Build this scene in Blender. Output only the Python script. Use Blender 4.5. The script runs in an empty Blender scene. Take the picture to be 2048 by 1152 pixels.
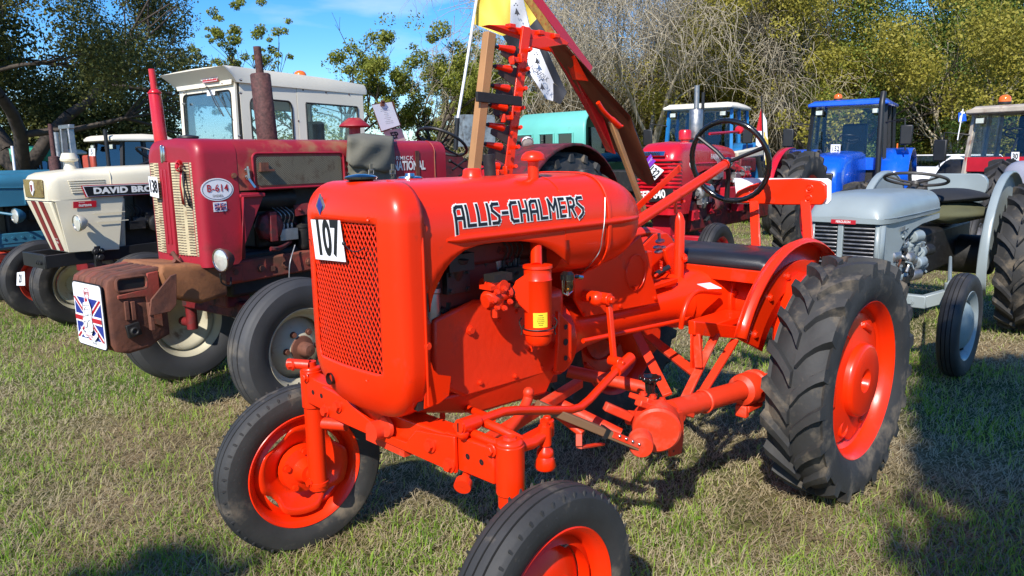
import bpy, math, random
import numpy as np
from mathutils import Vector, Matrix
R = math.radians
rnd = random.Random(7)
scene = bpy.context.scene
COL = scene.collection
# ---------------------------------------------------------------- camera
CAM_F, PITCH, ROLL, CAM_H = 1480.0, R(10.107), R(-0.944), 1.443
def ray(px, py):
    xr = (px - 1024) / CAM_F; yr = (py - 576) / CAM_F
    x = xr * math.cos(ROLL) + yr * math.sin(ROLL)
    y = -xr * math.sin(ROLL) + yr * math.cos(ROLL)
    return Vector((x, math.cos(PITCH) - y * math.sin(PITCH), -math.sin(PITCH) - y * math.cos(PITCH)))
CO = Vector((0, 0, CAM_H))
cam_d = bpy.data.cameras.new('camera'); cam = bpy.data.objects.new('camera', cam_d); COL.objects.link(cam)
fw = ray(1024, 576); rt = (ray(1024 + CAM_F, 576) - fw).normalized(); dn = (ray(1024, 576 + CAM_F) - fw).normalized(); fw.normalize()
Mc = Matrix((rt, -dn, -fw)).transposed().to_4x4(); Mc.translation = CO
cam.matrix_world = Mc
cam_d.sensor_width = 36; cam_d.lens = 36 * CAM_F / 2048; cam_d.clip_start = .05; cam_d.clip_end = 2000
scene.camera = cam
# ---------------------------------------------------------------- light
SUN_AZ = (-.34, -.940); SUN_EL = R(40)
w = bpy.data.worlds.new('World'); scene.world = w; w.use_nodes = True
nt = w.node_tree; bg = nt.nodes['Background']
sky = nt.nodes.new('ShaderNodeTexSky'); sky.sky_type = 'NISHITA'; sky.sun_disc = False
sky.sun_elevation = SUN_EL; sky.sun_rotation = math.atan2(SUN_AZ[0], SUN_AZ[1])
sky.altitude = 30; sky.air_density = 1.0; sky.dust_density = .25; sky.ozone_density = 3.0
# a few soft clouds low in the sky, mixed into the sky colour
tc = nt.nodes.new('ShaderNodeTexCoord'); mp = nt.nodes.new('ShaderNodeMapping'); mp.inputs['Scale'].default_value = (1.2, 1.2, 5.5)
nz = nt.nodes.new('ShaderNodeTexNoise'); nz.inputs['Scale'].default_value = 2.6; nz.inputs['Detail'].default_value = 6
rp = nt.nodes.new('ShaderNodeValToRGB'); rp.color_ramp.elements[0].position = .57; rp.color_ramp.elements[1].position = .78
rp.color_ramp.elements[0].color = (0, 0, 0, 1); rp.color_ramp.elements[1].color = (.55, .55, .55, 1)
mx = nt.nodes.new('ShaderNodeMix'); mx.data_type = 'RGBA'; mx.inputs[7].default_value = (9, 9.6, 11, 1)
nt.links.new(tc.outputs['Generated'], mp.inputs[0]); nt.links.new(mp.outputs[0], nz.inputs['Vector'])
nt.links.new(nz.outputs[0], rp.inputs[0]); nt.links.new(rp.outputs[0], mx.inputs[0])
hs = nt.nodes.new('ShaderNodeHueSaturation'); hs.inputs['Saturation'].default_value = 1.42; hs.inputs['Value'].default_value = 1.28
nt.links.new(sky.outputs[0], hs.inputs['Color']); tn = nt.nodes.new('ShaderNodeVectorMath'); tn.operation = 'MULTIPLY'; tn.inputs[1].default_value = (.90, 1.10, 1.36); nt.links.new(hs.outputs[0], tn.inputs[0]); nt.links.new(tn.outputs[0], mx.inputs[6]); nt.links.new(mx.outputs[2], bg.inputs[0])
bg.inputs[1].default_value = .078
sd = bpy.data.lights.new('sun', 'SUN'); sun = bpy.data.objects.new('sun', sd); COL.objects.link(sun)
sd.energy = 4.6; sd.angle = R(.53); sd.color = (1, .95, .87)
sv = Vector((SUN_AZ[0], SUN_AZ[1], 0)).normalized() * math.cos(SUN_EL) + Vector((0, 0, math.sin(SUN_EL)))
sun.rotation_euler = sv.to_track_quat('Z', 'Y').to_euler(); sun.location = (-4, -8, 9)
scene.view_settings.view_transform = 'Standard'; scene.view_settings.look = 'None'
scene.view_settings.exposure = 0.58; scene.view_settings.gamma = 1
scene.view_settings.use_curve_mapping = False
# ---------------------------------------------------------------- frames: local axes of each vehicle
class Frame:
    def __init__(s, X, Y, yaw):
        a = R(yaw); s.o = Vector((X, Y, 0)); s.yaw = a
        s.F = Vector((math.cos(a), math.sin(a), 0)); s.L = Vector((-s.F.y, s.F.x, 0))
    def loc(s, P): d = P - s.o; return Vector((d.dot(s.F), d.dot(s.L), P.z))
    def wor(s, t): return s.o + s.F * t[0] + s.L * t[1] + Vector((0, 0, t[2]))
    def p(s, px, py, x=None, y=None, z=None):
        o = s.loc(CO); q = s.loc(CO + ray(px, py)) - o
        i, v = (0, x) if x is not None else (1, y) if y is not None else (2, z)
        return o + q * ((v - o[i]) / q[i])
def at(px, py, Y):
    r = ray(px, py); return CO + r * (Y / r.y)
def ground(px, py, z=0):
    r = ray(px, py); return CO + r * ((z - CAM_H) / r.z)
# ---------------------------------------------------------------- objects
def tag(o, label=None, cat=None, group=None, kind=None):
    if label: o['label'] = label
    if cat: o['category'] = cat
    if group: o['group'] = group
    if kind: o['kind'] = kind
    return o
def thing(name, label, cat, loc=(0, 0, 0), rz=0, group=None, kind=None):
    o = bpy.data.objects.new(name, None); COL.objects.link(o); o.empty_display_size = .2
    o.location = loc; o.rotation_euler = (0, 0, rz)
    return tag(o, label, cat, group, kind)
def fthing(name, label, cat, fr, group=None): return thing(name, label, cat, fr.o, fr.yaw, group)
def copy_tree(o, parent=None):
    c = o.copy(); COL.objects.link(c); c.parent = parent
    for ch in list(o.children): copy_tree(ch, c)
    return c
def V(*a): return Vector(a)
def perp(d):
    d = Vector(d).normalized(); u = d.cross(Vector((0, 0, 1)))
    if u.length < 1e-3: u = Vector((1, 0, 0))
    u.normalize(); return u, u.cross(d).normalized()
class MB:
    def __init__(s): s.v = []; s.f = []; s.m = []; s.flat = set()
    def add(s, vs, fs, m=0):
        b = len(s.v); s.v += [tuple(x) for x in vs]
        for f in fs: s.f.append(tuple(b + i for i in f)); s.m.append(m)
        return s
    def box(s, c, sz, rot=None, m=0, tap=1.0):
        c = Vector(c); vs = []
        M = rot if rot is not None else Matrix.Identity(3)
        if isinstance(M, (tuple, list)): 
            from mathutils import Euler
            M = Euler(M).to_matrix()
        for z in (-1, 1):
            k = tap if z > 0 else 1
            for x, y in ((-1, -1), (1, -1), (1, 1), (-1, 1)): vs.append(c + M @ Vector((x * sz[0] / 2 * k, y * sz[1] / 2 * k, z * sz[2] / 2)))
        return s.add(vs, [(3, 2, 1, 0), (4, 5, 6, 7), (0, 1, 5, 4), (1, 2, 6, 5), (2, 3, 7, 6), (3, 0, 4, 7)], m)
    def bar(s, p0, p1, w, h, up=(0, 0, 1), m=0, w2=None, h2=None):
        p0, p1 = Vector(p0), Vector(p1); d = (p1 - p0).normalized(); up = Vector(up)
        u = d.cross(up)
        if u.length < 1e-3: u = d.cross(Vector((1, 0, 0)))
        u.normalize(); v = u.cross(d); vs = []
        for p, a, b in ((p0, w, h), (p1, w2 or w, h2 or h)):
            for i, j in ((-1, -1), (1, -1), (1, 1), (-1, 1)): vs.append(p + u * i * a / 2 + v * j * b / 2)
        return s.add(vs, [(0, 1, 2, 3), (7, 6, 5, 4), (1, 0, 4, 5), (2, 1, 5, 6), (3, 2, 6, 7), (0, 3, 7, 4)], m)
    def tube(s, P, r, n=10, cap=True, m=0, closed=False, flat=1.0):
        P = [Vector(p) for p in P]; k = len(P); rs = r if isinstance(r, (list, tuple)) else [r] * k
        vs = []; prev = None
        for i, p in enumerate(P):
            if closed: d = P[(i + 1) % k] - P[i - 1]
            else: d = P[min(i + 1, k - 1)] - P[max(i - 1, 0)]
            if d.length < 1e-9: d = Vector((0, 0, 1))
            d.normalize()
            if prev is None: u, _ = perp(d)
            else:
                u = prev - d * prev.dot(d)
                u = u.normalized() if u.length > 1e-4 else perp(d)[0]
            prev = u; v = d.cross(u)
            for j in range(n):
                a = 2 * math.pi * j / n; vs.append(p + (u * math.cos(a) + v * math.sin(a) * flat) * rs[i])
        fs = []; kk = k if closed else k - 1
        for i in range(kk):
            for j in range(n):
                a = i * n + j; b = i * n + (j + 1) % n; c = ((i + 1) % k) * n + (j + 1) % n; d = ((i + 1) % k) * n + j
                fs.append((a, b, c, d))
        if cap and not closed: fs.append(tuple(range(n))[::-1]); fs.append(tuple(range((k - 1) * n, k * n)))
        return s.add(vs, fs, m)
    def cyl(s, p0, p1, r, r2=None, n=20, m=0, cap=True): return s.tube([p0, p1], [r, r if r2 is None else r2], n, cap, m)
    def lathe(s, prof, o=(0, 0, 0), ax=(0, 0, 1), n=24, m=0, closed=False, cap=False):
        o = Vector(o); ax = Vector(ax).normalized(); u, v = perp(ax); vs = []; k = len(prof)
        for r, t in prof:
            for j in range(n):
                a = 2 * math.pi * j / n; vs.append(o + ax * t + (u * math.cos(a) + v * math.sin(a)) * max(r, 1e-5))
        fs = []
        for i in range(k if closed else k - 1):
            for j in range(n):
                i2 = (i + 1) % k
                fs.append((i * n + j, i * n + (j + 1) % n, i2 * n + (j + 1) % n, i2 * n + j))
        if cap: fs.append(tuple(range(n))[::-1]); fs.append(tuple(range((k - 1) * n, k * n)))
        return s.add(vs, fs, m)
    def prism(s, poly, o, u, v, depth, m=0):
        o, u, v, depth = Vector(o), Vector(u), Vector(v), Vector(depth); n = len(poly)
        a = [o + u * x + v * y for x, y in poly]; b = [q + depth for q in a]
        return s.add(a + b, [tuple(range(n))[::-1], tuple(range(n, 2 * n))] + [(i, (i + 1) % n, n + (i + 1) % n, n + i) for i in range(n)], m)
    def plate(s, pts, depth, m=0):
        pts = [Vector(p) for p in pts]; n = len(pts); d = Vector(depth)
        return s.add(pts + [p + d for p in pts], [tuple(range(n))[::-1], tuple(range(n, 2 * n))] + [(i, (i + 1) % n, n + (i + 1) % n, n + i) for i in range(n)], m)
    def loft(s, secs, closed=True, caps=True, m=0):
        k = len(secs); n = len(secs[0]); vs = [p for q in secs for p in q]; fs = []
        for i in range(k - 1):
            for j in range(n if closed else n - 1):
                fs.append((i * n + j, i * n + (j + 1) % n, (i + 1) * n + (j + 1) % n, (i + 1) * n + j))
        if caps and closed: fs.append(tuple(range(n))[::-1]); fs.append(tuple(range((k - 1) * n, k * n)))
        return s.add(vs, fs, m)
    def sph(s, c, r, sc=(1, 1, 1), n=14, k=8, m=0):
        c = Vector(c); vs = [c + Vector((0, 0, -r * sc[2]))]; fs = []
        for i in range(1, k):
            a = -math.pi / 2 + math.pi * i / k
            for j in range(n):
                b = 2 * math.pi * j / n; vs.append(c + Vector((r * sc[0] * math.cos(a) * math.cos(b), r * sc[1] * math.cos(a) * math.sin(b), r * sc[2] * math.sin(a))))
        vs.append(c + Vector((0, 0, r * sc[2]))); T = len(vs) - 1
        for j in range(n):
            fs.append((0, 1 + (j + 1) % n, 1 + j)); fs.append((T, 1 + (k - 2) * n + j, 1 + (k - 2) * n + (j + 1) % n))
        for i in range(k - 2):
            for j in range(n):
                fs.append((1 + i * n + j, 1 + i * n + (j + 1) % n, 1 + (i + 1) * n + (j + 1) % n, 1 + (i + 1) * n + j))
        return s.add(vs, fs, m)
    def bolt(s, p, d, r=.011, h=.009, m=0):
        d = Vector(d).normalized(); p = Vector(p)
        s.cyl(p, p + d * h * .35, r * 1.35, n=14, m=m); return s.cyl(p, p + d * h, r, n=6, m=m)
    def build(s, name, mat, parent=None, bevel=0, ang=38, solid=0, sub=0, smooth=True, seg=2):
        me = bpy.data.meshes.new(name); me.from_pydata(s.v, [], s.f)
        for mm in (mat if isinstance(mat, (list, tuple)) else [mat]): me.materials.append(mm)
        me.polygons.foreach_set('material_index', s.m)
        import bmesh
        bm = bmesh.new(); bm.from_mesh(me); bmesh.ops.recalc_face_normals(bm, faces=bm.faces); bm.to_mesh(me); bm.free()
        if smooth: me.shade_smooth(); me.set_sharp_from_angle(angle=R(ang))
        o = bpy.data.objects.new(name, me); COL.objects.link(o)
        if parent is not None: o.parent = parent
        if sub: q = o.modifiers.new('sub', 'SUBSURF'); q.levels = q.render_levels = sub
        if solid: q = o.modifiers.new('solid', 'SOLIDIFY'); q.thickness = solid; q.offset = -1
        if bevel:
            q = o.modifiers.new('bevel', 'BEVEL'); q.width = bevel; q.segments = seg; q.limit_method = 'ANGLE'; q.angle_limit = R(35)
        return o
def arr_mesh(name, verts, faces4, mat, parent=None, attr=None, smooth=False):
    """big meshes straight from numpy; faces4 is an (n,k) int array"""
    me = bpy.data.meshes.new(name); nv = len(verts); nf, k = faces4.shape
    me.vertices.add(nv); me.vertices.foreach_set('co', np.ascontiguousarray(verts, dtype=np.float32).ravel())
    me.loops.add(nf * k); me.loops.foreach_set('vertex_index', np.ascontiguousarray(faces4, dtype=np.int32).ravel())
    me.polygons.add(nf); me.polygons.foreach_set('loop_start', np.arange(0, nf * k, k, dtype=np.int32))
    if attr is not None:
        a = me.attributes.new('tint', 'FLOAT', 'POINT'); a.data.foreach_set('value', np.ascontiguousarray(attr, dtype=np.float32))
    me.update(calc_edges=True)
    for mm in (mat if isinstance(mat, (list, tuple)) else [mat]): me.materials.append(mm)
    if smooth: me.shade_smooth()
    o = bpy.data.objects.new(name, me); COL.objects.link(o); o.parent = parent
    return o
def bez(P, n=8):
    """Catmull-Rom through points"""
    P = [Vector(p) for p in P]; Q = [P[0] * 2 - P[1]] + P + [P[-1] * 2 - P[-2]]; out = []
    for i in range(1, len(Q) - 2):
        a, b, c, d = Q[i - 1:i + 3]
        for j in range(n):
            t = j / n; out.append(.5 * ((2 * b) + (c - a) * t + (2 * a - 5 * b + 4 * c - d) * t * t + (3 * b - a - 3 * c + d) * t ** 3))
    out.append(P[-1]); return out
def rrect(w, h, r, n=4, cx=0, cy=0):
    out = []
    for sx, sy, a0 in ((1, 1, 0), (-1, 1, 90), (-1, -1, 180), (1, -1, 270)):
        for i in range(n + 1):
            a = R(a0 + 90 * i / n); out.append((cx + sx * (w / 2 - r) + r * math.cos(a), cy + sy * (h / 2 - r) + r * math.sin(a)))
    return out
# ---------------------------------------------------------------- lettering: flat print standing a hair proud of its panel
def text(name, body, mat, parent, o, u, v, h, xs=1.0, off=0.0, ext=.0006, align='CENTER', fn=None, shear=0, space=1.0, cuts=None):
    cu = bpy.data.curves.new(name, 'FONT'); cu.body = body; cu.size = 1.0; cu.align_x = align; cu.align_y = 'CENTER'
    cu.offset = off; cu.extrude = 0; cu.shear = shear; cu.resolution_u = 4; cu.space_character = space
    t = bpy.data.objects.new('tmp', cu); COL.objects.link(t)
    dg = bpy.context.evaluated_depsgraph_get(); dg.update(); ev = t.evaluated_get(dg); me = bpy.data.meshes.new_from_object(ev)
    bpy.data.objects.remove(t); bpy.data.curves.remove(cu); me.name = name
    if cuts:
        import bmesh
        bm = bmesh.new(); bm.from_mesh(me)
        for c_ in range(cuts): bmesh.ops.bisect_plane(bm, geom=bm.verts[:] + bm.edges[:] + bm.faces[:], plane_co=(0, -.45 + .9 * (c_ + .5) / cuts, 0), plane_no=(0, 1, 0))
        bm.to_mesh(me); bm.free()
    u = Vector(u).normalized(); v = Vector(v).normalized(); nn = u.cross(v).normalized(); o = Vector(o); k = h / .72
    for q in me.vertices:
        p = o + u * (q.co.x * k * xs) + v * (q.co.y * k) + nn * ext
        q.co = fn(p) if fn else p
    me.materials.clear(); me.materials.append(mat)
    ob = bpy.data.objects.new(name, me); COL.objects.link(ob); ob.parent = parent
    return ob
# ---------------------------------------------------------------- materials
MATS = {}
def mat(name, rgb, rough=.5, metal=0, coat=0, var=.12, vscale=6, dirt=None, damt=0, dscale=4, bump=0, bscale=60, spec=.5, trans=0, sheen=0, streak=0, rvar=.1):
    m = bpy.data.materials.new(name); m.use_nodes = True; N = m.node_tree.nodes; Lk = m.node_tree.links
    b = N['Principled BSDF']; b.inputs['Base Color'].default_value = (*rgb, 1); b.inputs['Roughness'].default_value = rough
    b.inputs['Metallic'].default_value = metal; b.inputs['Coat Weight'].default_value = coat; b.inputs['Coat Roughness'].default_value = .12
    b.inputs['Specular IOR Level'].default_value = spec
    t = N.new('ShaderNodeTexCoord')
    n1 = N.new('ShaderNodeTexNoise'); n1.inputs['Scale'].default_value = vscale; n1.inputs['Detail'].default_value = 5
    Lk.new(t.outputs['Object'], n1.inputs['Vector'])
    mr = N.new('ShaderNodeMapRange'); mr.inputs[1].default_value = .3; mr.inputs[2].default_value = .7; mr.inputs[3].default_value = 1 - var; mr.inputs[4].default_value = 1 + var
    Lk.new(n1.outputs[0], mr.inputs[0])
    mm = N.new('ShaderNodeVectorMath'); mm.operation = 'SCALE'; mm.inputs[0].default_value = rgb; Lk.new(mr.outputs[0], mm.inputs['Scale'])
    col = mm.outputs[0]
    if dirt:
        n2 = N.new('ShaderNodeTexNoise'); n2.inputs['Scale'].default_value = dscale; n2.inputs['Detail'].default_value = 9; n2.inputs['Roughness'].default_value = .65
        if streak:
            mpp = N.new('ShaderNodeMapping'); mpp.inputs['Scale'].default_value = (1, 1, 1 / streak); Lk.new(t.outputs['Object'], mpp.inputs[0]); Lk.new(mpp.outputs[0], n2.inputs['Vector'])
        else: Lk.new(t.outputs['Object'], n2.inputs['Vector'])
        r2 = N.new('ShaderNodeValToRGB'); r2.color_ramp.elements[0].position = .72 - .45 * damt; r2.color_ramp.elements[1].position = .86 - .4 * damt
        Lk.new(n2.outputs[0], r2.inputs[0])
        x = N.new('ShaderNodeMix'); x.data_type = 'RGBA'; Lk.new(r2.outputs[0], x.inputs[0]); Lk.new(col, x.inputs[6]); x.inputs[7].default_value = (*dirt, 1); col = x.outputs[2]
        rr = N.new('ShaderNodeMapRange'); rr.inputs[3].default_value = rough; rr.inputs[4].default_value = min(1, rough + .35); Lk.new(r2.outputs[0], rr.inputs[0]); Lk.new(rr.outputs[0], b.inputs['Roughness'])
    elif rvar:
        rr = N.new('ShaderNodeMapRange'); rr.inputs[1].default_value = .3; rr.inputs[2].default_value = .7; rr.inputs[3].default_value = max(0, rough - rvar); rr.inputs[4].default_value = min(1, rough + rvar); Lk.new(n1.outputs[0], rr.inputs[0]); Lk.new(rr.outputs[0], b.inputs['Roughness'])
    Lk.new(col, b.inputs['Base Color'])
    if bump:
        n3 = N.new('ShaderNodeTexNoise'); n3.inputs['Scale'].default_value = bscale; n3.inputs['Detail'].default_value = 4; Lk.new(t.outputs['Object'], n3.inputs['Vector'])
        bp = N.new('ShaderNodeBump'); bp.inputs['Strength'].default_value = bump; bp.inputs['Distance'].default_value = .004; Lk.new(n3.outputs[0], bp.inputs['Height']); Lk.new(bp.outputs[0], b.inputs['Normal'])
    MATS[name] = m; return m
ORANGE = (.80, .026, .0015)
M_or = mat('orange_paint', ORANGE, .32, coat=.12, spec=.35, var=.05, vscale=3, bump=.05, bscale=25, dirt=(.42, .032, .012), damt=.24, dscale=7)
M_or2 = mat('orange_paint_dull', (.70, .036, .007), .5, var=.12, vscale=5, bump=.3, bscale=50, dirt=(.42, .09, .05), damt=.42, dscale=7)
M_orc = mat('orange_cast_iron', (.74, .027, .002), .42, var=.1, vscale=6, bump=.3, bscale=38, dirt=(.35, .03, .012), damt=.2)
M_mar = mat('faded_maroon_paint', (.33, .014, .028), .42, var=.18, vscale=3, bump=.08, bscale=30, dirt=(.17, .014, .016), damt=.42, dscale=3, coat=.05, spec=.4)
M_marr = mat('maroon_paint_burnt', (.31, .015, .022), .5, var=.2, vscale=4, bump=.2, dirt=(.27, .13, .06), damt=.55, dscale=4)
M_rust = mat('rust', (.13, .045, .025), .8, var=.35, vscale=9, bump=.5, bscale=45, dirt=(.05, .022, .018), damt=.45, dscale=6)
M_rustr = mat('rusty_red_paint', (.26, .038, .022), .7, var=.25, vscale=8, bump=.3, dirt=(.12, .05, .028), damt=.6, dscale=5)
M_rusto = mat('orange_brown_rust', (.24, .095, .035), .8, var=.35, vscale=7, bump=.3, dirt=(.1, .035, .022), damt=.5, dscale=5)
M_exh = mat('rusted_exhaust_steel', (.075, .028, .024), .75, var=.5, vscale=60, bump=.7, bscale=90, dirt=(.12, .06, .05), damt=.35, dscale=40)
M_red = mat('bright_red_paint', (.52, .008, .016), .28, coat=.4, var=.06, vscale=4)
M_red2 = mat('farm_red_paint', (.44, .008, .02), .4, coat=.15, var=.15, vscale=5, dirt=(.22, .012, .014), damt=.25)
M_dred = mat('dark_red_oily_iron', (.14, .010, .012), .5, var=.4, vscale=14, dirt=(.03, .02, .018), damt=.5, dscale=12, bump=.3)
M_cream = mat('cream_paint', (.70, .63, .47), .35, coat=.2, var=.05, vscale=3, dirt=(.44, .38, .27), damt=.12, dscale=5)
M_white = mat('cab_white_paint', (.74, .68, .55), .5, var=.05, vscale=3, dirt=(.45, .41, .33), damt=.15, dscale=4, streak=3)
M_grey = mat('grey_enamel_paint', (.245, .285, .29), .38, coat=.15, var=.08, vscale=4, bump=.05, dirt=(.12, .14, .15), damt=.15, dscale=6)
M_greyi = mat('grey_engine_paint', (.20, .24, .26), .45, var=.3, vscale=14, dirt=(.05, .045, .04), damt=.5, dscale=12, bump=.35)
M_blue = mat('bright_blue_paint', (.006, .095, .62), .25, coat=.5, var=.05)
M_teal = mat('faded_blue_paint', (.03, .15, .23), .5, var=.2, vscale=3, dirt=(.10, .17, .20), damt=.4, dscale=3)
M_mint = mat('pale_turquoise_paint', (.13, .45, .38), .45, var=.08, vscale=2, dirt=(.1, .3, .27), damt=.2)
M_green = mat('green_canopy', (.03, .33, .22), .6, var=.1)
M_rub = mat('tyre_rubber', (.022, .021, .021), .62, var=.25, vscale=8, dirt=(.075, .066, .055), damt=.40, dscale=7, bump=.15, bscale=80)
M_rubd = mat('dusty_tyre_rubber', (.028, .027, .026), .7, var=.3, vscale=7, dirt=(.15, .12, .085), damt=.42, dscale=6, bump=.25, bscale=60)
M_rubo = mat('worn_grey_tyre_rubber', (.04, .040, .042), .65, var=.2, vscale=5, dirt=(.12, .105, .085), damt=.35, dscale=4, bump=.1)
M_blk = mat('black_paint', (.012, .012, .013), .45, var=.2, dirt=(.035, .03, .026), damt=.25)
M_blkg = mat('black_gloss', (.008, .008, .008), .16, coat=.5, var=.1)
M_blkr = mat('black_vinyl', (.014, .015, .018), .38, var=.15, vscale=8, bump=.15, bscale=120, dirt=(.05, .05, .052), damt=.15)
M_chr = mat('polished_steel', (.62, .60, .56), .22, metal=1, var=.1, vscale=9)
M_stl = mat('dull_bare_steel', (.36, .35, .34), .42, metal=.85, var=.2, vscale=20)
M_dark = mat('oily_black_iron', (.012, .011, .010), .55, var=.5, vscale=20, dirt=(.045, .035, .03), damt=.3, dscale=14, bump=.3)
M_crng = mat('rusty_cream_grille', (.50, .43, .27), .6, var=.15, vscale=10, dirt=(.20, .11, .05), damt=.45, dscale=22)
M_wrim = mat('cream_wheel_paint', (.48, .44, .32), .55, var=.12, dirt=(.2, .13, .07), damt=.35, dscale=9)
M_wood = mat('sawn_timber', (.38, .19, .075), .7, var=.15, vscale=5)
M_woodo = mat('oiled_old_timber', (.20, .105, .05), .6, var=.2, vscale=5, dirt=(.10, .05, .028), damt=.3)
M_woodr = mat('brown_stained_board', (.15, .045, .02), .5, var=.15, vscale=4, dirt=(.09, .028, .015), damt=.35)
M_knife = mat('dark_knife_steel', (.055, .035, .03), .6, metal=.2, var=.3, vscale=15, dirt=(.09, .06, .045), damt=.4)
M_pap = mat('white_paper', (.78, .78, .80), .6, var=.03)
M_ink = mat('black_ink', (.008, .008, .008), .5, var=0)
M_wink = mat('white_lettering', (.75, .74, .70), .5, var=.03)
M_yel = mat('yellow_label', (.80, .62, .03), .5, var=.04)
M_redi = mat('red_print', (.42, .01, .02), .45, var=.03)
M_navy = mat('navy_print', (.015, .03, .22), .45, var=.03)
M_purp = mat('purple_ribbon', (.20, .03, .42), .5, var=.05)
M_khak = mat('khaki_canvas', (.15, .14, .105), .9, var=.15, vscale=6, bump=.5, bscale=200, dirt=(.08, .075, .055), damt=.35)
M_olive = mat('olive_canvas', (.075, .075, .035), .9, var=.15, bump=.4, bscale=150)
M_blkf = mat('black_cloth', (.012, .013, .016), .85, var=.2, bump=.3, bscale=150)
M_amb = mat('amber_plastic', (.75, .14, .01), .15, coat=.6, var=.1)
M_lens = mat('headlamp_glass', (.62, .62, .55), .12, coat=1, var=.2, vscale=20, metal=.35, bump=.3, bscale=60)
M_gold = mat('gold_grille', (.30, .22, .07), .35, metal=.6, var=.15)
M_fyel = mat('yellow_flag_cloth', (.72, .52, .07), .75, var=.05)
M_fwht = mat('white_flag_cloth', (.72, .72, .76), .75, var=.04)
M_fblk = mat('black_flag_cloth', (.02, .021, .028), .75, var=.1)
M_dblu = mat('dark_blue_diamond', (.03, .09, .2), .4, var=.1)
def glass(name, tint=(.35, .42, .45), fac=.55, rough=.02, top=.5):
    m = bpy.data.materials.new(name); m.use_nodes = True; N = m.node_tree.nodes; Lk = m.node_tree.links
    for n in list(N):
        if n.type == 'BSDF_PRINCIPLED': N.remove(n)
    o = N['Material Output']; g = N.new('ShaderNodeBsdfGlossy'); g.inputs['Roughness'].default_value = rough; g.inputs['Color'].default_value = (.9, .95, 1, 1)
    t = N.new('ShaderNodeBsdfTransparent'); t.inputs[0].default_value = (*tint, 1)
    fr = N.new('ShaderNodeFresnel'); fr.inputs['IOR'].default_value = 1.5
    mr = N.new('ShaderNodeMapRange'); mr.inputs[3].default_value = fac * .18; mr.inputs[4].default_value = top; Lk.new(fr.outputs[0], mr.inputs[0])
    x = N.new('ShaderNodeMixShader'); Lk.new(mr.outputs[0], x.inputs[0]); Lk.new(t.outputs[0], x.inputs[1]); Lk.new(g.outputs[0], x.inputs[2]); Lk.new(x.outputs[0], o.inputs[0])
    return m
M_gl = glass('cab_window_glass', (.80, .86, .87), .3)
M_gl2 = glass('clear_cab_glass', (.90, .93, .93), .08, top=.3)
M_gld = glass('tinted_window_glass', (.16, .2, .22), .6)
M_bowl = glass('sediment_bowl_glass', (.5, .3, .1), .8)
# ================================================================ wheels
def tyre_mesh(Rt, rim, W, kind='rib', lugs=20, lh=.03, ribs=3, sipes=0, lugfrac=.5):
    b = MB(); h = Rt - rim; half = []
    if kind == 'rib':
        k = ribs * 2 + 1; cr = []
        for i in range(ribs + 1):       # ribs+... grooves across the crown
            pass
        tw = W * .78; n = ribs + 1; rw = tw / (n + (n - 1) * .28); gw = rw * .28; t = -tw / 2; prof = []
        for i in range(n):
            z = lambda q: Rt - .22 * h * (abs(q) / (tw / 2)) ** 2.4 * .5
            prof += [(z(t), t), (z(t + rw * .5), t + rw * .5), (z(t + rw), t + rw)]
            t += rw
            if i < n - 1: prof += [(z(t) - .012, t + gw * .15), (z(t) - .012, t + gw * .85)]; t += gw
        side = [(rim - .004, -W * .36), (rim + .012, -W * .40), (rim + .3 * h, -W * .485), (rim + .55 * h, -W * .5), (rim + .78 * h, -W * .475), (Rt - .14 * h, -tw / 2 - .004)]
        full = side + prof + [(r, -t) for r, t in side[::-1]]
    else:
        base = Rt - lh
        side = [(rim - .004, -W * .36), (rim + .015, -W * .41), (rim + .3 * h, -W * .485), (rim + .55 * h, -W * .5), (rim + .76 * h, -W * .47), (base - .025, -W * .42), (base - .006, -W * .3)]
        full = side + [(base, -W * .12), (base, W * .12)] + [(r, -t) for r, t in side[::-1]]
    b.lathe(full, ax=(0, 1, 0), n=72 if Rt > .3 else 56)
    def pt(r, a, t): return Vector((r * math.cos(a), t, r * math.sin(a)))
    if kind == 'lug':
        st = [(.02, 0, 1), (.14, .085, 1), (.27, .155, .98), (.38, .20, .9), (.455, .225, .72), (.488, .235, .45)]
        for i in range(lugs):
            for sgn in (1, -1):
                a0 = 2 * math.pi * (i + (.5 if sgn > 0 else 0)) / lugs; secs = []
                for (ft, da, hh) in st:
                    t = sgn * ft * W; a = a0 + da * (20 / lugs) * 1.0
                    rb = base - .012 if ft < .3 else base - .012 - (ft - .3) * h * .75
                    rtop = rb + .012 + lh * hh if ft < .3 else (Rt - (ft - .27) ** 1.6 * h * .55)
                    wa = (.034 + .010 * (ft < .1)) / Rt * (1.15 - .25 * hh + .1)
                    rtop = max(rtop, rb + .008)
                    secs.append([pt(rb, a - wa * .95, t), pt(rtop, a - wa * .55, t), pt(rtop, a + wa * .55, t), pt(rb, a + wa * .95, t)])
                b.loft(secs)
    if sipes:
        for i in range(sipes):
            for sgn in (1, -1):
                a = 2 * math.pi * i / sipes; da = .0045 / Rt; secs = []
                for r, t in ((Rt - .012, W * .40), (Rt - .022, W * .425), (Rt - .055, W * .478)):
                    r2 = r + .003
                    secs.append([pt(r2 - .006, a - da, sgn * t), pt(r2 + .004, a - da * .7, sgn * (t + .003)), pt(r2 + .004, a + da * .7, sgn * (t + .003)), pt(r2 - .006, a + da, sgn * t)])
                b.loft(secs)
    return b
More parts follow.
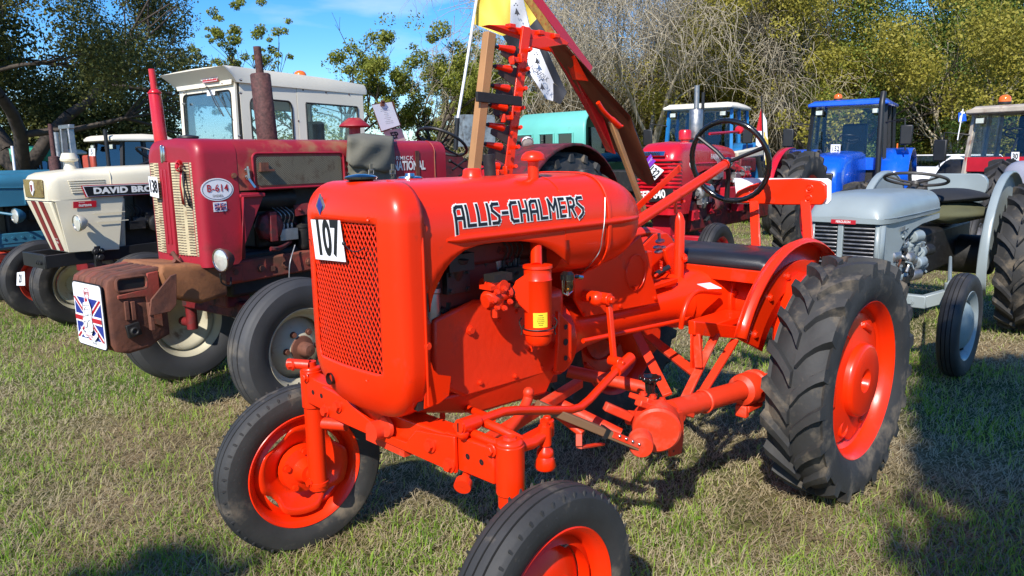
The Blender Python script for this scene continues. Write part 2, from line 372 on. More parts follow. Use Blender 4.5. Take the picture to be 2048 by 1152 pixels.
def disc_polar(rf, prof_t, n=72, rings=6, r0=.03):
    """a pressed disc whose outline varies with the angle: rf(theta) = outer radius, prof_t(fraction) = height"""
    b = MB(); vs = []; fs = []
    for i in range(rings + 1):
        q = i / rings
        for j in range(n):
            a = 2 * math.pi * j / n; r = r0 + (rf(a) - r0) * q
            vs.append((r * math.cos(a), prof_t(r), r * math.sin(a)))
    for i in range(rings):
        for j in range(n): fs.append((i * n + j, i * n + (j + 1) % n, (i + 1) * n + (j + 1) % n, (i + 1) * n + j))
    fs.append(tuple(range(n))[::-1])
    return b.add(vs, fs)
def rim_prof(r, w):
    return [(r + .006, w / 2 + .006), (r + .012, w / 2), (r + .004, w / 2 - .012), (r - .012, w / 2 - .02), (r - .018, w / 2 - .045), (r - .04, w / 2 - .06),
            (r - .04, -w / 2 + .06), (r - .018, -w / 2 + .045), (r - .012, -w / 2 + .02), (r + .004, -w / 2 + .012), (r + .012, -w / 2), (r + .006, -w / 2 - .006), (r - .003, -w / 2),
            (r - .02, -w / 2 + .024), (r - .026, -w / 2 + .05), (r - .047, -w / 2 + .065), (r - .047, w / 2 - .065), (r - .026, w / 2 - .05), (r - .02, w / 2 - .024), (r - .003, w / 2)]
def wheel(name, parent, loc, flip, Rt, rimr, W, kind, Mt, Mr, disc='front', steer=0, label=None, spin=0, **kw):
    """rim mesh is the wheel; tyre, disc, hub, nuts are its pieces"""
    b = MB(); rw = W * .74; b.lathe(rim_prof(rimr, rw), ax=(0, 1, 0), n=64, closed=True)
    o = b.build(name, Mr, parent, ang=30)
    o.location = loc; o.rotation_mode = 'ZXY'; o.rotation_euler = (0, 0, (math.pi if flip else 0) + R(steer))
    if label: o['label'] = label
    t = tyre_mesh(Rt, rimr, W, kind, **kw).build('tyre', Mt, o, ang=28); t.rotation_euler = (0, spin, 0)
    ri = rimr - .036
    if disc == 'front':
        d = disc_polar(lambda a: ri * (.86 + .15 * min(1, 2.2 * max(0, abs(math.cos(2 * a + .3)) - .25))), lambda r: .018 - .05 * min(1, max(0, (r - .07) / (ri - .07))) ** 1.5 if r > .07 else .018)
        d.build('disc', Mr, o, solid=.006)
        h = MB(); h.lathe([(.001, .075), (.022, .075), (.026, .07), (.03, .045), (.055, .04), (.058, .02)], ax=(0, 1, 0), n=24)
        for i in range(5):
            a = 2 * math.pi * i / 5; h.bolt((.075 * math.cos(a), .016, .075 * math.sin(a)), (0, 1, 0), .011, .016)
        h.lathe([(.001, -.085), (.035, -.085), (.04, -.06), (.05, -.04), (.085, -.03), (.09, .0)], ax=(0, 1, 0), n=24)
        for i in range(5):
            a = 2 * math.pi * i / 5 + .3; h.bolt((.072 * math.cos(a), -.028, .072 * math.sin(a)), (0, -1, 0), .012, .018)
        h.build('hub', Mr, o)
    elif disc == 'cast':
        def rf(a): 
            q = abs(math.cos(1.5 * a + .5)); return ri - .012 if q > .35 else ri * (.86 + .10 * q / .35)
        d = disc_polar(rf, lambda r: .066 - .028 * max(0, (r - .14) / (ri - .14)) ** .8, n=120, rings=8)
        d.build('disc', Mr, o, solid=.02, bevel=.004)
        h = MB(); h.lathe([(.001, .045), (.038, .045), (.042, .05), (.045, .085), (.05, .094), (.138, .096), (.150, .090), (.154, .078), (.158, .05), (.165, .02)], ax=(0, 1, 0), n=48)
        h.build('hub', Mr, o, ang=50)
        for i in range(3):
            a = 2 * math.pi * i / 3 + .95; k = MB(); c = Vector((.212 * math.cos(a), .046, .212 * math.sin(a)))
            k.lathe([(.040, -.01), (.040, .004), (.034, .008), (.028, .0), (.026, -.016), (.001, -.02)], c, (0, 1, 0), n=22); k.bolt(c + V(0, -.016, 0), (0, 1, 0), .012, .014)
            k.build('wheel_bolt', Mr, o)
            a = 2 * math.pi * i / 3 + 2.0; k = MB(); c = Vector((.225 * math.cos(a), .035, .225 * math.sin(a)))
            k.box(c, (.03, .05, .1), Matrix.Rotation(-a, 3, 'Y')); k.build('rib', Mr, o, bevel=.008)
    elif disc == 'dish':       # plain dished centre with hub cap
        d = disc_polar(lambda a: ri, lambda r: .05 - .09 * max(0, (r - .08) / (ri - .08)) ** .8, r0=.03)
        d.build('disc', Mr, o, solid=.006)
        h = MB(); h.lathe([(.001, .13), (.03, .125), (.04, .11), (.042, .06), (.07, .055), (.075, .045)], ax=(0, 1, 0), n=24); h.build('hub', kw_hub.get(id(parent), M_rust), o)
        for i in range(6):
            a = 2 * math.pi * i / 6; k = MB(); k.bolt((.1 * math.cos(a), .04, .1 * math.sin(a)), (0, 1, 0), .014, .02); k.build('wheel_nut', kw_hub.get(id(parent), M_rust), o)
    elif disc == 'cap':        # large domed hub cap
        d = disc_polar(lambda a: ri, lambda r: .0 - .03 * r / ri, r0=.03); d.build('disc', Mr, o, solid=.006)
        h = MB(); h.lathe([(.001, .07), (.05, .067), (.1, .055), (.135, .035), (.15, .015), (.155, -.0), (.15, -.02)], ax=(0, 1, 0), n=36); h.build('hub_cap', mat('rust_speckled_grey_cap', (.21, .26, .26), .5, var=.1, dirt=(.16, .10, .06), damt=.3, dscale=18), o)
    v = MB(); v.tube([(.0, .0, -ri + .012), (0, .03, -ri + .03)], .006, 8); v.build('valve', M_dark, o)
    return o
kw_hub = {}
def clutter(par, lo, hi, mats, seed, n=26, side=1, s=1.0):
    """an engine's pump, filters, pipes and brackets, packed along its flank"""
    r = random.Random(seed); names = ['injection_pump', 'oil_filter', 'pipe', 'bracket', 'engine_cover', 'dynamo', 'hose']
    for i in range(n):
        k = r.choice(names); c = V(r.uniform(lo[0], hi[0]), r.uniform(lo[1], hi[1]), r.uniform(lo[2], hi[2])); b = MB(); m = r.choice(mats)
        if k == 'injection_pump':
            b.box(c, (.13 * s, .07 * s, .07 * s))
            for j in range(4): b.cyl(c + V(-.045 + .03 * j, 0, .03) * s, c + V(-.045 + .03 * j, 0, .065) * s, .009 * s, n=8); b.tube(bez([c + V(-.045 + .03 * j, 0, .06) * s, c + V(-.05 + .03 * j, .02, .12) * s, c + V(-.02 + .03 * j, -.03, .17) * s], 4), .004 * s, 6)
        elif k == 'oil_filter': b.lathe([(.001, -.08 * s), (.03 * s, -.08 * s), (.04 * s, -.06 * s), (.04 * s, .05 * s), (.045 * s, .055 * s), (.045 * s, .07 * s), (.015 * s, .08 * s), (.001, .09 * s)], c, (r.uniform(-.2, .2), r.uniform(-.2, .4), 1), n=18)
        elif k == 'dynamo': b.lathe([(.001, -.1 * s), (.05 * s, -.1 * s), (.058 * s, -.09 * s), (.058 * s, .06 * s), (.05 * s, .07 * s), (.02 * s, .075 * s), (.02 * s, .1 * s), (.001, .1 * s)], c, (1, r.uniform(-.2, .2), 0), n=22)
        elif k == 'bracket': b.box(c, (.09 * s, .02 * s, .07 * s), (r.uniform(-.4, .4), r.uniform(-.6, .6), r.uniform(-.5, .5))); b.bolt(c + V(.02 * s, .01 * s, 0), (0, 1, 0), .009 * s, .014 * s)
        elif k == 'engine_cover': b.box(c, (.12 * s, .05 * s, .09 * s)); [b.bolt(c + V(a * .045, .025, e * .032) * s, (0, 1, 0), .007 * s, .01 * s) for a in (-1, 1) for e in (-1, 1)]
        else:
            q = [c]; 
            for j in range(3): q.append(q[-1] + V(r.uniform(-.12, .12), r.uniform(-.03, .05), r.uniform(-.09, .07)) * s)
            b.tube(bez(q, 4), r.choice((.005, .008, .014)) * s, 7)
        b.build(k, m, par, bevel=.003 if k in ('engine_cover', 'injection_pump', 'bracket') else 0)
# ================================================================ ground and grass
def gmat():
    m = bpy.data.materials.new('turf_soil'); m.use_nodes = True; N = m.node_tree.nodes; Lk = m.node_tree.links; b = N['Principled BSDF']; b.inputs['Roughness'].default_value = .95; b.inputs['Specular IOR Level'].default_value = .1
    t = N.new('ShaderNodeTexCoord'); a = N.new('ShaderNodeTexNoise'); a.inputs['Scale'].default_value = .9; a.inputs['Detail'].default_value = 6; Lk.new(t.outputs['Object'], a.inputs['Vector'])
    c = N.new('ShaderNodeTexNoise'); c.inputs['Scale'].default_value = 30; c.inputs['Detail'].default_value = 8; c.inputs['Roughness'].default_value = .7; Lk.new(t.outputs['Object'], c.inputs['Vector'])
    r1 = N.new('ShaderNodeValToRGB'); e = r1.color_ramp.elements; e[0].position = .38; e[0].color = (.10, .12, .035, 1); e[1].position = .62; e[1].color = (.28, .21, .12, 1)
    r2 = N.new('ShaderNodeValToRGB'); e = r2.color_ramp.elements; e[0].position = .3; e[0].color = (.25, .22, .2, 1); e[1].position = .75; e[1].color = (1.5, 1.5, 1.4, 1)
    Lk.new(a.outputs[0], r1.inputs[0]); Lk.new(c.outputs[0], r2.inputs[0]); x = N.new('ShaderNodeMix'); x.data_type = 'RGBA'; x.blend_type = 'MULTIPLY'; x.inputs[0].default_value = 1
    Lk.new(r1.outputs[0], x.inputs[6]); Lk.new(r2.outputs[0], x.inputs[7]); Lk.new(x.outputs[2], b.inputs['Base Color'])
    bp = N.new('ShaderNodeBump'); bp.inputs['Distance'].default_value = .03; bp.inputs['Strength'].default_value = .8; Lk.new(c.outputs[0], bp.inputs['Height']); Lk.new(bp.outputs[0], b.inputs['Normal'])
    return m
b = MB(); b.add([(-400, -60, 0), (400, -60, 0), (400, 600, 0), (-400, 600, 0)], [(0, 1, 2, 3)])
g_ = b.build('ground', gmat(), smooth=False); g_['kind'] = 'structure'
def leafmat(name, stops, rough=.6, trans=.5, attr='tint'):
    m = bpy.data.materials.new(name); m.use_nodes = True; N = m.node_tree.nodes; Lk = m.node_tree.links; b = N['Principled BSDF']
    a = N.new('ShaderNodeAttribute'); a.attribute_name = attr; r = N.new('ShaderNodeValToRGB'); cr = r.color_ramp
    while len(cr.elements) < len(stops): cr.elements.new(.5)
    for e, (p, c) in zip(cr.elements, stops): e.position = p; e.color = (*c, 1)
    Lk.new(a.outputs['Fac'], r.inputs[0]); Lk.new(r.outputs[0], b.inputs['Base Color']); b.inputs['Roughness'].default_value = rough; b.inputs['Specular IOR Level'].default_value = .25
    if trans:
        o = N['Material Output']; t = N.new('ShaderNodeBsdfTranslucent'); Lk.new(r.outputs[0], t.inputs[0]); x = N.new('ShaderNodeMixShader'); x.inputs[0].default_value = trans
        Lk.new(b.outputs[0], x.inputs[1]); Lk.new(t.outputs[0], x.inputs[2]); Lk.new(x.outputs[0], o.inputs[0])
    return m
rg = np.random.default_rng(5)
def vnoise(x, y, s, seed):
    """cheap smooth value noise"""
    x = x / s; y = y / s; xi = np.floor(x).astype(int); yi = np.floor(y).astype(int); fx = x - xi; fy = y - yi; fx = fx * fx * (3 - 2 * fx); fy = fy * fy * (3 - 2 * fy)
    def h(i, j): v = np.sin(i * 127.1 + j * 311.7 + seed * 74.7) * 43758.5453; return v - np.floor(v)
    return (h(xi, yi) * (1 - fx) + h(xi + 1, yi) * fx) * (1 - fy) + (h(xi, yi + 1) * (1 - fx) + h(xi + 1, yi + 1) * fx) * fy
def blades(name, n, y0, y1, hmin, hmax, wid, lie, stops, seed, pw=2.0, thr=None, label=''):
    # y chosen so that density falls with the distance
    u = rg.random(n); y = (y0 ** (1 - pw + 1) + u * (y1 ** (2 - pw) - y0 ** (2 - pw))) ** (1 / (2 - pw)) if pw != 2 else y0 * (y1 / y0) ** u
    x = (rg.random(n) * 2 - 1) * (y * .76 + .4)
    f = vnoise(x, y, 1.2, seed + 7) * .38 + vnoise(x, y, .33, seed) * .37 + vnoise(x, y, .11, seed + 3) * .25
    if thr is not None:
        keep = rg.random(n) < np.clip((f - thr[0]) / (thr[1] - thr[0]), .04, 1); x, y, f = x[keep], y[keep], f[keep]; n = len(x)
    h = hmin + (hmax - hmin) * rg.random(n) ** 1.5 * (.4 + 1.0 * f); a = rg.random(n) * 6.283; ln = lie[0] + (lie[1] - lie[0]) * rg.random(n)   # lean angle from vertical
    scale = 1 + np.clip(y - 3.5, 0, 30) * .16
    w_ = wid * (.6 + .8 * rg.random(n)) * scale
    da = rg.random(n) * 6.283; dx, dy = np.cos(da), np.sin(da); px_, py_ = -np.sin(a), np.cos(a)
    base = np.stack([x, y, np.zeros(n) + (.002 + .015 * rg.random(n) if lie[0] > 1 else 0)], 1); side = np.stack([px_, py_, np.zeros(n)], 1) * w_[:, None] / 2
    if lie[0] > 1: side = np.stack([-dy, dx, .3 * rg.random(n)], 1) * w_[:, None] / 2
    def pt(t, bend): l = ln * bend; return base + np.stack([dx * np.sin(l) * h * t, dy * np.sin(l) * h * t, np.cos(l) * h * t], 1)
    m1 = pt(.55, .7); tip = pt(1, 1.15 if lie[0] < 1 else 1)
    if lie[0] > 1: tip[:, 2] = np.maximum(tip[:, 2], .003)
    V_ = np.stack([base - side, base + side, m1 + side * .75, m1 - side * .75, tip], 1).reshape(-1, 3)
    k = np.arange(n)[:, None] * 5; tri = np.concatenate([k + [0, 1, 2], k + [0, 2, 3], k + [3, 2, 4]], 1).reshape(-1, 3)
    tint = np.repeat(np.clip(.50 - (f - .5) * 1.3 + (rg.random(n) - .4) * .45, 0, 1), 5)
    o = arr_mesh(name, V_, tri, leafmat(name + '_blade', stops), attr=tint)
    tag(o, label, 'grass', kind='stuff'); return o
if True:
    blades('grass', 210000, 2.1, 26, .025, .085, .0044, (.1, .85), [(0, (.10, .22, .025)), (.3, (.24, .40, .045)), (.65, (.44, .54, .10)), (1, (.64, .61, .28))], 2, pw=1.6, thr=(.33, .62), label='tufts of short green spring grass in the show field')
    blades('dry_grass', 180000, 2.1, 16, .03, .09, .0032, (1.15, 1.62), [(0, (.28, .21, .12)), (.5, (.50, .41, .25)), (1, (.66, .57, .37))], 9, pw=1.7, label='flattened straw coloured cut grass lying over the turf')
# ================================================================ the orange tractor with the upright cutter bar
A = Frame(.951, 3.449, 224.447)
ac = fthing('vintage_tractor', 'small bright orange vintage tractor in front, number 107 on its mesh grille', 'tractor', A)
HW = .225                                     # half width of the hood
def hsec(x):
    """half width, top, strake height, lower edge of the hood section at x"""
    if x > 1.12: return HW, 1.38
    t = (1.12 - x) / .345; t = min(1, max(0, t))
    return HW * math.sqrt(max(0, 1 - t ** 4.0)) , 1.38 - .15 * t ** 2.8
def hood_pt(x, a):
    """a: 0 = side at z 1.20, 1 = crown"""
    w, zt = hsec(x); z0 = 1.20; an = a * math.pi / 2
    return Vector((x, w * math.cos(an) ** .5 if a < 1 else 0, z0 + (zt - z0) * math.sin(an) ** .72))
# arch cut out of the side panel, traced on the side plane
arch = [A.p(px, py, y=HW) for px, py in ((860, 640), (861, 615), (868, 585), (885, 548), (905, 520), (930, 500), (960, 489), (1000, 484), (1045, 482), (1080, 487), (1105, 500), (1130, 520), (1143, 534))]
ax_ = [(p.x, p.z) for p in arch]
def zb(x):
    if x >= ax_[0][0]: return ax_[0][1] - .0
    for (x1, z1), (x2, z2) in zip(ax_[:-1], ax_[1:]):
        if x1 >= x >= x2: return z1 + (z2 - z1) * (x1 - x) / max(1e-6, x1 - x2)
    return ax_[-1][1]
XS = A.p(842, 500, y=HW).x                    # seam between nose and hood
b = MB(); secs = []; xs = [XS, XS - .01, ax_[0][0] + .001]
xs += [ax_[0][0] - .002, ax_[0][0] - .006, ax_[0][0] - .014]
x = ax_[0][0] - .03
while x > ax_[-1][0]: xs.append(x); x -= .025
for x in xs:
    w, zt = hsec(x); s = []
    lo = zb(x)
    if x >= ax_[0][0]: lo = A.p(840, 589, y=HW).z
    s = [V(x, w, lo), V(x, w, lo + (1.2 - lo) * .5)] + [hood_pt(x, i / 12) for i in range(13)]
    s += [V(p.x, -p.y, p.z) for p in s[-2::-1]]
    secs.append(s)
b.loft(secs, closed=False)
hood = b.build('hood', M_or, ac, solid=.005, ang=45)
# fuel tank: closed, tapering to a rounded tail
b = MB(); secs = []; x0 = ax_[-1][0]
for i in range(22):
    t = i / 21; x = x0 - (x0 - .776) * (1 - (1 - t) ** 1.7); 
    if i == 0: x = x0 + .03
    w, zt = hsec(x); w += .0015; tt = max(0, (1.12 - x) / .345)
    zlo = 1.035 + .02 * (x - .9) + .165 * max(0, tt) ** 3.2; s = []
    w = max(w, .012)
    for j in range(13): p = hood_pt(x, j / 12); s.append(V(x, max(p.y, 0) * (w / max(hsec(x)[0], .012)) if j < 12 else 0, p.z + .0015))
    low = [V(x, w * math.cos(an) ** .62, 1.2 - (1.2 - zlo) * math.sin(an) ** .8) for an in [math.pi / 2 * (k / 9) for k in range(9)]]
    up = s; ring = [V(x, 0, zlo)] + low[::-1][:-0 or None] + up[1:] + [V(p.x, -p.y, p.z) for p in up[-2:0:-1]] + [V(p.x, -p.y, p.z) for p in low]
    secs.append(ring)
b.loft(secs)
b.build('fuel_tank', M_or, ac, ang=50)
b = MB()                                       # strap round the tank and the pressed strake along each side
xs_ = A.p(1218, 445, y=HW).x
ring = []
for k in range(49):
    an = math.pi * k / 24
    w, zt = hsec(xs_); w += .004
    y = w * (1 if math.cos(an) > 0 else -1) * abs(math.cos(an)) ** .5
    z = 1.2 + ((zt + .004 - 1.2) * math.sin(an) ** .72 if math.sin(an) > 0 else -(.165) * abs(math.sin(an)) ** .8)
    ring.append(V(xs_, y, z))
b.loft([[p + V(.009, 0, 0) for p in ring], [V(p.x + .007, p.y * 1.012, p.z + (.003 if p.z > 1.2 else -.003)) for p in ring], [V(p.x - .007, p.y * 1.012, p.z + (.003 if p.z > 1.2 else -.003)) for p in ring], [p - V(.009, 0, 0) for p in ring]], closed=False)
b.build('tank_strap', M_or, ac)
for sgn in (1, -1):
    b = MB(); path = []
    for i in range(24):
        x = 1.80 - (1.80 - .80) * i / 23; w = hsec(x)[0]
        path.append(V(x, sgn * (w - .001), 1.217))
    b.tube(path, [.004] + [.0125] * 18 + [.010, .009, .008, .006, .004], 10, flat=1)
    b.build('strake', M_or, ac)
# ---- nose shell: swept front with rounded corners, a bowl-shaped chin and the grille opening
NW = .24; NXR = XS - .002; NXF = 1.985
cols = []
for i in range(4): cols.append((NXR + (1.935 - NXR) * i / 3, -NW))
for i in range(1, 6): a = R(90 * i / 6); cols.append((1.935 + .045 * math.sin(a), -NW + .05 * (1 - math.cos(a))))
GY = .163
ys = [-GY - .008, -GY] + [-GY + 2 * GY * i / 12 for i in range(1, 12)] + [GY, GY + .008]
for y in ys: cols.append((NXF + .016 * (1 - (y / .19) ** 2), y))
full = cols + [(x, -y) for x, y in cols[:9][::-1]]
def nose_pt(x, y, z):
    """shrink the plan outline near crown and chin"""
    d = 0; fx = 1; fy = 1
    if z > 1.28: t = (z - 1.28) / .10; d = 1 - math.sqrt(max(0, 1 - t * t)); fy = 1 - .42 * d; fx = 1 - .62 * d
    if z < .90: t = (.90 - z) / .185; d = 1 - math.sqrt(max(0, 1 - min(1, t) ** 2.3)); fy = 1 - .55 * d; fx = 1 - .55 * d
    return V(NXR + (x - NXR) * fx, y * fy, z)
GZ0, GZ1 = .862, 1.272
zs = [.716, .718, .724, .734, .748, .768, .795, .83, .85, GZ0] + [GZ0 + (GZ1 - GZ0) * i / 8 for i in range(1, 8)] + [GZ1, 1.29, 1.31, 1.33, 1.345, 1.358, 1.368, 1.375, 1.379, 1.38]
b = MB(); nC = len(full); vs = [nose_pt(x, y, z) for z in zs for x, y in full]; fs = []
gi0 = cols.index([c for c in cols if abs(c[1] + GY) < 1e-6][0]); gi1 = nC - 1 - gi0
for i in range(len(zs) - 1):
    for j in range(nC - 1):
        if gi0 <= j < gi1 and 9 <= i < 17: continue
        fs.append((i * nC + j, i * nC + j + 1, (i + 1) * nC + j + 1, (i + 1) * nC + j))
fs.append(tuple(range((len(zs) - 1) * nC, len(zs) * nC)))           # crown
fs.append(tuple(range(nC))[::-1])                                     # chin
b.add(vs, fs)
# lower rear flange that sweeps back under the engine opening
for sgn in (1, -1):
    q = [A.p(px, py, y=HW) for px, py in ((857, 722), (862, 738), (872, 748), (897, 751), (895, 790), (880, 808), (857, 818))]
    pts = [V(NXR + .004, 0, q[0].z)] + [V(p.x, 0, p.z) for p in q] + [V(NXR + .004, 0, q[-1].z)]
    pts = [V(p.x, sgn * (NW - .004 - (.06 * ((.80 - p.z) / .08) ** 2 if p.z < .80 else 0)), p.z) for p in pts]
    b.plate(pts, (0, -sgn * .004, 0))
nose = b.build('nose_shell', M_or, ac, solid=.004, ang=50)
b = MB()                                       # dark hole for the starting handle, blue diamond, screws
c = V(NXF + .013, -.075, .80); b.lathe([(.018, .003), (.018, -.02), (.001, -.02)], A.p(662, 757, x=NXF + .006) + V(.004, 0, 0), (1, 0, .08), n=20); b.build('handle_hole', M_ink, nose)
b = MB(); c = A.p(645, 412, x=NXF + .004)
b.plate([c + V(.004, 0, .036), c + V(.004, -.026, 0), c + V(.004, 0, -.036), c + V(.004, .026, 0)], (.003, 0, 0)); b.build('diamond_badge', M_stl, nose)
b = MB()
b.plate([c + V(.008, 0, .024), c + V(.008, -.014, 0), c + V(.008, 0, -.024), c + V(.008, .014, 0)], (.002, 0, 0)); b.build('diamond_badge_centre', MATS['navy_print'], nose)
for px, py in ((742, 438), (740, 758)):
    b = MB(); c = A.p(px, py, x=NXF - .0); b.lathe([(.004, .008), (.006, .010), (.007, .003)], c, (1, 0, 0), n=10, cap=True); b.build('screw', M_orc, nose)
# expanded-metal grille: thin strands, real open diamonds, bowed like the nose
def gp(y, z, dx=0): return V(NXF + .016 * (1 - (y / .19) ** 2) - .006 + dx, y, z)
b = MB(); cw, ch = 2 * GY / 20, (GZ1 - GZ0) / 15
for i in range(20):
    for j in range(15):
        y0 = -GY + i * cw; z0 = GZ0 + j * ch
        m_ = [(y0, z0 + ch / 2), (y0 + cw / 2, z0 + ch), (y0 + cw, z0 + ch / 2), (y0 + cw / 2, z0)]
        for (ya, za), (yb, zb_) in zip(m_, m_[1:] + m_[:1]):
            pa, pb = gp(ya, za), gp(yb, zb_); b.bar(pa, pb, .0034, .0028, up=(1, 0, .25))
g = b.build('grille_mesh', M_orc, nose, smooth=False)
b = MB(); b.box((NXF - .09, 0, 1.05), (.05, .40, .56)); b.build('radiator_core', M_ink, ac)
b = MB()
b.box((1.90, .20, 1.0), (.02, .02, .5)); b.build('radiator_frame', M_dark, ac)
# seam lip, corner flange and its screws
for sgn in (1, -1):
    b = MB(); pth = [V(XS + .006, sgn * (NW + .000), .77)] + [V(XS + .006, sgn * (NW + .0005), z) for z in (.9, 1.1, 1.2)]
    for i in range(1, 12): p = hood_pt(XS, i / 12); pth.append(V(XS + .004, sgn * (p.y + .012) if i < 11 else sgn * (p.y + .01), p.z + .002))
    b.tube(pth, .0035, 6); b.build('seam_bead', M_or, ac)
    for px, py in ((846, 457), (847, 577), (849, 691)):
        b = MB(); q = A.p(px, py, y=HW); b.bolt((q.x, sgn * (HW + .002 if px < 849 else NW - .002), q.z), (0, sgn, 0), .009, .008); b.build('screw', M_orc, ac)
# lettering wrapped onto the hood side
def onhood(p):
    w, zt = hsec(p.x); s = min(1, max(0, (p.z - 1.2) / (zt - 1.2))) ** (1 / .72); cs = math.sqrt(max(0, 1 - s * s)) ** .5
    return V(p.x, w * cs + abs(p.y - HW) + (.0024 if p.x < 1.30 else .0003), p.z)
GL_ = {'A': [[(0, 0), (0, .78), (.06, .93), (.2, 1), (.55, 1), (.55, 0)], [(0, .42), (.55, .42)]], 'L': [[(0, 1), (0, 0), (.48, 0)]], 'I': [[(0, 0), (0, 1)]],
 'S': [[(.5, 1), (.14, 1), (.02, .9), (.02, .68), (.46, .34), (.46, .12), (.36, 0), (0, 0)]], '-': [[(0, .5), (.34, .5)]], 'C': [[(.5, 1), (.16, 1), (.02, .86), (0, .5), (.02, .14), (.16, 0), (.5, 0)]],
 'H': [[(0, 0), (0, 1)], [(.52, 0), (.52, 1)], [(0, .5), (.52, .5)]], 'M': [[(0, 0), (0, 1), (.32, .45), (.64, 1), (.64, 0)]], 'E': [[(.46, 1), (0, 1), (0, 0), (.46, 0)], [(0, .52), (.38, .52)]],
 'R': [[(0, 0), (0, 1), (.36, 1), (.5, .9), (.5, .62), (.36, .5), (0, .5)], [(.22, .5), (.52, 0)]]}
def strokes(word, x0, z0, h, sw, ext, nm, m, par, gap=.27, dy0=None):
    b = MB(); cx_ = 0; k = 0
    for ci, ch in enumerate(word):
        ls = [list(l) for l in GL_[ch]]
        if ci == 0: ls[0][0] = (0, -.34)
        if ci == len(word) - 1: ls[0][-1] = (.1, -.18)
        for l in ls:
            for (xa, ya), (xb_, yb) in zip(l[:-1], l[1:]):
                d = Vector((xb_ - xa, yb - ya)); n_ = max(1, int(d.length / .12)); d.normalize(); pr = Vector((-d.y, d.x)) * sw / 2; a_ = Vector((xa, ya)) - d * sw * .5; e_ = Vector((xb_, yb)) + d * sw * .5; rows = []
                for i in range(n_ + 1):
                    c = a_.lerp(e_, i / n_); rows.append([onhood(V(x0 - (cx_ + q.x) * h, HW + ext + k * .00002, z0 + q.y * h)) for q in (c + pr, c, c - pr)])
                b.loft(rows, closed=False); k += 1
        cx_ += max(p[0] for l in ls for p in l) + gap
    return b.build(nm, m, par, smooth=False)
xL = A.p(913, 445, y=HW).x; xR = A.p(1166, 430, y=HW).x; WORD = 'ALLIS-CHALMERS'
tot = sum(max(p[0] for l in GL_[c] for p in l) for c in WORD) + .27 * (len(WORD) - 1); hL = (xL - xR) / tot
strokes(WORD, xL, 1.252, hL, .29, .0010, 'lettering_outline', M_wink, hood)
strokes(WORD, xL, 1.252, hL, .165, .0022, 'lettering', M_ink, hood)
# ---- things on top of the hood
def stack(name, prof, px, py, z, m, par=ac, y=None, label=None):
    p = A.p(px, py, z=z) if y is None else A.p(px, py, y=y)
    bb = MB(); bb.lathe(prof, (p.x, p.y, z), (0, 0, 1), n=28); o = bb.build(name, m, par, ang=40)
    if label: o['label'] = label
    return o
def onhoodz(px, y): 
    """where the sight line through px meets the hood crown line at lateral y"""
    q = A.p(px, 365, y=y); return q
rc = A.p(722, 357, y=-.02)
b = MB(); b.lathe([(.001, .024), (.015, .024), (.036, .020), (.047, .016), (.047, .010), (.035, .006), (.03, 0)], (rc.x, -.02, 1.376), n=30); b.build('radiator_cap', M_blkg, ac)
rc = A.p(820, 357, y=-.03)
b = MB(); b.lathe([(.001, .018), (.014, .018), (.016, .010), (.036, .008), (.038, .003), (.036, 0)], (rc.x, -.03, 1.379), n=30); b.build('filler_cap', M_chr, ac)
rc = A.p(945, 357, y=0)
b = MB(); b.lathe([(.001, .028), (.022, .028), (.030, .023), (.032, .006), (.036, 0)], (rc.x, 0, 1.379), n=30); b.build('fuel_cap', M_or, ac)
rc = A.p(983, 355, y=-.03)
b = MB(); p0 = V(rc.x, -.03, 1.30); b.cyl(p0, p0 + V(.01, .0, .15), .020, n=24); b.build('exhaust_stub', M_blk, ac)
rc = A.p(1067, 368, y=.12); zt = 1.36
b = MB(); p0 = V(rc.x, .12, 1.05); b.cyl(p0, V(rc.x, .12, 1.43), .018, n=22)
b.lathe([(.018, 1.424), (.022, 1.428), (.039, 1.428), (.0405, 1.434), (.036, 1.446), (.024, 1.456), (.001, 1.460)], (rc.x, .12, 0), n=30)
b.build('air_intake_cap', M_or, ac, ang=50)
b = MB(); b.lathe([(.001, .001), (.036, .001), (.04, -.003)], (rc.x - .018, .125, 1.368), (0, .25, 1), n=24); b.build('intake_hole', M_ink, ac)
AIX = rc.x
b = MB(); p0 = A.p(1165, 360, y=-.05); b.lathe([(.001, .015), (.03, .013), (.035, 0)], (p0.x, -.05, 1.375), n=20); b.build('filler_cap', M_dark, ac)
# thin fuel wire down the tank
b = MB(); b.tube(bez([A.p(1210, 395, y=.22), A.p(1209, 440, y=.235), A.p(1205, 470, y=.235), A.p(1200, 500, y=.22), A.p(1187, 521, y=.2), A.p(1165, 545, y=.12)], 5), .0018, 6); b.build('fuel_line', M_stl, ac)
# ---- engine inside
b = MB()
e = [A.p(px, py, y=.17) for px, py in ((862, 778), (930, 793), (1020, 768), (1112, 746), (1125, 735))]
b.box((1.52, 0, .86), (.66, .25, .27)); b.build('engine_block', M_orc, ac, bevel=.03)
b = MB(); b.box((1.56, 0, 1.055), (.56, .22, .13)); b.box((1.56, .02, 1.15), (.5, .2, .07)); b.build('cylinder_head', mat('shade_darkened_engine_paint', (.10, .010, .006), .6, var=.3, bump=.3), ac, bevel=.012)  # orange engine paint darkened to stand in for the shade under the hood
b = MB(); b.loft([[V(1.86, .13, .735), V(1.86, -.13, .735), V(1.84, -.11, .70), V(1.84, .11, .70)], [V(1.60, .135, .73), V(1.60, -.135, .73), V(1.60, -.12, .64), V(1.60, .12, .64)], [V(1.25, .145, .73), V(1.25, -.145, .73), V(1.28, -.11, .625), V(1.28, .11, .625)]]); b.build('oil_pan', M_orc, ac, bevel=.012)
b = MB()
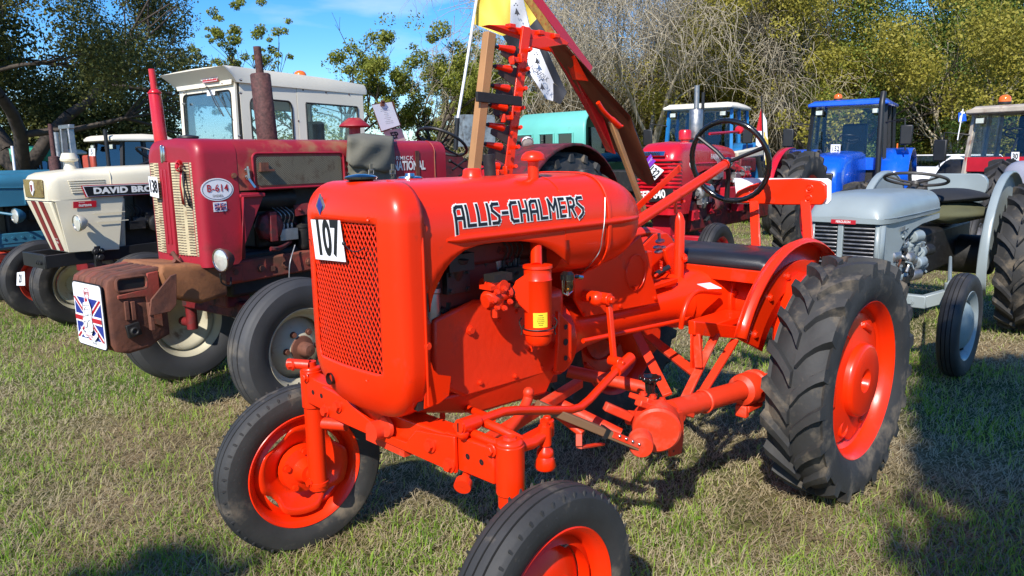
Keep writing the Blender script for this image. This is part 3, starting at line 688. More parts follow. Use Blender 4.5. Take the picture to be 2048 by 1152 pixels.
pr = [A.p(px, py, y=.14) for px, py in ((868, 770), (932, 795), (1000, 776), (1060, 758), (1115, 743), (1128, 700), (1130, 640), (1050, 600), (950, 600), (868, 640))]
b.plate([(p.x, .14, p.z) for p in pr], (0, -.02, 0)); b.build('side_cover', M_orc, ac, bevel=.01)
for px, py in ((1063, 697), (1110, 741), (940, 660), (1110, 690)):
    b = MB(); q = A.p(px, py, y=.141); b.box(q + V(0, .006, 0), (.018, .012, .016)) if px == 1063 else b.bolt(q, (0, 1, 0), .011, .012); b.build('bolt', M_orc, ac)
b = MB(); q0 = A.p(1010, 515, y=.10); b.box(q0 + V(0, 0, .01), (.10, .03, .10)); o = b.build('tin_plate', M_stl, ac, bevel=.012)
clutter(ac, (1.28, .09, .99), (1.78, .13, 1.15), [M_dark, M_dark, MATS['shade_darkened_engine_paint'], M_stl], 8, n=16, s=.75)
for px, py in ((900, 770), (960, 765), (1030, 752), (1085, 735), (1000, 640), (1035, 622)):
    b = MB(); b.bolt(A.p(px, py, y=.141), (0, 1, 0), .006, .007); b.build('bolt', M_orc, ac)
# carburettor: overlapping castings
cb = A.p(990, 595, y=.20); b = MB()
b.sph(cb + V(.015, 0, .0), .036, (1, .9, .8)); b.cyl(cb + V(.0, 0, -.035), cb + V(0, 0, .05), .026, n=16); b.cyl(cb + V(.05, .01, -.005), cb + V(-.05, .01, .012), .019, n=14)
b.cyl(cb + V(-.01, -.06, .035), cb + V(-.01, .03, .035), .02, n=14); b.box(cb + V(0, 0, .035), (.08, .05, .012)); b.cyl(cb + V(.02, .02, -.03), cb + V(.02, .02, -.055), .009, n=8)
for i in range(7):
    a = i * .9; b.bolt(cb + V(.035 * math.cos(a), .03, .03 * math.sin(a)), (.2, 1, .1), .0065, .012)
b.build('carburettor', M_orc, ac)
b = MB(); b.box(cb + V(-.01, .005, .062), (.075, .045, .022)); b.tube([cb + V(-.03, 0, .02), cb + V(-.09, 0, .0), cb + V(-.13, -.01, .01)], .021, 14); b.tube([cb + V(.0, 0, .06), cb + V(-.05, .0, .05), cb + V(-.10, .0, .02)], .004, 6); b.build('carburettor_hose', M_dark, ac)
# oil-bath air cleaner
ac0 = A.p(1076, 610, y=.24); cx, cy = ac0.x, .24
zt_, zm, zl = A.p(1076, 531, y=.24).z, A.p(1076, 657, y=.24).z, A.p(1076, 688, y=.24).z
rr_ = .043; b = MB()
b.lathe([(.001, zt_ + .004), (rr_ + .003, zt_ + .002), (rr_ + .004, zt_ - .006), (rr_, zt_ - .009), (rr_, zt_ - .04), (rr_ + .0025, zt_ - .043), (rr_, zt_ - .046), (rr_, zm), (rr_ + .005, zm - .004), (rr_ + .005, zm - .012), (rr_ - .001, zm - .016), (rr_ - .002, zl + .012), (rr_ - .012, zl), (.001, zl - .002)], (cx, cy, 0), n=36)
b.cyl((cx, cy - .005, zt_), (AIX, .13, 1.30), .018, n=16)
b.plate([V(cx + .038, cy, zt_ - .015), V(cx + .075, cy - .02, zt_ - .04), V(cx + .088, cy - .03, zt_ - .07), V(cx + .07, cy - .02, zt_ - .11), V(cx + .038, cy, zt_ - .15)], (0, .005, 0))
acl = b.build('air_cleaner', M_or, ac, ang=45)
d = (A.loc(CO) - V(cx, cy, zm)); d.z = 0; d.normalize(); a0 = math.atan2(d.y, d.x)
b = MB(); secs = []
for i in range(9):
    a = a0 + .15 - 1.0 * i / 8 + .0; secs.append([V(cx + (rr_ + .001) * math.cos(a), cy + (rr_ + .001) * math.sin(a), z) for z in (zm + .022, zm + .07)])
zlab = zm + .046
sc = [[V(cx + (rr_ + .0012) * math.cos(a0 + t), cy + (rr_ + .0012) * math.sin(a0 + t), z) for z in (zm + .012, zm + .058)] for t in [ -.35 + 1.05 * i / 8 for i in range(9)]]
b.loft(sc, closed=False); b.build('yellow_label', M_yel, acl)
def oncyl(rad):
    def f(p):
        t = p.x; return V(cx + rad * math.cos(a0 + t), cy + rad * math.sin(a0 + t), p.z)
    return f
for i, (ln, zz) in enumerate((('WARNING', .051), ('service this air cleaner', .044), ('every 10 hours of work', .038), ('keep oil to the level mark', .032), ('and clean the screen', .026), ('do not run dry', .020))):
    t = text('label_print', ln, M_ink, acl, (.175, 0, zm + zz), (1, 0, 0), (0, 0, 1), .0036, xs=.95 / (rr_) * .9 * (.5 if i else .7), fn=oncyl(rr_ + .0022), off=.01)
b = MB(); b.tube([V(cx + (rr_ + .006) * math.cos(t), cy + (rr_ + .006) * math.sin(t), zm + .004) for t in [i * math.pi / 16 for i in range(32)]], .0022, 5, closed=True)
for sgn in (1, -1):
    u = V(-math.sin(a0), math.cos(a0), 0) * sgn
    q = V(cx, cy, 0) + u * (rr_ + .008); b.tube(bez([q + V(0, 0, zm + .035), q + u * .008 + V(0, 0, zm + .02), q + V(0, 0, zm - .004), q + u * .003 + V(0, 0, zm - .02)], 4), .0022, 5)
b.build('clip_wire', M_dark, acl)
# sediment bowl
sb = A.p(1135, 566, y=.20); b = MB()
b.lathe([(.001, .04), (.014, .04), (.024, .03), (.025, .012), (.012, .008)], sb, n=20); b.cyl(sb + V(0, 0, .02), sb + V(-.055, .005, .016), .007, n=8); b.build('sediment_bowl_top', M_blkg, ac)
b = MB(); b.lathe([(.020, .010), (.022, -.012), (.018, -.026), (.001, -.028)], sb, n=20); bo = b.build('sediment_bowl', M_bowl, ac)
b = MB(); b.tube([sb + V(.026, 0, .012), sb + V(.024, 0, -.03), sb + V(0, 0, -.042), sb + V(-.024, 0, -.03), sb + V(-.026, 0, .012)], .0028, 6); b.cyl(sb + V(0, 0, -.025), sb + V(0, 0, -.042), .005, n=8); b.lathe([(.015, -.02), (.016, -.024), (.001, -.025)], sb, n=16); b.cyl(sb + V(-.04, .0, .018), sb + V(-.065, .01, .012), .008, n=8); b.build('bowl_clamp', M_chr, ac)
# ---- frame flange behind the engine, torque tube, gearbox and housings
b = MB(); f = [A.p(px, py, y=.19) for px, py in ((1116, 622), (1143, 650), (1143, 722), (1127, 744), (1112, 744), (1116, 690))]
b.plate([(p.x, .175, p.z) for p in f], (0, .018, 0)); fl = b.build('frame_bracket', M_or, ac, bevel=.004)
for px, py in ((1131, 654), (1131, 684), (1131, 716)):
    b = MB(); q = A.p(px, py, y=.194); b.lathe([(.009 if py != 684 else .012, .0012), (.001, .0012)], q, (0, 1, 0), n=16); b.build('bolt_hole', M_ink, ac)
b = MB()
xa = A.p(1145, 640, y=.1).x
b.lathe([(.15, 0), (.155, -.03), (.13, -.06), (.105, -.12), (.088, -.2), (.078, -.32), (.078, -.62), (.085, -.78), (.12, -.86)], (1.20, 0, .80), (1, 0, 0), n=36)
b.build('torque_tube', M_or2 if False else M_or, ac, ang=45)
b = MB(); b.tube([A.p(1166, 682, y=.13), A.p(1386, 636, y=.13)], .009, 10); b.build('rod', M_or, ac)
b = MB(); secs = []
for x, ww, hh, zc in ((.36, .09, .085, .80), (.27, .13, .12, .80), (.16, .17, .15, .80), (.02, .18, .18, .80), (-.12, .18, .18, .80), (-.24, .15, .16, .79), (-.28, .10, .1, .78)):
    secs.append([V(x, y, z + zc) for y, z in rrect(2 * ww, 2 * hh, min(ww, hh) * .75, 5)])
b.loft(secs); b.lathe([(.12, .0), (.12, .012), (.06, .02)], (.0, 0, .965), n=24); gbx = b.build('transmission', M_or, ac, ang=50)
for sgn in (1, -1):
    b = MB(); b.cyl((0, sgn * .16, .79), (0, sgn * .40, .77), .125, .10, n=32); b.cyl((0, sgn * .16, .79), (0, sgn * .185, .79), .16, n=32); b.build('axle_housing', M_or, ac, bevel=.006)
    for i in range(6):
        b = MB(); a = i * 1.047 + .3; b.bolt((.142 * math.cos(a), sgn * .185, .79 + .142 * math.sin(a)), (0, sgn, 0), .012, .012); b.build('bolt', M_or, ac)
    b = MB(); sec = []
    for y in (.36, .375, .45, .465):
        k = 0 if y in (.375, .45) else .015
        pts = [(.13 - k, .80), (.11 - k, .90 - k), (0, .93 - k), (-.11 + k, .90 - k), (-.13 + k, .80), (-.12 + k, .50), (-.08, .42 + k), (0, .39 + k), (.08, .42 + k), (.12 - k, .50)]
        sec.append([V(x, sgn * y, z) for x, z in pts])
    b.loft(sec); b.cyl((0, sgn * .44, .506), (0, sgn * .60, .506), .06, n=20); b.build('final_drive', M_or, ac, ang=40)
# big flat panel beside the battery box
b = MB(); pn = [A.p(px, py, y=.10) for px, py in ((1190, 530), (1255, 495), (1282, 470), (1318, 602), (1318, 606), (1170, 634), (1150, 600), (1148, 560))]
b.plate([(p.x, .10, p.z) for p in pn], (0, -.012, 0)); b.plate([(p.x, -.10, p.z) for p in pn], (0, .012, 0)); b.box((.80, 0, .98), (.34, .18, .16)); pnl = b.build('side_panel', M_or, ac, bevel=.003)
q = A.p(1272, 545, y=.105); b = MB(); b.tube([q + V(.062 * math.cos(t), 0, .07 * math.sin(t)) for t in [i * math.pi / 14 for i in range(28)]], .002, 6, closed=True)
b.plate([q + V(.004, .002, -.068), q + V(-.012, .002, -.052), q + V(.02, .002, -.052)], (0, .004, 0)); b.build('pressed_ring', M_or, pnl)
for px, py in ((1170, 628), (1240, 612), (1310, 596)):
    b = MB(); b.bolt(A.p(px, py, y=.102), (0, 1, 0), .007, .006); b.build('bolt', M_or, ac)
# ---- clutch / mower lift lever hanging on the side
b = MB(); pv = A.p(1200, 596, y=.17); pb_ = A.p(1228, 722, y=.24)
b.cyl(pv + V(0, -.08, 0), pv + V(0, .045, 0), .022, n=18); b.cyl(pv + V(0, .04, 0), pv + V(0, .06, 0), .014, n=6); b.sph(pv + V(.02, 0, .0), .028); b.bar(pv + V(-.012, .03, -.01), pb_, .022, .016, up=(0, 1, 0)); b.tube([pb_ + V(0, -.02, 0), pb_ + V(0, .03, 0)], .018, 12)
b.cyl(pb_ + V(0, .0, 0), pb_ + V(0, .045, 0), .01, n=6); b.build('lift_lever', M_or, ac, bevel=.003)
b = MB(); P_ = [A.p(1258, 718, y=.26), A.p(1232, 742, y=.27), A.p(1178, 800, y=.30), A.p(1160, 815, y=.31), A.p(1140, 820, y=.32), A.p(1030, 821, y=.35), A.p(1005, 824, y=.355), A.p(960, 840, y=.36), A.p(925, 852, y=.365)]
b.tube(P_, .0135, 14); b.cyl(P_[0] + (P_[0] - P_[1]).normalized() * .012, P_[1], .0205, n=16); d_ = (P_[-2] - P_[-1]).normalized(); b.cyl(P_[-1] - d_ * .01, P_[-1] + d_ * .055, .021, n=18); b.cyl(P_[-1] - d_ * .016, P_[-1] - d_ * .009, .017, n=18)
b.sph(P_[-1] + V(.0, 0, -.02), .018); dl = b.build('drag_link', M_or, ac, ang=45)
b = MB(); b.bar(P_[-1] - d_ * .017 + V(0, 0, -.012), P_[-1] - d_ * .017 + V(0, 0, .012), .003, .003); b.build('screw_slot', M_ink, dl)
# ---- front axle
KX = 1.84; KY = .50
b = MB(); b.bar((KX, -.335, .64), (KX, .335, .655), .075, .085, m=0); b.build('axle_beam', M_or, ac, bevel=.006)
b = MB(); f = [(-.34, .70), (-.20, .69), (-.13, .665), (.02, .625), (.12, .63), (.17, .68), (.34, .705), (.34, .60), (-.34, .60)]
b.plate([(KX + .04, y, z) for y, z in f], (.012, 0, 0)); b.build('axle_channel', M_or, ac, bevel=.003)
for sgn in (1, -1):
    b = MB(); b.bar((KX + .008, sgn * .28, .652), (KX + .008, sgn * .475, .655), .055, .10); ax = b.build('axle_extension', M_or, ac, bevel=.005)
    for yy in (.375, .43):
        b = MB(); b.lathe([(.0085, .0012), (.001, .0012)], (KX + .0355, sgn * yy, .655), (1, 0, 0), n=14); b.build('bolt_hole', M_ink, ax)
    b = MB(); b.cyl((KX, sgn * KY, .58), (KX, sgn * KY, .715), .038, n=28); b.lathe([(.036, .715), (.036, .722), (.03, .728), (.001, .729)], (KX, sgn * KY, 0), n=28)
    b.build('kingpin_sleeve', M_or, ac, bevel=.003)
    b = MB(); b.cyl((KX, sgn * KY, .27), (KX, sgn * KY, .585), .033, n=28); b.lathe([(.034, .30), (.037, .298), (.037, .285), (.034, .283)], (KX, sgn * KY, 0), n=28); b.lathe([(.001, .725), (.016, .735), (.02, .724)], (KX, sgn * KY, 0), n=20)
    b.cyl((KX, sgn * KY, .315), (KX, sgn * .64, .315), .030, .022, n=20); b.sph((KX, sgn * KY, .285), .036, (1, 1, .9)); b.bolt((KX + .033, sgn * KY, .30), (1, 0, 0), .012, .012); b.build('spindle', M_or, ac, ang=45)
    b = MB(); e1 = V(KX - .19, sgn * .455, .69); b.bar((KX, sgn * KY, .70), e1, .03, .024, w2=.03); b.cyl(e1 + V(0, 0, -.02), e1 + V(0, 0, .028), .02, n=16); b.cyl(e1 + V(0, 0, .028), e1 + V(0, 0, .038), .012, n=6)
    b.bolt((KX + .036, sgn * KY - .03 * sgn, .70), (1, 0, 0), .014, .014); b.build('steering_arm', M_or, ac, bevel=.004)
    for yy, zz in ((.24, .655), (.32, .62)):
        b = MB(); b.bolt((KX + .052, sgn * yy, zz), (1, 0, 0), .016, .016); b.build('bolt', M_orc, ac)
# tie rods, lower U bolt, dangling grease cup at the left steering arm
b = MB(); e1 = V(KX - .19, .455, .70); cR = A.p(1085, 878, y=.50)
P0 = A.p(968, 845, y=.36); b.tube([P0, A.p(1000, 858, y=.42), A.p(1045, 882, y=.48)], .013, 12); b.build('tie_rod', M_or, ac)
b = MB(); b.tube([A.p(912, 852, y=.30), A.p(990, 885, y=.46), A.p(1012, 890, y=.5)], .012, 12); b.build('tie_rod', M_or, ac)
b = MB(); q = A.p(1090, 868, y=.50); b.tube([(KX - .01, .50, .70), q + V(.05, 0, -.01), q], [.018, .017, .014], 12); b.cyl(q + V(0, 0, .024), q + V(0, 0, -.03), .018, n=16); b.cyl(q + V(0, 0, .024), q + V(0, 0, .036), .012, n=6)
b.lathe([(.012, -.03), (.013, -.036), (.022, -.045), (.024, -.058), (.022, -.062), (.024, -.066), (.030, -.09), (.026, -.098), (.001, -.10)], q, n=20); b.build('ball_joint', M_or, ac, ang=45)
b = MB(); q = A.p(930, 955, x=KX + .03); b.lathe([(.001, .03), (.024, .03), (.024, .01), (.012, .0), (.012, -.05)], q + V(.0, 0, -.005), (.8, .5, -.35), n=18); b.build('clamp_stud', M_orc, ac)
b = MB(); b.bar((KX, -.10, .60), (KX, .10, .60), .09, .05); b.cyl((1.74, 0, .64), (1.93, 0, .64), .03, n=20); b.lathe([(.001, .01), (.03, .01), (.034, 0)], (KX + .053, .03, .655), (1, 0, 0), n=20); b.build('axle_pivot', M_or2, ac)
b = MB(); q = A.p(603, 755, y=-.56); b.cyl((KX, -KY, .715), (KX, -KY, .745), .02, n=12); b.cyl((KX + .01, -KY + .01, .735), (KX + .06, -KY - .05, .74), .018, n=10); b.bolt((KX + .05, -KY - .03, .735), (1, -.3, 0), .014, .02); b.build('steering_arm', M_orc, ac)
b = MB(); q = A.p(668, 846, x=KX - .05); b.cyl(q + V(.03, -.03, 0), q + V(-.02, .05, 0), .022, n=12); b.build('rod_end', M_orc, ac)
# radius rods running back from the axle to the frame, brake linkage
b = MB(); b.bar((KX - .02, -.30, .62), (1.05, -.06, .60), .045, .03); b.bar((KX - .02, .30, .62), (1.05, .06, .60), .04, .03); b.build('radius_rod', M_or2, ac, bevel=.004)
b = MB(); P_ = [A.p(1057, 785, y=.20), A.p(1055, 800, y=.20), A.p(1040, 830, y=.22), A.p(1005, 875, y=.26)]
b.tube(bez(P_, 4), .0165, 12); b.sph(P_[0], .018); b.build('brace_tube', M_or2, ac)
# wheels
kwf = dict(kind='rib', Mt=M_rubd, Mr=M_or, ribs=3, sipes=46)
wheel('front_wheel', ac, (KX, .62, .315), False, .315, .207, .125, disc='front', steer=2, label='near front wheel cut by the bottom of the frame', spin=.3, **kwf)
wheel('front_wheel', ac, (KX, -.62, .315), True, .315, .207, .125, disc='front', steer=-5.5, label='far front wheel seen from its inner side', spin=1.0, **kwf)
for sgn in (1, -1):
    wheel('rear_wheel', ac, (0, sgn * .625, .506), sgn < 0, .508, .325, .24, disc='cast', kind='lug', Mt=M_rubd, Mr=M_or, lugs=21, lh=.025, spin=.1)
# ---- fenders
for sgn in (1, -1):
    b = MB(); secs = []; Rf_ = .565
    for i in range(19):
        a = R(24 + (132 - 24) * i / 18); c_, s_ = math.cos(a), math.sin(a)
        y0, y1 = .395, .447
        prof = [(Rf_ - .035, y0 - .004), (Rf_ - .012, y0 - .002), (Rf_, y0 + .012), (Rf_ + .006, (y0 + y1) / 2), (Rf_, y1 - .012), (Rf_ - .01, y1)]
        secs.append([V(r * c_, sgn * y, .506 + r * s_) for r, y in prof])
    b.loft(secs, closed=False); b.build('fender', M_or, ac, solid=.004, ang=45)
    b = MB(); secs = []
    for i in range(15):
        a = R(24 + (118 - 24) * i / 14); c_, s_ = math.cos(a), math.sin(a)
        secs.append([V(r * c_, sgn * .398, .506 + r * s_) for r in (.56, .30)])
    b.loft(secs, closed=False); b.build('fender_plate', M_or, ac, solid=.004)
    b = MB(); secs = []
    for i in range(15):
        a = R(24 + (118 - 24) * i / 14); c_, s_ = math.cos(a), math.sin(a)
        secs.append([V(r * c_, sgn * y, .506 + r * s_) for r, y in ((.475, .400), (.475, .412), (.37, .412), (.37, .400))])
    b.loft(secs); b.build('fender_band', M_or, ac, bevel=.002)
    for a in (30, 54, 76):
        b = MB(); b.bolt((.43 * math.cos(R(a)), sgn * .412, .506 + .43 * math.sin(R(a))), (0, sgn, 0), .012, .012); b.build('bolt', M_or, ac)
# ---- steering column, post, wheel
st = A.p(1448, 330, y=0); sb_ = A.p(1262, 452, y=0.04)
b = MB(); b.tube([sb_ + (sb_ - st).normalized() * .1, sb_, st], [.021, .023, .0215], 20); b.lathe([(.0245, .0), (.0245, .01), (.012, .016), (.001, .017)], st, (st - sb_), n=20); b.build('steering_column', M_or, ac, ang=50)
b = MB(); pt_ = A.p(1360, 418, y=.0); pb2 = V(A.p(1357, 572, y=.02).x, .02, A.p(1357, 572, y=.02).z)
b.tube([pb2 + V(0, 0, -.02), V(pb2.x, .02, pt_.z - .05), V(pb2.x + .0, .015, pt_.z - .03), V(pb2.x, .01, pt_.z - .015)], [.022, .022, .018, .012], 18)
b.bolt(V(pb2.x, .04, 1.0), (0, 1, 0), .012, .014); b.bolt(V(pb2.x - .0, .045, .99), (-.3, 1, 0), .012, .014)
cl = pt_ + V(0, 0, .02); b.bar(cl + V(0, -.02, -.04), cl + V(0, -.025, .02), .014, .01); b.bolt(cl + V(.02, .02, .015), (0, 1, .3), .009, .014); b.build('steering_post', M_or, ac, ang=45)
axs = (st - sb_).normalized(); wc = st + axs * .015
# rim plane: fit its tilt from the ellipse (rim 1370-1532 x 233-397)
b = MB(); u, v = perp(axs); nrm = axs
ctr = st + axs * .02; RS = .193
ring = [ctr + axs * .035 + (u * math.cos(t) + v * math.sin(t)) * RS for t in [i * math.pi / 32 for i in range(64)]]
b.tube(ring, .0125, 12, closed=True); sw = b.build('steering_wheel', M_blkg, ac)
b = MB()
for i in range(36):
    t = i * math.pi / 18; c_ = ctr + axs * .035 + (u * math.cos(t) + v * math.sin(t)) * RS; d_ = -u * math.sin(t) + v * math.cos(t)
    b.tube([c_ - d_ * .004, c_ + d_ * .004], .0138, 10)
b.build('finger_grip', M_blkg, sw)
b = MB(); b.lathe([(.001, .03), (.018, .028), (.026, .02), (.028, -.005), (.022, -.01)], ctr, axs, n=24); b.build('wheel_hub', M_blkg, sw)
for t in (0.35, 2.44, 4.54):
    e_ = ctr + axs * .035 + (u * math.cos(t) + v * math.sin(t)) * (RS - .005); b = MB(); b.tube([ctr + axs * .012, ctr + axs * .022 + (e_ - ctr) * .4, e_], [.012, .011, .013], 10, flat=.8); b.build('spoke', M_blk, sw)
# long lever beside the column
b = MB(); l0, l1 = A.p(1282, 408, y=-.05), A.p(1358, 337, y=-.05); b.bar(l0 + (l0 - l1) * .35, l1, .006, .030, up=(0, 0, 1)); b.lathe([(.016, -.003), (.016, .003)], l1, (0, 1, 0), n=20, cap=True); b.build('hand_lever', M_or, ac, bevel=.002)
# ---- seat: bench cushion on a frame, back board on two uprights
SX0, SX1 = .17, -.14
b = MB(); c0 = [A.p(1365, 548, y=-.02), A.p(1532, 560, y=.40)]
secs = []
for x, z in ((.20, .945), (.205, .975), (.19, 1.0), (.15, 1.012), (.0, 1.016), (-.14, 1.012), (-.17, .99), (-.17, .95)):
    secs.append([V(x, y, z - (.012 if abs(y) > .33 else 0)) for y in (-.36, -.34, -.33, .33, .34, .36)])
b.loft(secs, closed=False); b.build('seat_cushion', M_blkr, ac, solid=.02, ang=50)
b = MB(); b.bar((.215, -.37, .925), (.215, .40, .925), .02, .055); b.bar((-.17, -.37, .925), (-.17, .37, .925), .02, .04)
for y in (-.35, .35): b.bar((.21, y, .925), (-.17, y, .925), .02, .04)
for y in (-.12, .12): b.bar((-.05, y, .90), (-.05, y, .80), .03, .03)
b.build('seat_frame', M_or, ac, bevel=.003)
b = MB(); XB = -.30; Q = [A.p(px, py, x=XB) for px, py in ((1462, 405), (1474, 382), (1500, 370), (1540, 359), (1600, 357), (1640, 362), (1652, 370), (1652, 395), (1643, 410), (1560, 410))]
Q = [V(XB, q.y, q.z) for q in Q]; b.plate(Q, (-.018, 0, 0)); bk = b.build('seat_back', M_or, ac, bevel=.006)
b = MB(); Q2 = [A.p(px, py, x=XB - .03) for px, py in ((1474, 408), (1468, 356), (1655, 357), (1662, 362), (1662, 400), (1656, 408))]; b.plate([V(XB - .03, q.y, q.z) for q in Q2], (-.008, 0, 0)); b.build('white_back_board', M_pap, ac, bevel=.002)
for px, py in ((1619, 377), (1617, 397), (1504, 379), (1500, 397)):
    b = MB(); q = A.p(px, py, x=XB + .0); b.tube([V(XB + .001, q.y + .017 * math.cos(t), q.z + .017 * math.sin(t)) for t in [i * math.pi / 10 for i in range(20)]], .0022, 5, closed=True); b.lathe([(.009, .0), (.008, .005), (.001, .006)], q, (1, 0, 0), n=12); b.build('board_bolt', M_or, bk)
for (pa, pb3) in (((1505, 408), (1514, 486)), ((1607, 408), (1622, 500))):
    b = MB(); a_ = A.p(*pa, x=XB); c_ = A.p(*pb3, x=XB + .10); b.bar(V(XB - .012, a_.y, a_.z + .03), V(XB + .10, c_.y, c_.z - .06), .012, .045, up=(0, 1, 0)); b.build('seat_upright', M_or, ac, bevel=.003)
# pedals, bracket and lever left of the seat, gear knob
b = MB(); q = [A.p(px, py, y=-.12) for px, py in ((1286, 492), (1310, 468), (1335, 466), (1350, 485), (1352, 560), (1315, 560), (1300, 520))]
b.plate([(p.x, -.12, p.z) for p in q], (0, -.02, 0)); b.build('platform_bracket', M_or, ac, bevel=.004)
b = MB(); q = [A.p(px, py, y=-.02) for px, py in ((1330, 500), (1350, 486), (1356, 560), (1335, 520))]; b.plate([(p.x, -.02, p.z) for p in q], (0, -.02, 0)); b.build('pedal_bracket', M_or, ac, bevel=.004)
b = MB(); q = A.p(1320, 487, y=-.04)
for dx, dz, rr2 in ((0, .01, .02), (.02, -.015, .018), (-.02, -.02, .016), (.01, -.035, .018)): b.sph(q + V(dx, 0, dz), rr2, (1.5, .8, .55))
b.tube([q, q + V(.01, 0, .045)], .007, 8); b.build('pedal', M_stl, ac)
b = MB(); q0, q1 = A.p(1312, 548, y=.04), A.p(1338, 534, y=.06); b.tube([q0, q1], .011, 12); b.build('rubber_grip', M_blkr, ac)
b = MB(); q0 = A.p(1322, 535, y=.05); b.tube([q0 + V(.006 * math.cos(t), .006 * math.sin(t), t * .0011 - .02) for t in [i * .5 for i in range(90)]], .0016, 4); b.build('spring', M_or, ac)
b = MB(); b.tube(bez([A.p(1310, 552, y=.06), A.p(1330, 540, y=.0), A.p(1350, 560, y=-.05)], 5), .006, 8); b.bar(A.p(1300, 575, y=.05), A.p(1350, 560, y=.05), .03, .02); b.box(A.p(1330, 565, y=.03), (.08, .06, .03)); b.build('brake_linkage', M_or, ac, bevel=.003)
# white scuff plate and hooked lever on the gearbox
b = MB(); b.tube(bez([A.p(1362, 656, y=.19), A.p(1366, 630, y=.2), A.p(1378, 598, y=.2), A.p(1398, 583, y=.2), A.p(1440, 586, y=.18)], 6), .011, 10); b.build('hooked_lever', M_or, ac)
b = MB(); b.plate([A.p(px, py, z=.978) for px, py in ((1394, 569), (1420, 566), (1443, 577), (1415, 578))], (0, 0, .002)); b.build('decal', M_pap, ac)
# ---- mower drive under the tractor: hanger frame, gearbox with drum, cross shaft, pitman stick
MY = .34
b = MB(); q = [A.p(px, py, y=.30) for px, py in ((1376, 640), (1500, 655), (1500, 678), (1376, 668))]
b.plate([(p.x, .30, p.z) for p in q], (0, .03, 0)); b.box(A.p(1440, 640, y=.24), (.3, .12, .03)); b.build('hanger_rail', M_or, ac, bevel=.004)
b = MB()
for pa, pb4, w_ in (((1432, 668), (1364, 808), .034), ((1470, 680), (1395, 800), .034), ((1393, 668), (1398, 735), .03)):
    b = MB(); b.bar(A.p(*pa, y=.325), A.p(*pb4, y=.345), .012, w_, up=(0, 1, 0)); b.build('hanger_strut', M_or2, ac, bevel=.002)
b = MB(); q = [A.p(px, py, y=.31) for px, py in ((1380, 668), (1402, 668), (1402, 738), (1380, 735))]; b.plate([(p.x, .31, p.z) for p in q], (0, .008, 0)); b.build('hanger_plate', M_or, ac, bevel=.002)
b = MB(); b.bar(A.p(1274, 668, y=-.15), A.p(1335, 790, y=.2), .014, .04, up=(0, 1, 0)); b.build('hanger_strut', M_or2, ac, bevel=.002)
b = MB(); b.bar(A.p(1296, 672, y=-.2), A.p(1395, 750, y=.2), .014, .045, up=(0, 1, 0)); b.build('hanger_strut', M_or2, ac, bevel=.002)
b = MB(); b.tube([A.p(1135, 742, y=-.1), A.p(1300, 778, y=.16)], .026, 16); b.build('cross_tube', M_or2, ac)
s0, s1 = A.p(1340, 822, y=.36), A.p(1535, 765, y=.40)
b = MB(); b.tube([s0, s1], .040, 24); d_ = (s1 - s0).normalized()
L_ = (s1 - s0).length
for t_, r_ in ((.62, .052), (.68, .056), (.70, .056), (.76, .05)): pass
b.lathe([(.042, L_ * .30), (.047, L_ * .305), (.047, L_ * .32), (.042, L_ * .325)], s0, d_, n=28)
b.lathe([(.042, L_ * .68), (.062, L_ * .70), (.066, L_ * .74), (.066, L_ * .79), (.062, L_ * .82), (.070, L_ * .83), (.070, L_ * .87), (.045, L_ * .88)], s0, d_, n=28); b.build('drive_shaft_housing', M_or2, ac, ang=40)
b = MB(); c_ = s0 + d_ * L_ * .8; b.box(c_ + V(0, 0, -.075), (.12, .06, .03)); b.box(c_ + V(.06, 0, -.085), (.03, .05, .05)); b.build('shaft_foot', M_or2, ac, bevel=.006)
gc = A.p(1312, 862, y=.39)
b = MB(); nd = V(1, 0, .03).normalized()
b.lathe([(.001, .045), (.075, .045), (.083, .038), (.085, -.03), (.075, -.04), (.05, -.06)], gc + V(.0, .0, .02), (.75, .62, -.1), n=40); gb1 = b.build('drive_drum', M_or2, ac, ang=40)
b = MB(); c2 = A.p(1282, 886, y=.44); b.lathe([(.001, .03), (.036, .03), (.04, .025), (.04, -.03), (.001, -.03)], c2, (.75, .62, -.1), n=30); b.build('crank_boss', M_or2, ac, ang=40)
b = MB(); q = [A.p(px, py, y=.40) for px, py in ((1334, 828), (1362, 822), (1362, 875), (1358, 905), (1336, 912))]; b.plate([(p.x, .40, p.z) for p in q], (0, .012, 0)); b.build('guard_plate', M_or2, ac, bevel=.002)
for px, py in ((1347, 850), (1347, 870), (1347, 890), (1347, 902)):
    b = MB(); b.lathe([(.005, .0012), (.001, .0012)], A.p(px, py, y=.412), (0, 1, 0), n=10); b.build('bolt_hole', M_ink, ac)
b = MB(); b.bar(A.p(1276, 795, y=.33), A.p(1370, 826, y=.36), .09, .02); b.build('clamp_block', M_or2, ac, bevel=.004)
b = MB(); b.bar(A.p(1276, 805, y=.37), A.p(1365, 836, y=.39), .03, .022); b.build('clamp_block', M_or2, ac, bevel=.004)
for k_ in range(5):
    t_ = (k_ + .5) / 5; p = A.p(1276, 789, y=.33).lerp(A.p(1370, 818, y=.36), t_); b = MB(); b.bolt(p + V(0, 0, .004), (0, 0, 1), .011, .012); b.build('bolt', M_or2, ac)
b = MB(); kb = A.p(1300, 764, y=.28); b.lathe([(.001, .0), (.022, .002), (.03, .012), (.036, .012), (.037, .004), (.03, -.006), (.02, -.012), (.016, -.05), (.03, -.06)], kb + V(0, 0, .01), n=24)
for i in range(10):
    a = i * .628; b.sph(kb + V(.036 * math.cos(a), .036 * math.sin(a), .016), .008, n=8, k=5)
b.build('star_knob', M_blkg, ac)
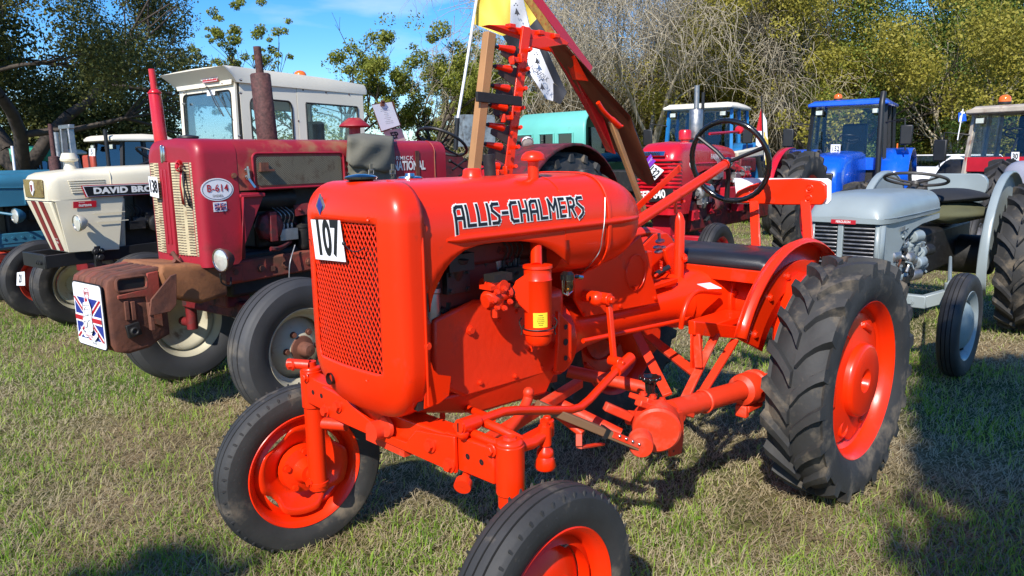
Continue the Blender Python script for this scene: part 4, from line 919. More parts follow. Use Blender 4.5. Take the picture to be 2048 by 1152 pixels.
# pitman: weathered stick with riveted orange strap and dark clip
p0, p1 = A.p(1278, 893, y=.44), A.p(1130, 832, y=.33); d_ = (p1 - p0)
b = MB(); b.bar(p0, p0 + d_ * 1.35, .035, .026, up=(0, 0, 1)); b.build('pitman_stick', M_woodo, ac, bevel=.003)
b = MB(); b.bar(p0 + V(0, .016, .004) + d_ * .05, p0 + V(0, .016, .004) + d_ * .42, .012, .020, up=(0, 0, 1)); b.build('pitman_strap', M_or2, ac)
for i in range(4):
    b = MB(); b.sph(p0 + V(0, .023, .006) + d_ * (.08 + .09 * i), .0055, n=8, k=5); b.build('rivet', M_chr, ac)
b = MB(); b.bar(p0 + d_ * .47, p0 + d_ * .51, .046, .036, up=(0, 0, 1)); b.build('clip', M_blk, ac)
b = MB(); a_, c_ = A.p(1210, 812, y=.28), A.p(1262, 835, y=.33); b.bar(a_, c_, .03, .03); b.cyl(A.p(1255, 835, y=.30), A.p(1290, 838, y=.33), .026, n=18); b.build('shaft_coupling', M_or2, ac, bevel=.004)
# inner shoe bracket lying between the wheels
b = MB(); b.tube([A.p(1090, 810, y=.22), A.p(1165, 868, y=.36)], .013, 12); b.bar(A.p(1158, 868, y=.36), A.p(1158, 893, y=.37), .02, .02); b.bar(A.p(1158, 895, y=.37), A.p(1205, 888, y=.34), .02, .008); b.build('foot_bracket', M_or2, ac, bevel=.002)
b = MB(); b.tube([A.p(1050, 775, y=.0), A.p(1240, 870, y=.30)], .024, 12); b.build('push_bar', M_or2, ac)
b = MB(); b.tube([A.p(930, 815, y=.1), A.p(985, 838, y=.3)], .012, 10); b.build('track_rod', M_or, ac)
b = MB(); b.tube([A.p(885, 838, y=.0), A.p(885, 818, y=.0), A.p(925, 820, y=.1)], .01, 8); b.build('small_tube', M_or, ac)
# ---- mower bar folded upright behind the hood (on the far side)
CY = -.42
def cp(px, py, y=CY): return A.p(px, py, y=y)
ctop, cbot = cp(1053, 55), cp(1012, 372); dC = (cbot - ctop).normalized()
b = MB(); b.bar(ctop, cbot + dC * .45, .048, .012, up=(0, 1, 0)); bar_ = b.build('cutter_bar', M_or, ac, bevel=.002)
b = MB(); b.bar(cp(979, 66, CY + .03) , cp(948, 350, CY + .03) + dC * .12, .04, .036, up=(0, 1, 0)); stk = b.build('timber_stake', M_wood, ac, bevel=.002)
b = MB(); b.bar(cp(953, 193, CY + .055), cp(1042, 203, CY + .04), .012, .038, up=(0, 0, 1)); b.build('rubber_strap', M_blkf, ac, bevel=.002)
gx = [(1012, 99, 988, 92), (1007, 138, 983, 132), (1003, 177, 980, 170), (998, 217, 975, 211), (994, 257, 970, 250), (988, 291, 966, 288)]
N_ = 7; LX = V(1, 0, 0)
for i in range(N_):
    t_ = i / (N_ - 1); px, py = 1014 + (984 - 1014) * t_, 97 + (330 - 97) * t_
    root = cp(px + 12, py + 3); tip = cp(px - 28, py - 5)
    b = MB(); b.loft([[root + V(0, .016 * c1, 0) + dC * .017 * s1 for c1, s1 in ((1, 0), (.7, .7), (0, 1), (-.7, .7), (-1, 0), (-.7, -.7), (0, -1), (.7, -.7))], [root.lerp(tip, .75) + V(0, .010 * c1, 0) + dC * .010 * s1 for c1, s1 in ((1, 0), (.7, .7), (0, 1), (-.7, .7), (-1, 0), (-.7, -.7), (0, -1), (.7, -.7))]]); b.build('cutter_guard', M_or, bar_, ang=60)
    b = MB(); b.cyl(root.lerp(tip, .75), tip, .008, .003, n=10); b.build('guard_tip', M_blk, bar_)
    b = MB(); q = cp(px + 20, py + 16, CY - .002); k1 = q + dC * -.062; k2 = q + dC * .0; b.plate([q - dC * .034, q + V(.092, 0, .010) - dC * .010, q + V(.092, 0, .010) + dC * .010, q + dC * .040, q + V(-.01, 0, -.004) + dC * .04, q + V(-.01, 0, -.004) - dC * .034], (0, .004, 0)); b.build('knife_section', M_knife, bar_)
    b = MB(); q = cp(px + 30, py + 14, CY + .02); b.bolt(q, (0, 1, 0), .007, .010); q = cp(px + 44, py + 4, CY + .012); b.cyl(q, q + V(.008, .02, .004), .008, n=12); b.build('guard_bolt', M_or if i % 2 else M_orc, bar_)
for px, py in ((1030, 120), (1012, 235), (1000, 345)):
    b = MB(); q = cp(px, py, CY + .02); b.box(q, (.055, .022, .022)); b.box(q + V(.024, .008, -.004), (.010, .024, .034)); b.box(q + V(-.022, .008, .008), (.010, .024, .036)); b.build('knife_clip', M_or, bar_, bevel=.004)
# grass board: blade plate, brown board, wooden handle
b = MB(); YB = CY - .02
f = [A.p(px, py, y=YB) for px, py in ((977, 49), (1010, 50), (1110, 66), (1140, 85), (1135, 92), (1060, 78))]
b.plate([(p.x, YB, p.z) for p in f], (0, -.05, .0)); b.build('swath_shoe', M_or, ac, bevel=.005)
for t_ in (.25, .42, .6, .8):
    b = MB(); q = f[0].lerp(f[3], t_) + V(0, .0, .012); b.box((q.x, YB, q.z), (.035, .03, .018)); b.build('shoe_lug', M_or, ac, bevel=.003)
b = MB(); f = [A.p(px, py, y=YB + .015) for px, py in ((1050, 78), (1090, 72), (1130, 92), (1145, 112), (1172, 165), (1150, 158), (1110, 105), (1055, 92))]
b.plate([(p.x, YB + .015, p.z) for p in f], (0, -.012, .0)); b.build('board_bracket', M_or, ac, bevel=.003)
# the board leans back and away: long plank with a red lower edge
def bd(px, py, t): return A.p(px, py, y=YB + .15 * t)
f = [bd(px, py, t) for px, py, t in ((1104, 92, .2), (1130, 88, 1), (1262, 232, 1), (1270, 262, 1), (1310, 362, .8), (1303, 370, .5), (1282, 355, .1), (1200, 255, 0))]
b = MB(); b.plate(f, (0, -.022, 0)); b.build('grass_board', M_woodr, ac, bevel=.002)
f = [bd(px, py, t) + V(0, .012, 0) for px, py, t in ((1098, 95, .1), (1125, 105, .55), (1180, 170, .55), (1228, 308, .3), (1212, 302, 0), (1160, 190, 0))]
b = MB(); b.plate(f, (0, -.012, 0)); b.build('red_board_face', M_red, ac, bevel=.001)
f = [bd(px, py, t) + V(0, .02, 0) for px, py, t in ((1125, 118, .4), (1142, 112, .9), (1170, 163, .9), (1140, 160, .35))]
b = MB(); b.plate(f, (0, -.006, 0)); b.build('corner_plate', M_or, ac, bevel=.001)
h0, h1 = A.p(1222, 242, y=YB + .16), A.p(1282, 405, y=YB + .12); b = MB(); b.bar(h0, h1 + (h1 - h0) * .2, .026, .022, up=(0, 1, 0)); b.build('wooden_handle', M_wood, ac, bevel=.004)
b = MB(); P_ = [A.p(px, py, y=YB + .17) for px, py in ((1196, 205), (1207, 222), (1225, 240), (1238, 252), (1245, 252))]; b.tube(bez(P_, 4), [.010] * 8 + [.014] * 5 + [.006] * 4, 10); b.build('handle_hook', M_or, ac)
# ---- number card, tied on: a thing of its own
nc = fthing('number_card', 'white paper card numbered 107 tied to the orange mesh grille', 'number card', A)
q = [A.p(px, py, x=NXF + .022) for px, py in ((622, 439), (680, 441), (692, 524), (632, 518))]
b = MB(); b.plate([V(NXF + .022 - .0, p.y, p.z) for p in q], (.001, 0, 0)); b.build('card', M_pap, nc)
uu = (q[1] - q[0]).normalized(); vv = (q[0] - q[3]).normalized()
text('digits', '107', M_ink, nc, (q[0] + q[1] + q[2] + q[3]) / 4 + V(.0, 0, .002), (q[1] - q[0] + q[2] - q[3]), (q[0] - q[3]), .098, xs=.63, off=.035, ext=.0025)
b = MB(); k1 = A.p(688, 487, x=NXF + .026); b.sph(k1, .006); b.tube(bez([k1, A.p(700, 500, x=NXF + .03), A.p(715, 503, x=NXF + .03), A.p(731, 495, x=NXF + .015)], 5), .0015, 5); k1 = A.p(622, 480, x=NXF + .0); b.tube([k1 + V(0, -.008, .001), k1 + V(.02, .02, 0)], .0015, 5); b.build('cable_tie', M_ink, nc)
# ================================================================ shared vehicle pieces
def perf(name, c1, c2, k, rough=.55, thr=.15):
    m = mat(name, c1, rough, var=.12, dirt=(c1[0] * .45, c1[1] * .3, c1[2] * .25), damt=.45, dscale=14); N = m.node_tree.nodes; Lk = m.node_tree.links; b = N['Principled BSDF']
    src = b.inputs['Base Color'].links[0].from_socket; t = N.new('ShaderNodeTexCoord'); s = N.new('ShaderNodeSeparateXYZ'); Lk.new(t.outputs['Object'], s.inputs[0])
    def mth(op, a, v=None, c=None):
        n = N.new('ShaderNodeMath'); n.operation = op
        if hasattr(a, 'links'): Lk.new(a, n.inputs[0])
        else: n.inputs[0].default_value = a
        if v is not None:
            if hasattr(v, 'links'): Lk.new(v, n.inputs[1])
            else: n.inputs[1].default_value = v
        return n.outputs[0]
    h = mth('ADD', s.outputs[0], s.outputs[1]); g = mth('MULTIPLY', mth('SINE', mth('MULTIPLY', h, k)), mth('SINE', mth('MULTIPLY', s.outputs[2], k)))
    q = mth('GREATER_THAN', g, thr); x = N.new('ShaderNodeMix'); x.data_type = 'RGBA'; Lk.new(q, x.inputs[0]); Lk.new(src, x.inputs[6]); x.inputs[7].default_value = (*c2, 1); Lk.new(x.outputs[2], b.inputs['Base Color'])
    return m
def bonnet(name, m, par, L, xr, w, zt, zbf, rc=.08, rf=.06, n=8, step=.08, crown=.01, bevel=0, inset_bot=False, side_in=0.0, front_cap=True):
    """sheet bonnet: vertical sides, rounded shoulders, rounded front edge"""
    b = MB(); secs = []; xs = []; x = xr
    while x < L - rf: xs.append((x, 0)); x += step
    for i in range(7): a = R(90 * i / 6); xs.append((L - rf + rf * math.sin(a), rf * (1 - math.cos(a))))
    for x, d in xs:
        ww = w - d; zz = zt - d; zb_ = zbf(x)
        s = [V(x, ww - side_in, zb_), V(x, ww, (zb_ + zz - rc) / 2)]
        for i in range(n + 1): a = R(90 * i / n); s.append(V(x, ww - rc + rc * math.cos(a), zz - rc + rc * math.sin(a)))
        s.append(V(x, 0, zz + crown)); s += [V(p.x, -p.y, p.z) for p in s[-2::-1]]; secs.append(s)
    b.loft(secs, closed=False)
    if front_cap: b.add(secs[-1], [tuple(range(len(secs[-1])))])
    return b.build(name, m, par, ang=42, bevel=bevel)
def headlamp(par, p, d, r, m, mount=None, name='headlamp'):
    d = Vector(d).normalized(); b = MB(); b.lathe([(.001, -r * 1.15), (r * .45, -r * 1.05), (r * .85, -r * .6), (r * 1.02, -r * .1), (r * 1.06, 0), (r * 1.06, r * .12), (r * .95, r * .16)], p, d, n=28); o = b.build(name, m, par, ang=50)
    b = MB(); b.lathe([(r * .94, r * .1), (r * .7, r * .19), (r * .35, r * .24), (.001, r * .26)], p, d, n=28); b.build('lens', M_lens, o)
    b = MB(); b.tube([p + d * r * .14 + (perp(d)[0] * math.cos(t) + perp(d)[1] * math.sin(t)) * r * 1.0 for t in [i * math.pi / 14 for i in range(28)]], r * .055, 6, closed=True); b.build('lamp_ring', M_chr, o)
    if mount is not None: b = MB(); b.tube([p - d * r * .5, mount], .012, 8); b.build('lamp_bracket', m, o)
    return o
def steering(par, c, ax, r, m, t=.012, name='steering_wheel', spokes=3, ph=0, column=None, cm=None):
    ax = Vector(ax).normalized(); u, v = perp(ax); b = MB(); b.tube([c + (u * math.cos(a) + v * math.sin(a)) * r for a in [i * math.pi / 24 for i in range(48)]], t, 9, closed=True); o = b.build(name, m, par)
    for k in range(spokes):
        a = ph + 2 * math.pi * k / spokes; b = MB(); b.tube([c - ax * .03, c - ax * .02 + (u * math.cos(a) + v * math.sin(a)) * r * .5, c + (u * math.cos(a) + v * math.sin(a)) * r], t * .7, 7); b.build('spoke', m, o)
    b = MB(); b.lathe([(.001, .0), (.03, -.005), (.034, -.03), (.02, -.05)], c - ax * .01, ax, n=16); b.build('wheel_hub', m, o)
    if column is not None: b = MB(); b.tube([c - ax * .04, column], .018, 10); b.build('steering_column', cm or m, par)
    return o
def lugwheel(name, par, loc, flip, Rt, rimr, W, Mt, Mr, lugs=20, lh=.045, disc='dish', spin=0, hubm=None, label=None, kind='lug', steer=0, ribs=3):
    kw_hub[id(par)] = hubm or Mr
    kw = dict(lugs=lugs, lh=lh) if kind == 'lug' else dict(ribs=ribs)
    return wheel(name, par, loc, flip, Rt, rimr, W, kind, Mt, Mr, disc=disc, spin=spin, label=label, steer=steer, **kw)
def card(label, fr, q, body, h=.6, xs=.7, name='number_card', nrm=None, thick=.001, m=None, ink=None, off=.025, group=None):
    """paper or plastic card given by its four corners TL TR BR BL in the frame"""
    t = fthing(name, label, 'number card', fr, group); q = [Vector(p) for p in q]; u = (q[1] - q[0] + q[2] - q[3]); v = (q[0] - q[3] + q[1] - q[2]); n = u.cross(v).normalized()
    b = MB(); b.plate([p - n * thick for p in q], n * thick); b.build('card', m or M_pap, t); c = sum(q, V(0, 0, 0)) / 4
    hh = (v.length / 2) * h; text('digits', body, ink or M_ink, t, c, u, v, hh, xs=xs, off=off, ext=.003); return t
# ================================================================ maroon tractor with front weights
B = Frame(-.423, 6.098, 232.153)
bt = fthing('maroon_tractor', 'large faded maroon tractor with rusty front weights and cream grille', 'tractor', B)
M_perf = perf('perforated_cream_grille', (.52, .44, .27), (.06, .045, .03), 420)
M_mesh = perf('dirty_wire_mesh', (.20, .17, .11), (.05, .042, .03), 520, thr=.0)
L = 2.405; w_ = .275
bonnet('nose_cowl', M_mar, bt, L, 2.165, w_, 1.562, lambda x: .862 if x > 2.19 else .90, rc=.085, rf=.05, step=.04)
b = MB(); P_ = [(2.165, 1.265), (1.995, 1.258), (2.19, .89), (2.20, .865)]
b.plate([V(x, w_ - .004, z) for x, z in P_], (0, -.01, 0)); b.box((2.085, w_ + .004, 1.245), (.16, .02, .02)); b.build('side_flange', M_mar, bt, bevel=.004)
b = MB(); b.loft([[V(2.165, .279, .89), V(2.20, .30, .89)], [V(2.165, .279, 1.24), V(2.155, .296, 1.24)]], closed=False); b.build('pressed_crease', M_mar, bt, solid=.004)
bonnet('bonnet', M_marr, bt, 2.163, 1.10, w_ - .002, 1.560, lambda x: 1.275, rc=.085, rf=.004, step=.1)
bonnet('bonnet_rear', M_mar, bt, 1.098, .44, w_ - .002, 1.560, lambda x: 1.24, rc=.085, rf=.03, step=.1)
b = MB(); b.tube([V(.56, w_ + .0, 1.24), V(.56, w_ + .0, 1.47)] + [V(.56, w_ - .085 + .087 * math.cos(R(a)), 1.475 + .087 * math.sin(R(a))) for a in range(0, 91, 15)], .004, 6); b.build('bonnet_bead', M_marr, bt)
b = MB(); b.bar((.74, w_ + .002, 1.24), (.74, w_ + .002, 1.49), .035, .006, up=(0, 1, 0)); b.build('bonnet_strap', M_rust, bt)
b = MB(); b.tube([V(x, w_ + .003, 1.278) for x in (2.0, 1.7, 1.4, 1.1)], .007, 8); b.build('bonnet_bead', M_mar, bt)
# side vent with mesh
vr = [V(x, w_ + .002, z) for x, z in rrect(.66, .205, .03, 5, 1.735, 1.38)]
b = MB(); b.tube(vr, .007, 8, closed=True); vf = b.build('vent_frame', M_mar, bt)
b = MB(); b.plate([V(x, w_, z) for x, z in rrect(.615, .165, .02, 4, 1.735, 1.38)], (0, .003, 0)); b.build('vent_mesh', M_mesh, vf)
b = MB(); b.box(V(2.0, w_ + .012, 1.41), (.05, .02, .04)); b.box(V(1.99, w_ + .02, 1.385), (.09, .03, .012)); b.build('hook', M_rust, vf)
for x, z in ((2.11, 1.36), (1.37, 1.36)):
    b = MB(); b.bar(V(x, w_ + .012, z + .05), V(x - .005, w_ + .014, z - .03), .012, .01, up=(0, 1, 0)); b.bar(V(x, w_ + .02, z - .02), V(x - .03, w_ + .03, z - .07), .014, .006, up=(0, 1, 0)); b.bolt(V(x, w_, z + .03), (0, 1, 0), .01, .02); b.bolt(V(x, w_, z - .01), (0, 1, 0), .01, .02); b.build('latch', M_chr, bt)
b = MB(); b.bolt(V(2.19, w_, 1.36), (.3, 1, 0), .012, .02); b.build('knob', M_rust, bt)
# grille bands on the front, centre spine, badge bar
for y0, y1 in ((-.232, -.115), (.018, .228)):
    b = MB(); secs = []; n_ = int((y1 - y0) / .028)
    for i in range(n_ * 2 + 1):
        y = y0 + (y1 - y0) * i / (n_ * 2); x = L + (.016 if i % 2 else .002); k = .012 * (abs(y) / .23) ** 4
        secs.append([V(x - k, y, .925), V(x - k, y, 1.437)])
    b.loft(secs, closed=False); b.build('grille_panel', M_perf, bt, smooth=False)
b = MB(); b.box((L + .008, -.048, 1.18), (.02, .11, .52)); 
for y in (-.07, -.03): b.box((L + .02, y, 1.19), (.008, .018, .42))
b.build('grille_spine', M_mar, bt, bevel=.006)
b = MB(); b.box((L + .006, -.052, 1.485), (.02, .045, .085)); b.box((L + .012, -.052, 1.485), (.02, .018, .10)); b.build('nose_badge', M_chr, bt, bevel=.005)
# oval badge and little flag sticker
def oval(cx_, cz_, rx, rz, y, x_=1): return [V(cx_ + rx * math.cos(t), y, cz_ + rz * math.sin(t)) for t in [i * math.pi / 24 for i in range(48)]]
ob = V(2.297, w_ + .001, 1.288)
b = MB(); b.plate(oval(ob.x, ob.z, .098, .062, w_ + .0005), (0, .0012, 0)); bd_ = b.build('oval_badge', M_pap, bt)
b = MB(); b.tube(oval(ob.x, ob.z, .089, .054, w_ + .002), .0012, 5, closed=True); b.build('badge_line', M_ink, bd_)
text('badge_text', 'B-614', M_redi, bd_, ob + V(0, .0, .006), (-1, 0, 0), (0, 0, 1), .040, xs=.95, off=.012, ext=.003, space=1.05)
text('badge_text', 'DIESEL', M_ink, bd_, ob + V(0, .0, -.035), (-1, 0, 0), (0, 0, 1), .013, xs=1.25, ext=.003)
def union_flag(par, c, u, v, W, H, base=.001):
    u = Vector(u).normalized(); v = Vector(v).normalized(); n = u.cross(v); 
    def pl(pts, m, k, nm='flag_print'):
        b = MB(); b.plate([c + u * x * W / 2 + v * y * H / 2 + n * (base + .0008 * k) for x, y in pts], n * .0003); b.build(nm, m, par)
    pl([(-1, -1), (1, -1), (1, 1), (-1, 1)], M_navy, 0)
    for s in (1, -1):
        pl([(-1, -s), (-.8, -s), (1, s * .84), (1, s), (.8, s), (-1, -s * .84)], M_pap, 1 if s > 0 else 2); pl([(-1, -s), (-.9, -s), (1, s * .94), (1, s), (.9, s), (-1, -s * .94)], M_redi, 3 if s > 0 else 4)
    pl([(-1, -.2), (1, -.2), (1, .2), (-1, .2)], M_pap, 5); pl([(-.16, -1), (.16, -1), (.16, 1), (-.16, 1)], M_pap, 6)
    pl([(-1, -.11), (1, -.11), (1, .11), (-1, .11)], M_redi, 7); pl([(-.09, -1), (.09, -1), (.09, 1), (-.09, 1)], M_redi, 8)
fs_ = V(2.29, w_ + .001, 1.193); b = MB(); b.plate([fs_ + V(dx, 0, dz) for dx, dz in ((.04, .026), (-.04, .026), (-.04, -.026), (.04, -.026))], (0, .001, 0)); st_ = b.build('flag_sticker', M_pap, bt)
union_flag(st_, fs_, (-1, 0, 0), (0, 0, 1), .066, .038, .002)
headlamp(bt, B.p(443, 520, y=.36), (1, .12, -.03), .062, M_rust, V(2.30, .26, .88))
b = MB(); b.tube(bez([B.p(440, 548, y=.36), B.p(444, 566, y=.34), B.p(460, 571, y=.33), B.p(462, 555, y=.28)], 4), .005, 6); b.build('lamp_wire', M_dark, bt)
# chassis rail, front casting, weights
b = MB(); b.bar((2.42, .17, .80), (.9, .20, .83), .09, .13); b.bar((2.42, -.17, .80), (.9, -.20, .83), .09, .13); b.box((2.36, 0, .80), (.42, .46, .10)); b.build('chassis_rail', M_rustr, bt, bevel=.012)
b = MB(); b.box((1.95, .222, .80), (.03, .02, .03)); b.build('rail_bolt', M_rust, bt)
for i in range(7): b = MB(); b.bolt((2.2 - .17 * i, .218 + .003 * i, .81), (0, 1, 0), .018, .018); b.build('rail_bolt', M_rust, bt)
b = MB(); secs = []
for y in (-.235, -.22, .22, .235):
    k = .02 if abs(y) > .23 else 0; secs.append([V(x, y, z) for x, z in ((2.26, .865 - k), (2.62, .905 - k), (2.64, .86), (2.60, .72 + k), (2.42, .66 + k), (2.26, .68 + k))])
b.loft(secs); fc = b.build('front_casting', M_rusto, bt, bevel=.015)
b = MB(); b.tube([B.p(345, 505, y=.02), B.p(362, 530, y=.1), V(2.5, .12, .905)], .012, 8); b.build('drawbar_pin', M_rust, bt)
wsx0, wsx1 = 2.60, 2.905
M_rustw = mat('rusted_weight_paint', (.19, .05, .03), .8, var=.3, vscale=8, bump=.4, dirt=(.09, .042, .028), damt=.6, dscale=6)
for i in range(6):
    y0 = -.205 + i * .0685; b = MB(); secs = []
    pr = [(wsx0, .895), (wsx1 - .05, .875), (wsx1 - .012, .855), (wsx1, .82), (wsx1, .52), (wsx1 - .02, .48), (wsx1 - .08, .46), (wsx0 + .12, .47), (wsx0 + .06, .50), (wsx0, .52)]
    for y, k in ((y0, .012), (y0 + .008, 0), (y0 + .056, 0), (y0 + .0645, .012)):
        secs.append([V(x + (k if x < 2.7 else -k), y, z + (k if z < .6 else -k)) for x, z in pr])
    b.loft(secs); wt = b.build('front_weight', M_rust if i % 2 else M_rustw, bt, bevel=.006)
    if i < 5: continue
    ys_ = y0 + .066
    b = MB(); b.plate([V(x, ys_, z) for x, z in rrect(.13, .05, .012, 3, 2.78, .825)], (0, .001, 0)); b.build('hand_hole', M_ink, wt)
    b = MB(); b.tube([V(x, ys_ + .004, z) for x, z in rrect(.155, .07, .02, 3, 2.78, .825)], .009, 6, closed=True); b.build('hole_rim', M_rust, wt)
    b = MB(); b.plate([V(x, ys_, z) for x, z in ((2.64, .875), (2.70, .87), (2.715, .79), (2.86, .775), (2.86, .755), (2.72, .75), (2.695, .60), (2.64, .57))], (0, .012, 0)); b.build('cast_boss', M_rustr, wt, bevel=.004)
    b = MB(); [b.box((2.82 - .032 * j, ys_ + .006, .69 - .006 * j), (.022, .014, .10)) for j in range(2)]; b.build('cast_rib', M_rust, wt, bevel=.003)
    b = MB(); b.box((2.80, ys_ + .012, .585), (.07, .02, .07), (0, .15, 0)); b.lathe([(.024, .02), (.022, .035), (.012, .036), (.012, .03), (.001, .03)], (2.80, ys_, .58), (0, 1, 0), n=18); b.build('clamp_plate', M_dark, wt, bevel=.004)
b = MB(); P_ = [B.p(px, py, y=.30) for px, py in ((357, 548), (357, 610), (345, 624), (303, 633), (306, 600), (345, 552))]
b.plate([V(p.x, .27, p.z) for p in P_], (0, .012, 0)); b.build('weight_bracket', M_rust, bt, bevel=.003)
b = MB(); b.bar(B.p(298, 605, y=.26), B.p(305, 660, y=.26), .02, .03, up=(0, 1, 0)); b.build('bracket_bar', M_rust, bt, bevel=.003)
# axle and lower works
b = MB(); b.bar((2.10, -.52, .56), (2.10, .52, .56), .09, .10); b.box((2.12, 0, .66), (.16, .22, .16)); ax_b = b.build('front_axle', M_dred, bt, bevel=.012)
for s_ in (1, -1):
    b = MB(); b.cyl((2.095, s_ * .50, .36), (2.095, s_ * .50, .66), .035, n=18); b.cyl((2.095, s_ * .5, .399), (2.095, s_ * .62, .399), .03, n=16); b.build('kingpin', M_dred, bt)
b = MB(); b.box((1.55, 0, .78), (1.3, .34, .26)); b.box((1.5, 0, 1.1), (.95, .24, .38)); b.build('engine_block', M_dark, bt, bevel=.02)
b = MB(); b.box((.5, 0, .82), (1.2, .42, .40)); b.build('gearbox', M_dred, bt, bevel=.04)
b = MB(); b.lathe([(.001, .03), (.05, .035), (.07, .03), (.09, .015), (.095, -.02), (.07, -.06)], V(1.93, .20, 1.05), (0, 1, 0), n=8); b.box((1.93, .235, 1.05), (.05, .02, .18)); b.build('timing_cover', M_dred, bt, bevel=.006)
b = MB(); b.cyl((1.98, .12, 1.21), (1.72, .12, 1.21), .07, n=24); b.build('air_hose_drum', M_dark, bt)
clutter(bt, (1.1, .17, .92), (1.82, .25, 1.2), [M_dark, M_dark, M_stl, M_dred], 11, n=26)
b = MB(); b.tube(bez([B.p(578, 560, y=.27), B.p(580, 525, y=.27), B.p(590, 490, y=.24)], 5), .004, 6); b.build('cable', M_stl, bt)
kwm = dict(Mt=M_rubo, Mr=M_wrim)
for s_ in (1, -1): lugwheel('front_wheel', bt, (2.095, s_ * .62, .399), s_ < 0, .399, .225, .21, M_rubo, M_wrim, kind='rib', disc='dish', hubm=M_rust, steer=-2, ribs=3)
for s_ in (1, -1): lugwheel('rear_wheel', bt, (-.28, s_ * .78, .735), s_ < 0, .735, .38, .36, M_rubd, M_wrim, lugs=22, lh=.013, hubm=M_rust)
# ribbed side lettering moulded in the near tyre (raised, same rubber colour a little lighter)
# exhaust, pre-cleaner, caps
b = MB(); p = B.p(535, 278, y=0); q = B.p(514, 93, y=0); q.z = 2.117
dv = (B.p(514, 93, y=0) - p); P = lambda t: p + dv * t
b.tube([P(-.1), P(.0), P(.70), P(.715), P(.72)], [.062, .062, .060, .05, .03], 28); b.tube([P(.71), P(1.0)], .023, 20); b.tube([P(.995), P(1.0)], .019, 16); b.build('exhaust_stack', M_exh, bt, ang=50)
pc = B.p(709, 252, y=-.03); b = MB(); b.lathe([(.001, .055), (.04, .055), (.05, .048), (.105, .005), (.108, -.002), (.10, -.008), (.04, -.012), (.038, -.10), (.045, -.13), (.05, -.17)], pc, n=28); b.build('pre_cleaner', M_marr, bt, ang=50)
b = MB(); p = B.p(377, 279, y=0); b.lathe([(.001, .025), (.02, .022), (.055, .016), (.058, .006), (.04, 0)], V(p.x, 0, 1.568), n=24); b.build('radiator_cap', M_dark, bt)
text('maker_lettering', 'McCORMICK', M_wink, bt, B.p(826, 316, y=w_), (-1, 0, 0), (0, 0, 1), .027, xs=1.35, ext=.002, off=.01, space=1.15, align='RIGHT')
text('maker_lettering', 'INTERNATIONAL', M_wink, bt, B.p(850, 331, y=w_), (-1, 0, 0), (0, 0, 1), .062, xs=.72, ext=.002, off=.035, align='RIGHT')
# steering wheel, dash, seat, levers, fenders
sc_ = B.p(884, 284, y=0); steering(bt, sc_, (-.52, 0, .86), .205, M_blk, .012, ph=.6, column=V(.52, 0, 1.30), cm=M_dark)
b = MB(); b.box((.40, 0, 1.33), (.14, .34, .22)); b.build('dash_panel', M_dred, bt, bevel=.03)
for px0, py0, px1, py1 in ((905, 340, 930, 320), (918, 352, 960, 325), (940, 350, 980, 330), (930, 340, 900, 322)):
    b = MB(); b.tube([B.p(px0, py0, y=.12), B.p(px1, py1, y=.12)], .008, 8); b.sph(B.p(px1, py1, y=.12), .016); b.build('lever', M_dark, bt)
b = MB(); b.loft([[V(x, y, z + 1.12) for y, z in rrect(.44, .08, .035, 4)] for x in (-.42, -.05)]); b.loft([[V(x, y, z + 1.28) for y, z in rrect(.44, .2, .06, 4)] for x in (-.46, -.40)]); b.build('seat', M_red2, bt, bevel=.01)
b = MB(); b.box((-.2, 0, .95), (.25, .2, .25)); b.build('seat_base', M_dred, bt, bevel=.01)
for s_ in (1, -1):
    b = MB(); secs = []
    for i in range(19):
        a = R(12 + 150 * i / 18); r_ = .80; secs.append([V(-.28 + r_ * math.cos(a), s_ * y, .735 + r_ * math.sin(a) - k) for y, k in ((.50, .03), (.52, .005), (.60, 0), (.74, .0), (.96, 0), (.97, .02))])
    b.loft(secs, closed=False); b.build('fender', M_dred, bt, solid=.005)
    b = MB(); pts = [V(-.28 + .79 * math.cos(R(a)), s_ * .50, .735 + .79 * math.sin(R(a))) for a in range(12, 163, 10)] + [V(-.9, s_ * .5, .9), V(.3, s_ * .5, .8)]; b.plate(pts, (0, s_ * .006, 0)); b.build('fender_side', M_dred, bt)
b = MB(); pl_ = B.p(1055, 285, y=.62); headlamp(bt, pl_, (.45, .5, -.45), .045, M_wink, name='work_lamp'); b.box(pl_ + V(-.06, -.05, .02), (.12, .03, .03)); b.build('lamp_arm', M_mar, bt)
b = MB(); b.box((-.52, .18, 1.60), (.22, .26, .42)); b.build('grey_cabinet', M_stl, bt) if False else None
# things lying on, hanging from or tied to the maroon tractor
gb = fthing('canvas_bag', 'old grey canvas satchel slung over the maroon bonnet', 'bag', B)
def bagp(px, py, y): return B.p(px, py, y=y)
b = MB(); secs = []
N1, N2 = 20, 14
out_t = [(697, 280), (715, 268), (742, 264), (770, 276), (786, 284)]
for i in range(N2 + 1):
    f = i / N2; row = []
    for j in range(N1 + 1):
        g = j / N1; pxl = 697 + 2 * f - 2; pxr = 787 + 8 * f; px = pxl + (pxr - pxl) * g; py = 272 + 12 * abs(g - .45) + (370 - 272) * f
        y = w_ + .012 + .045 * math.sin(math.pi * min(1, max(0, g))) ** .5 * min(1, f * 3 + .25) + .006 * math.sin(g * 17 + f * 5) + .004 * math.sin(f * 23 + g * 9) - .06 * max(0, .12 - f) / .12
        row.append(bagp(px, py, y))
    secs.append(row)
b.loft(secs, closed=False); b.build('bag_body', M_khak, gb, solid=.012, ang=70)
b = MB(); secs = []
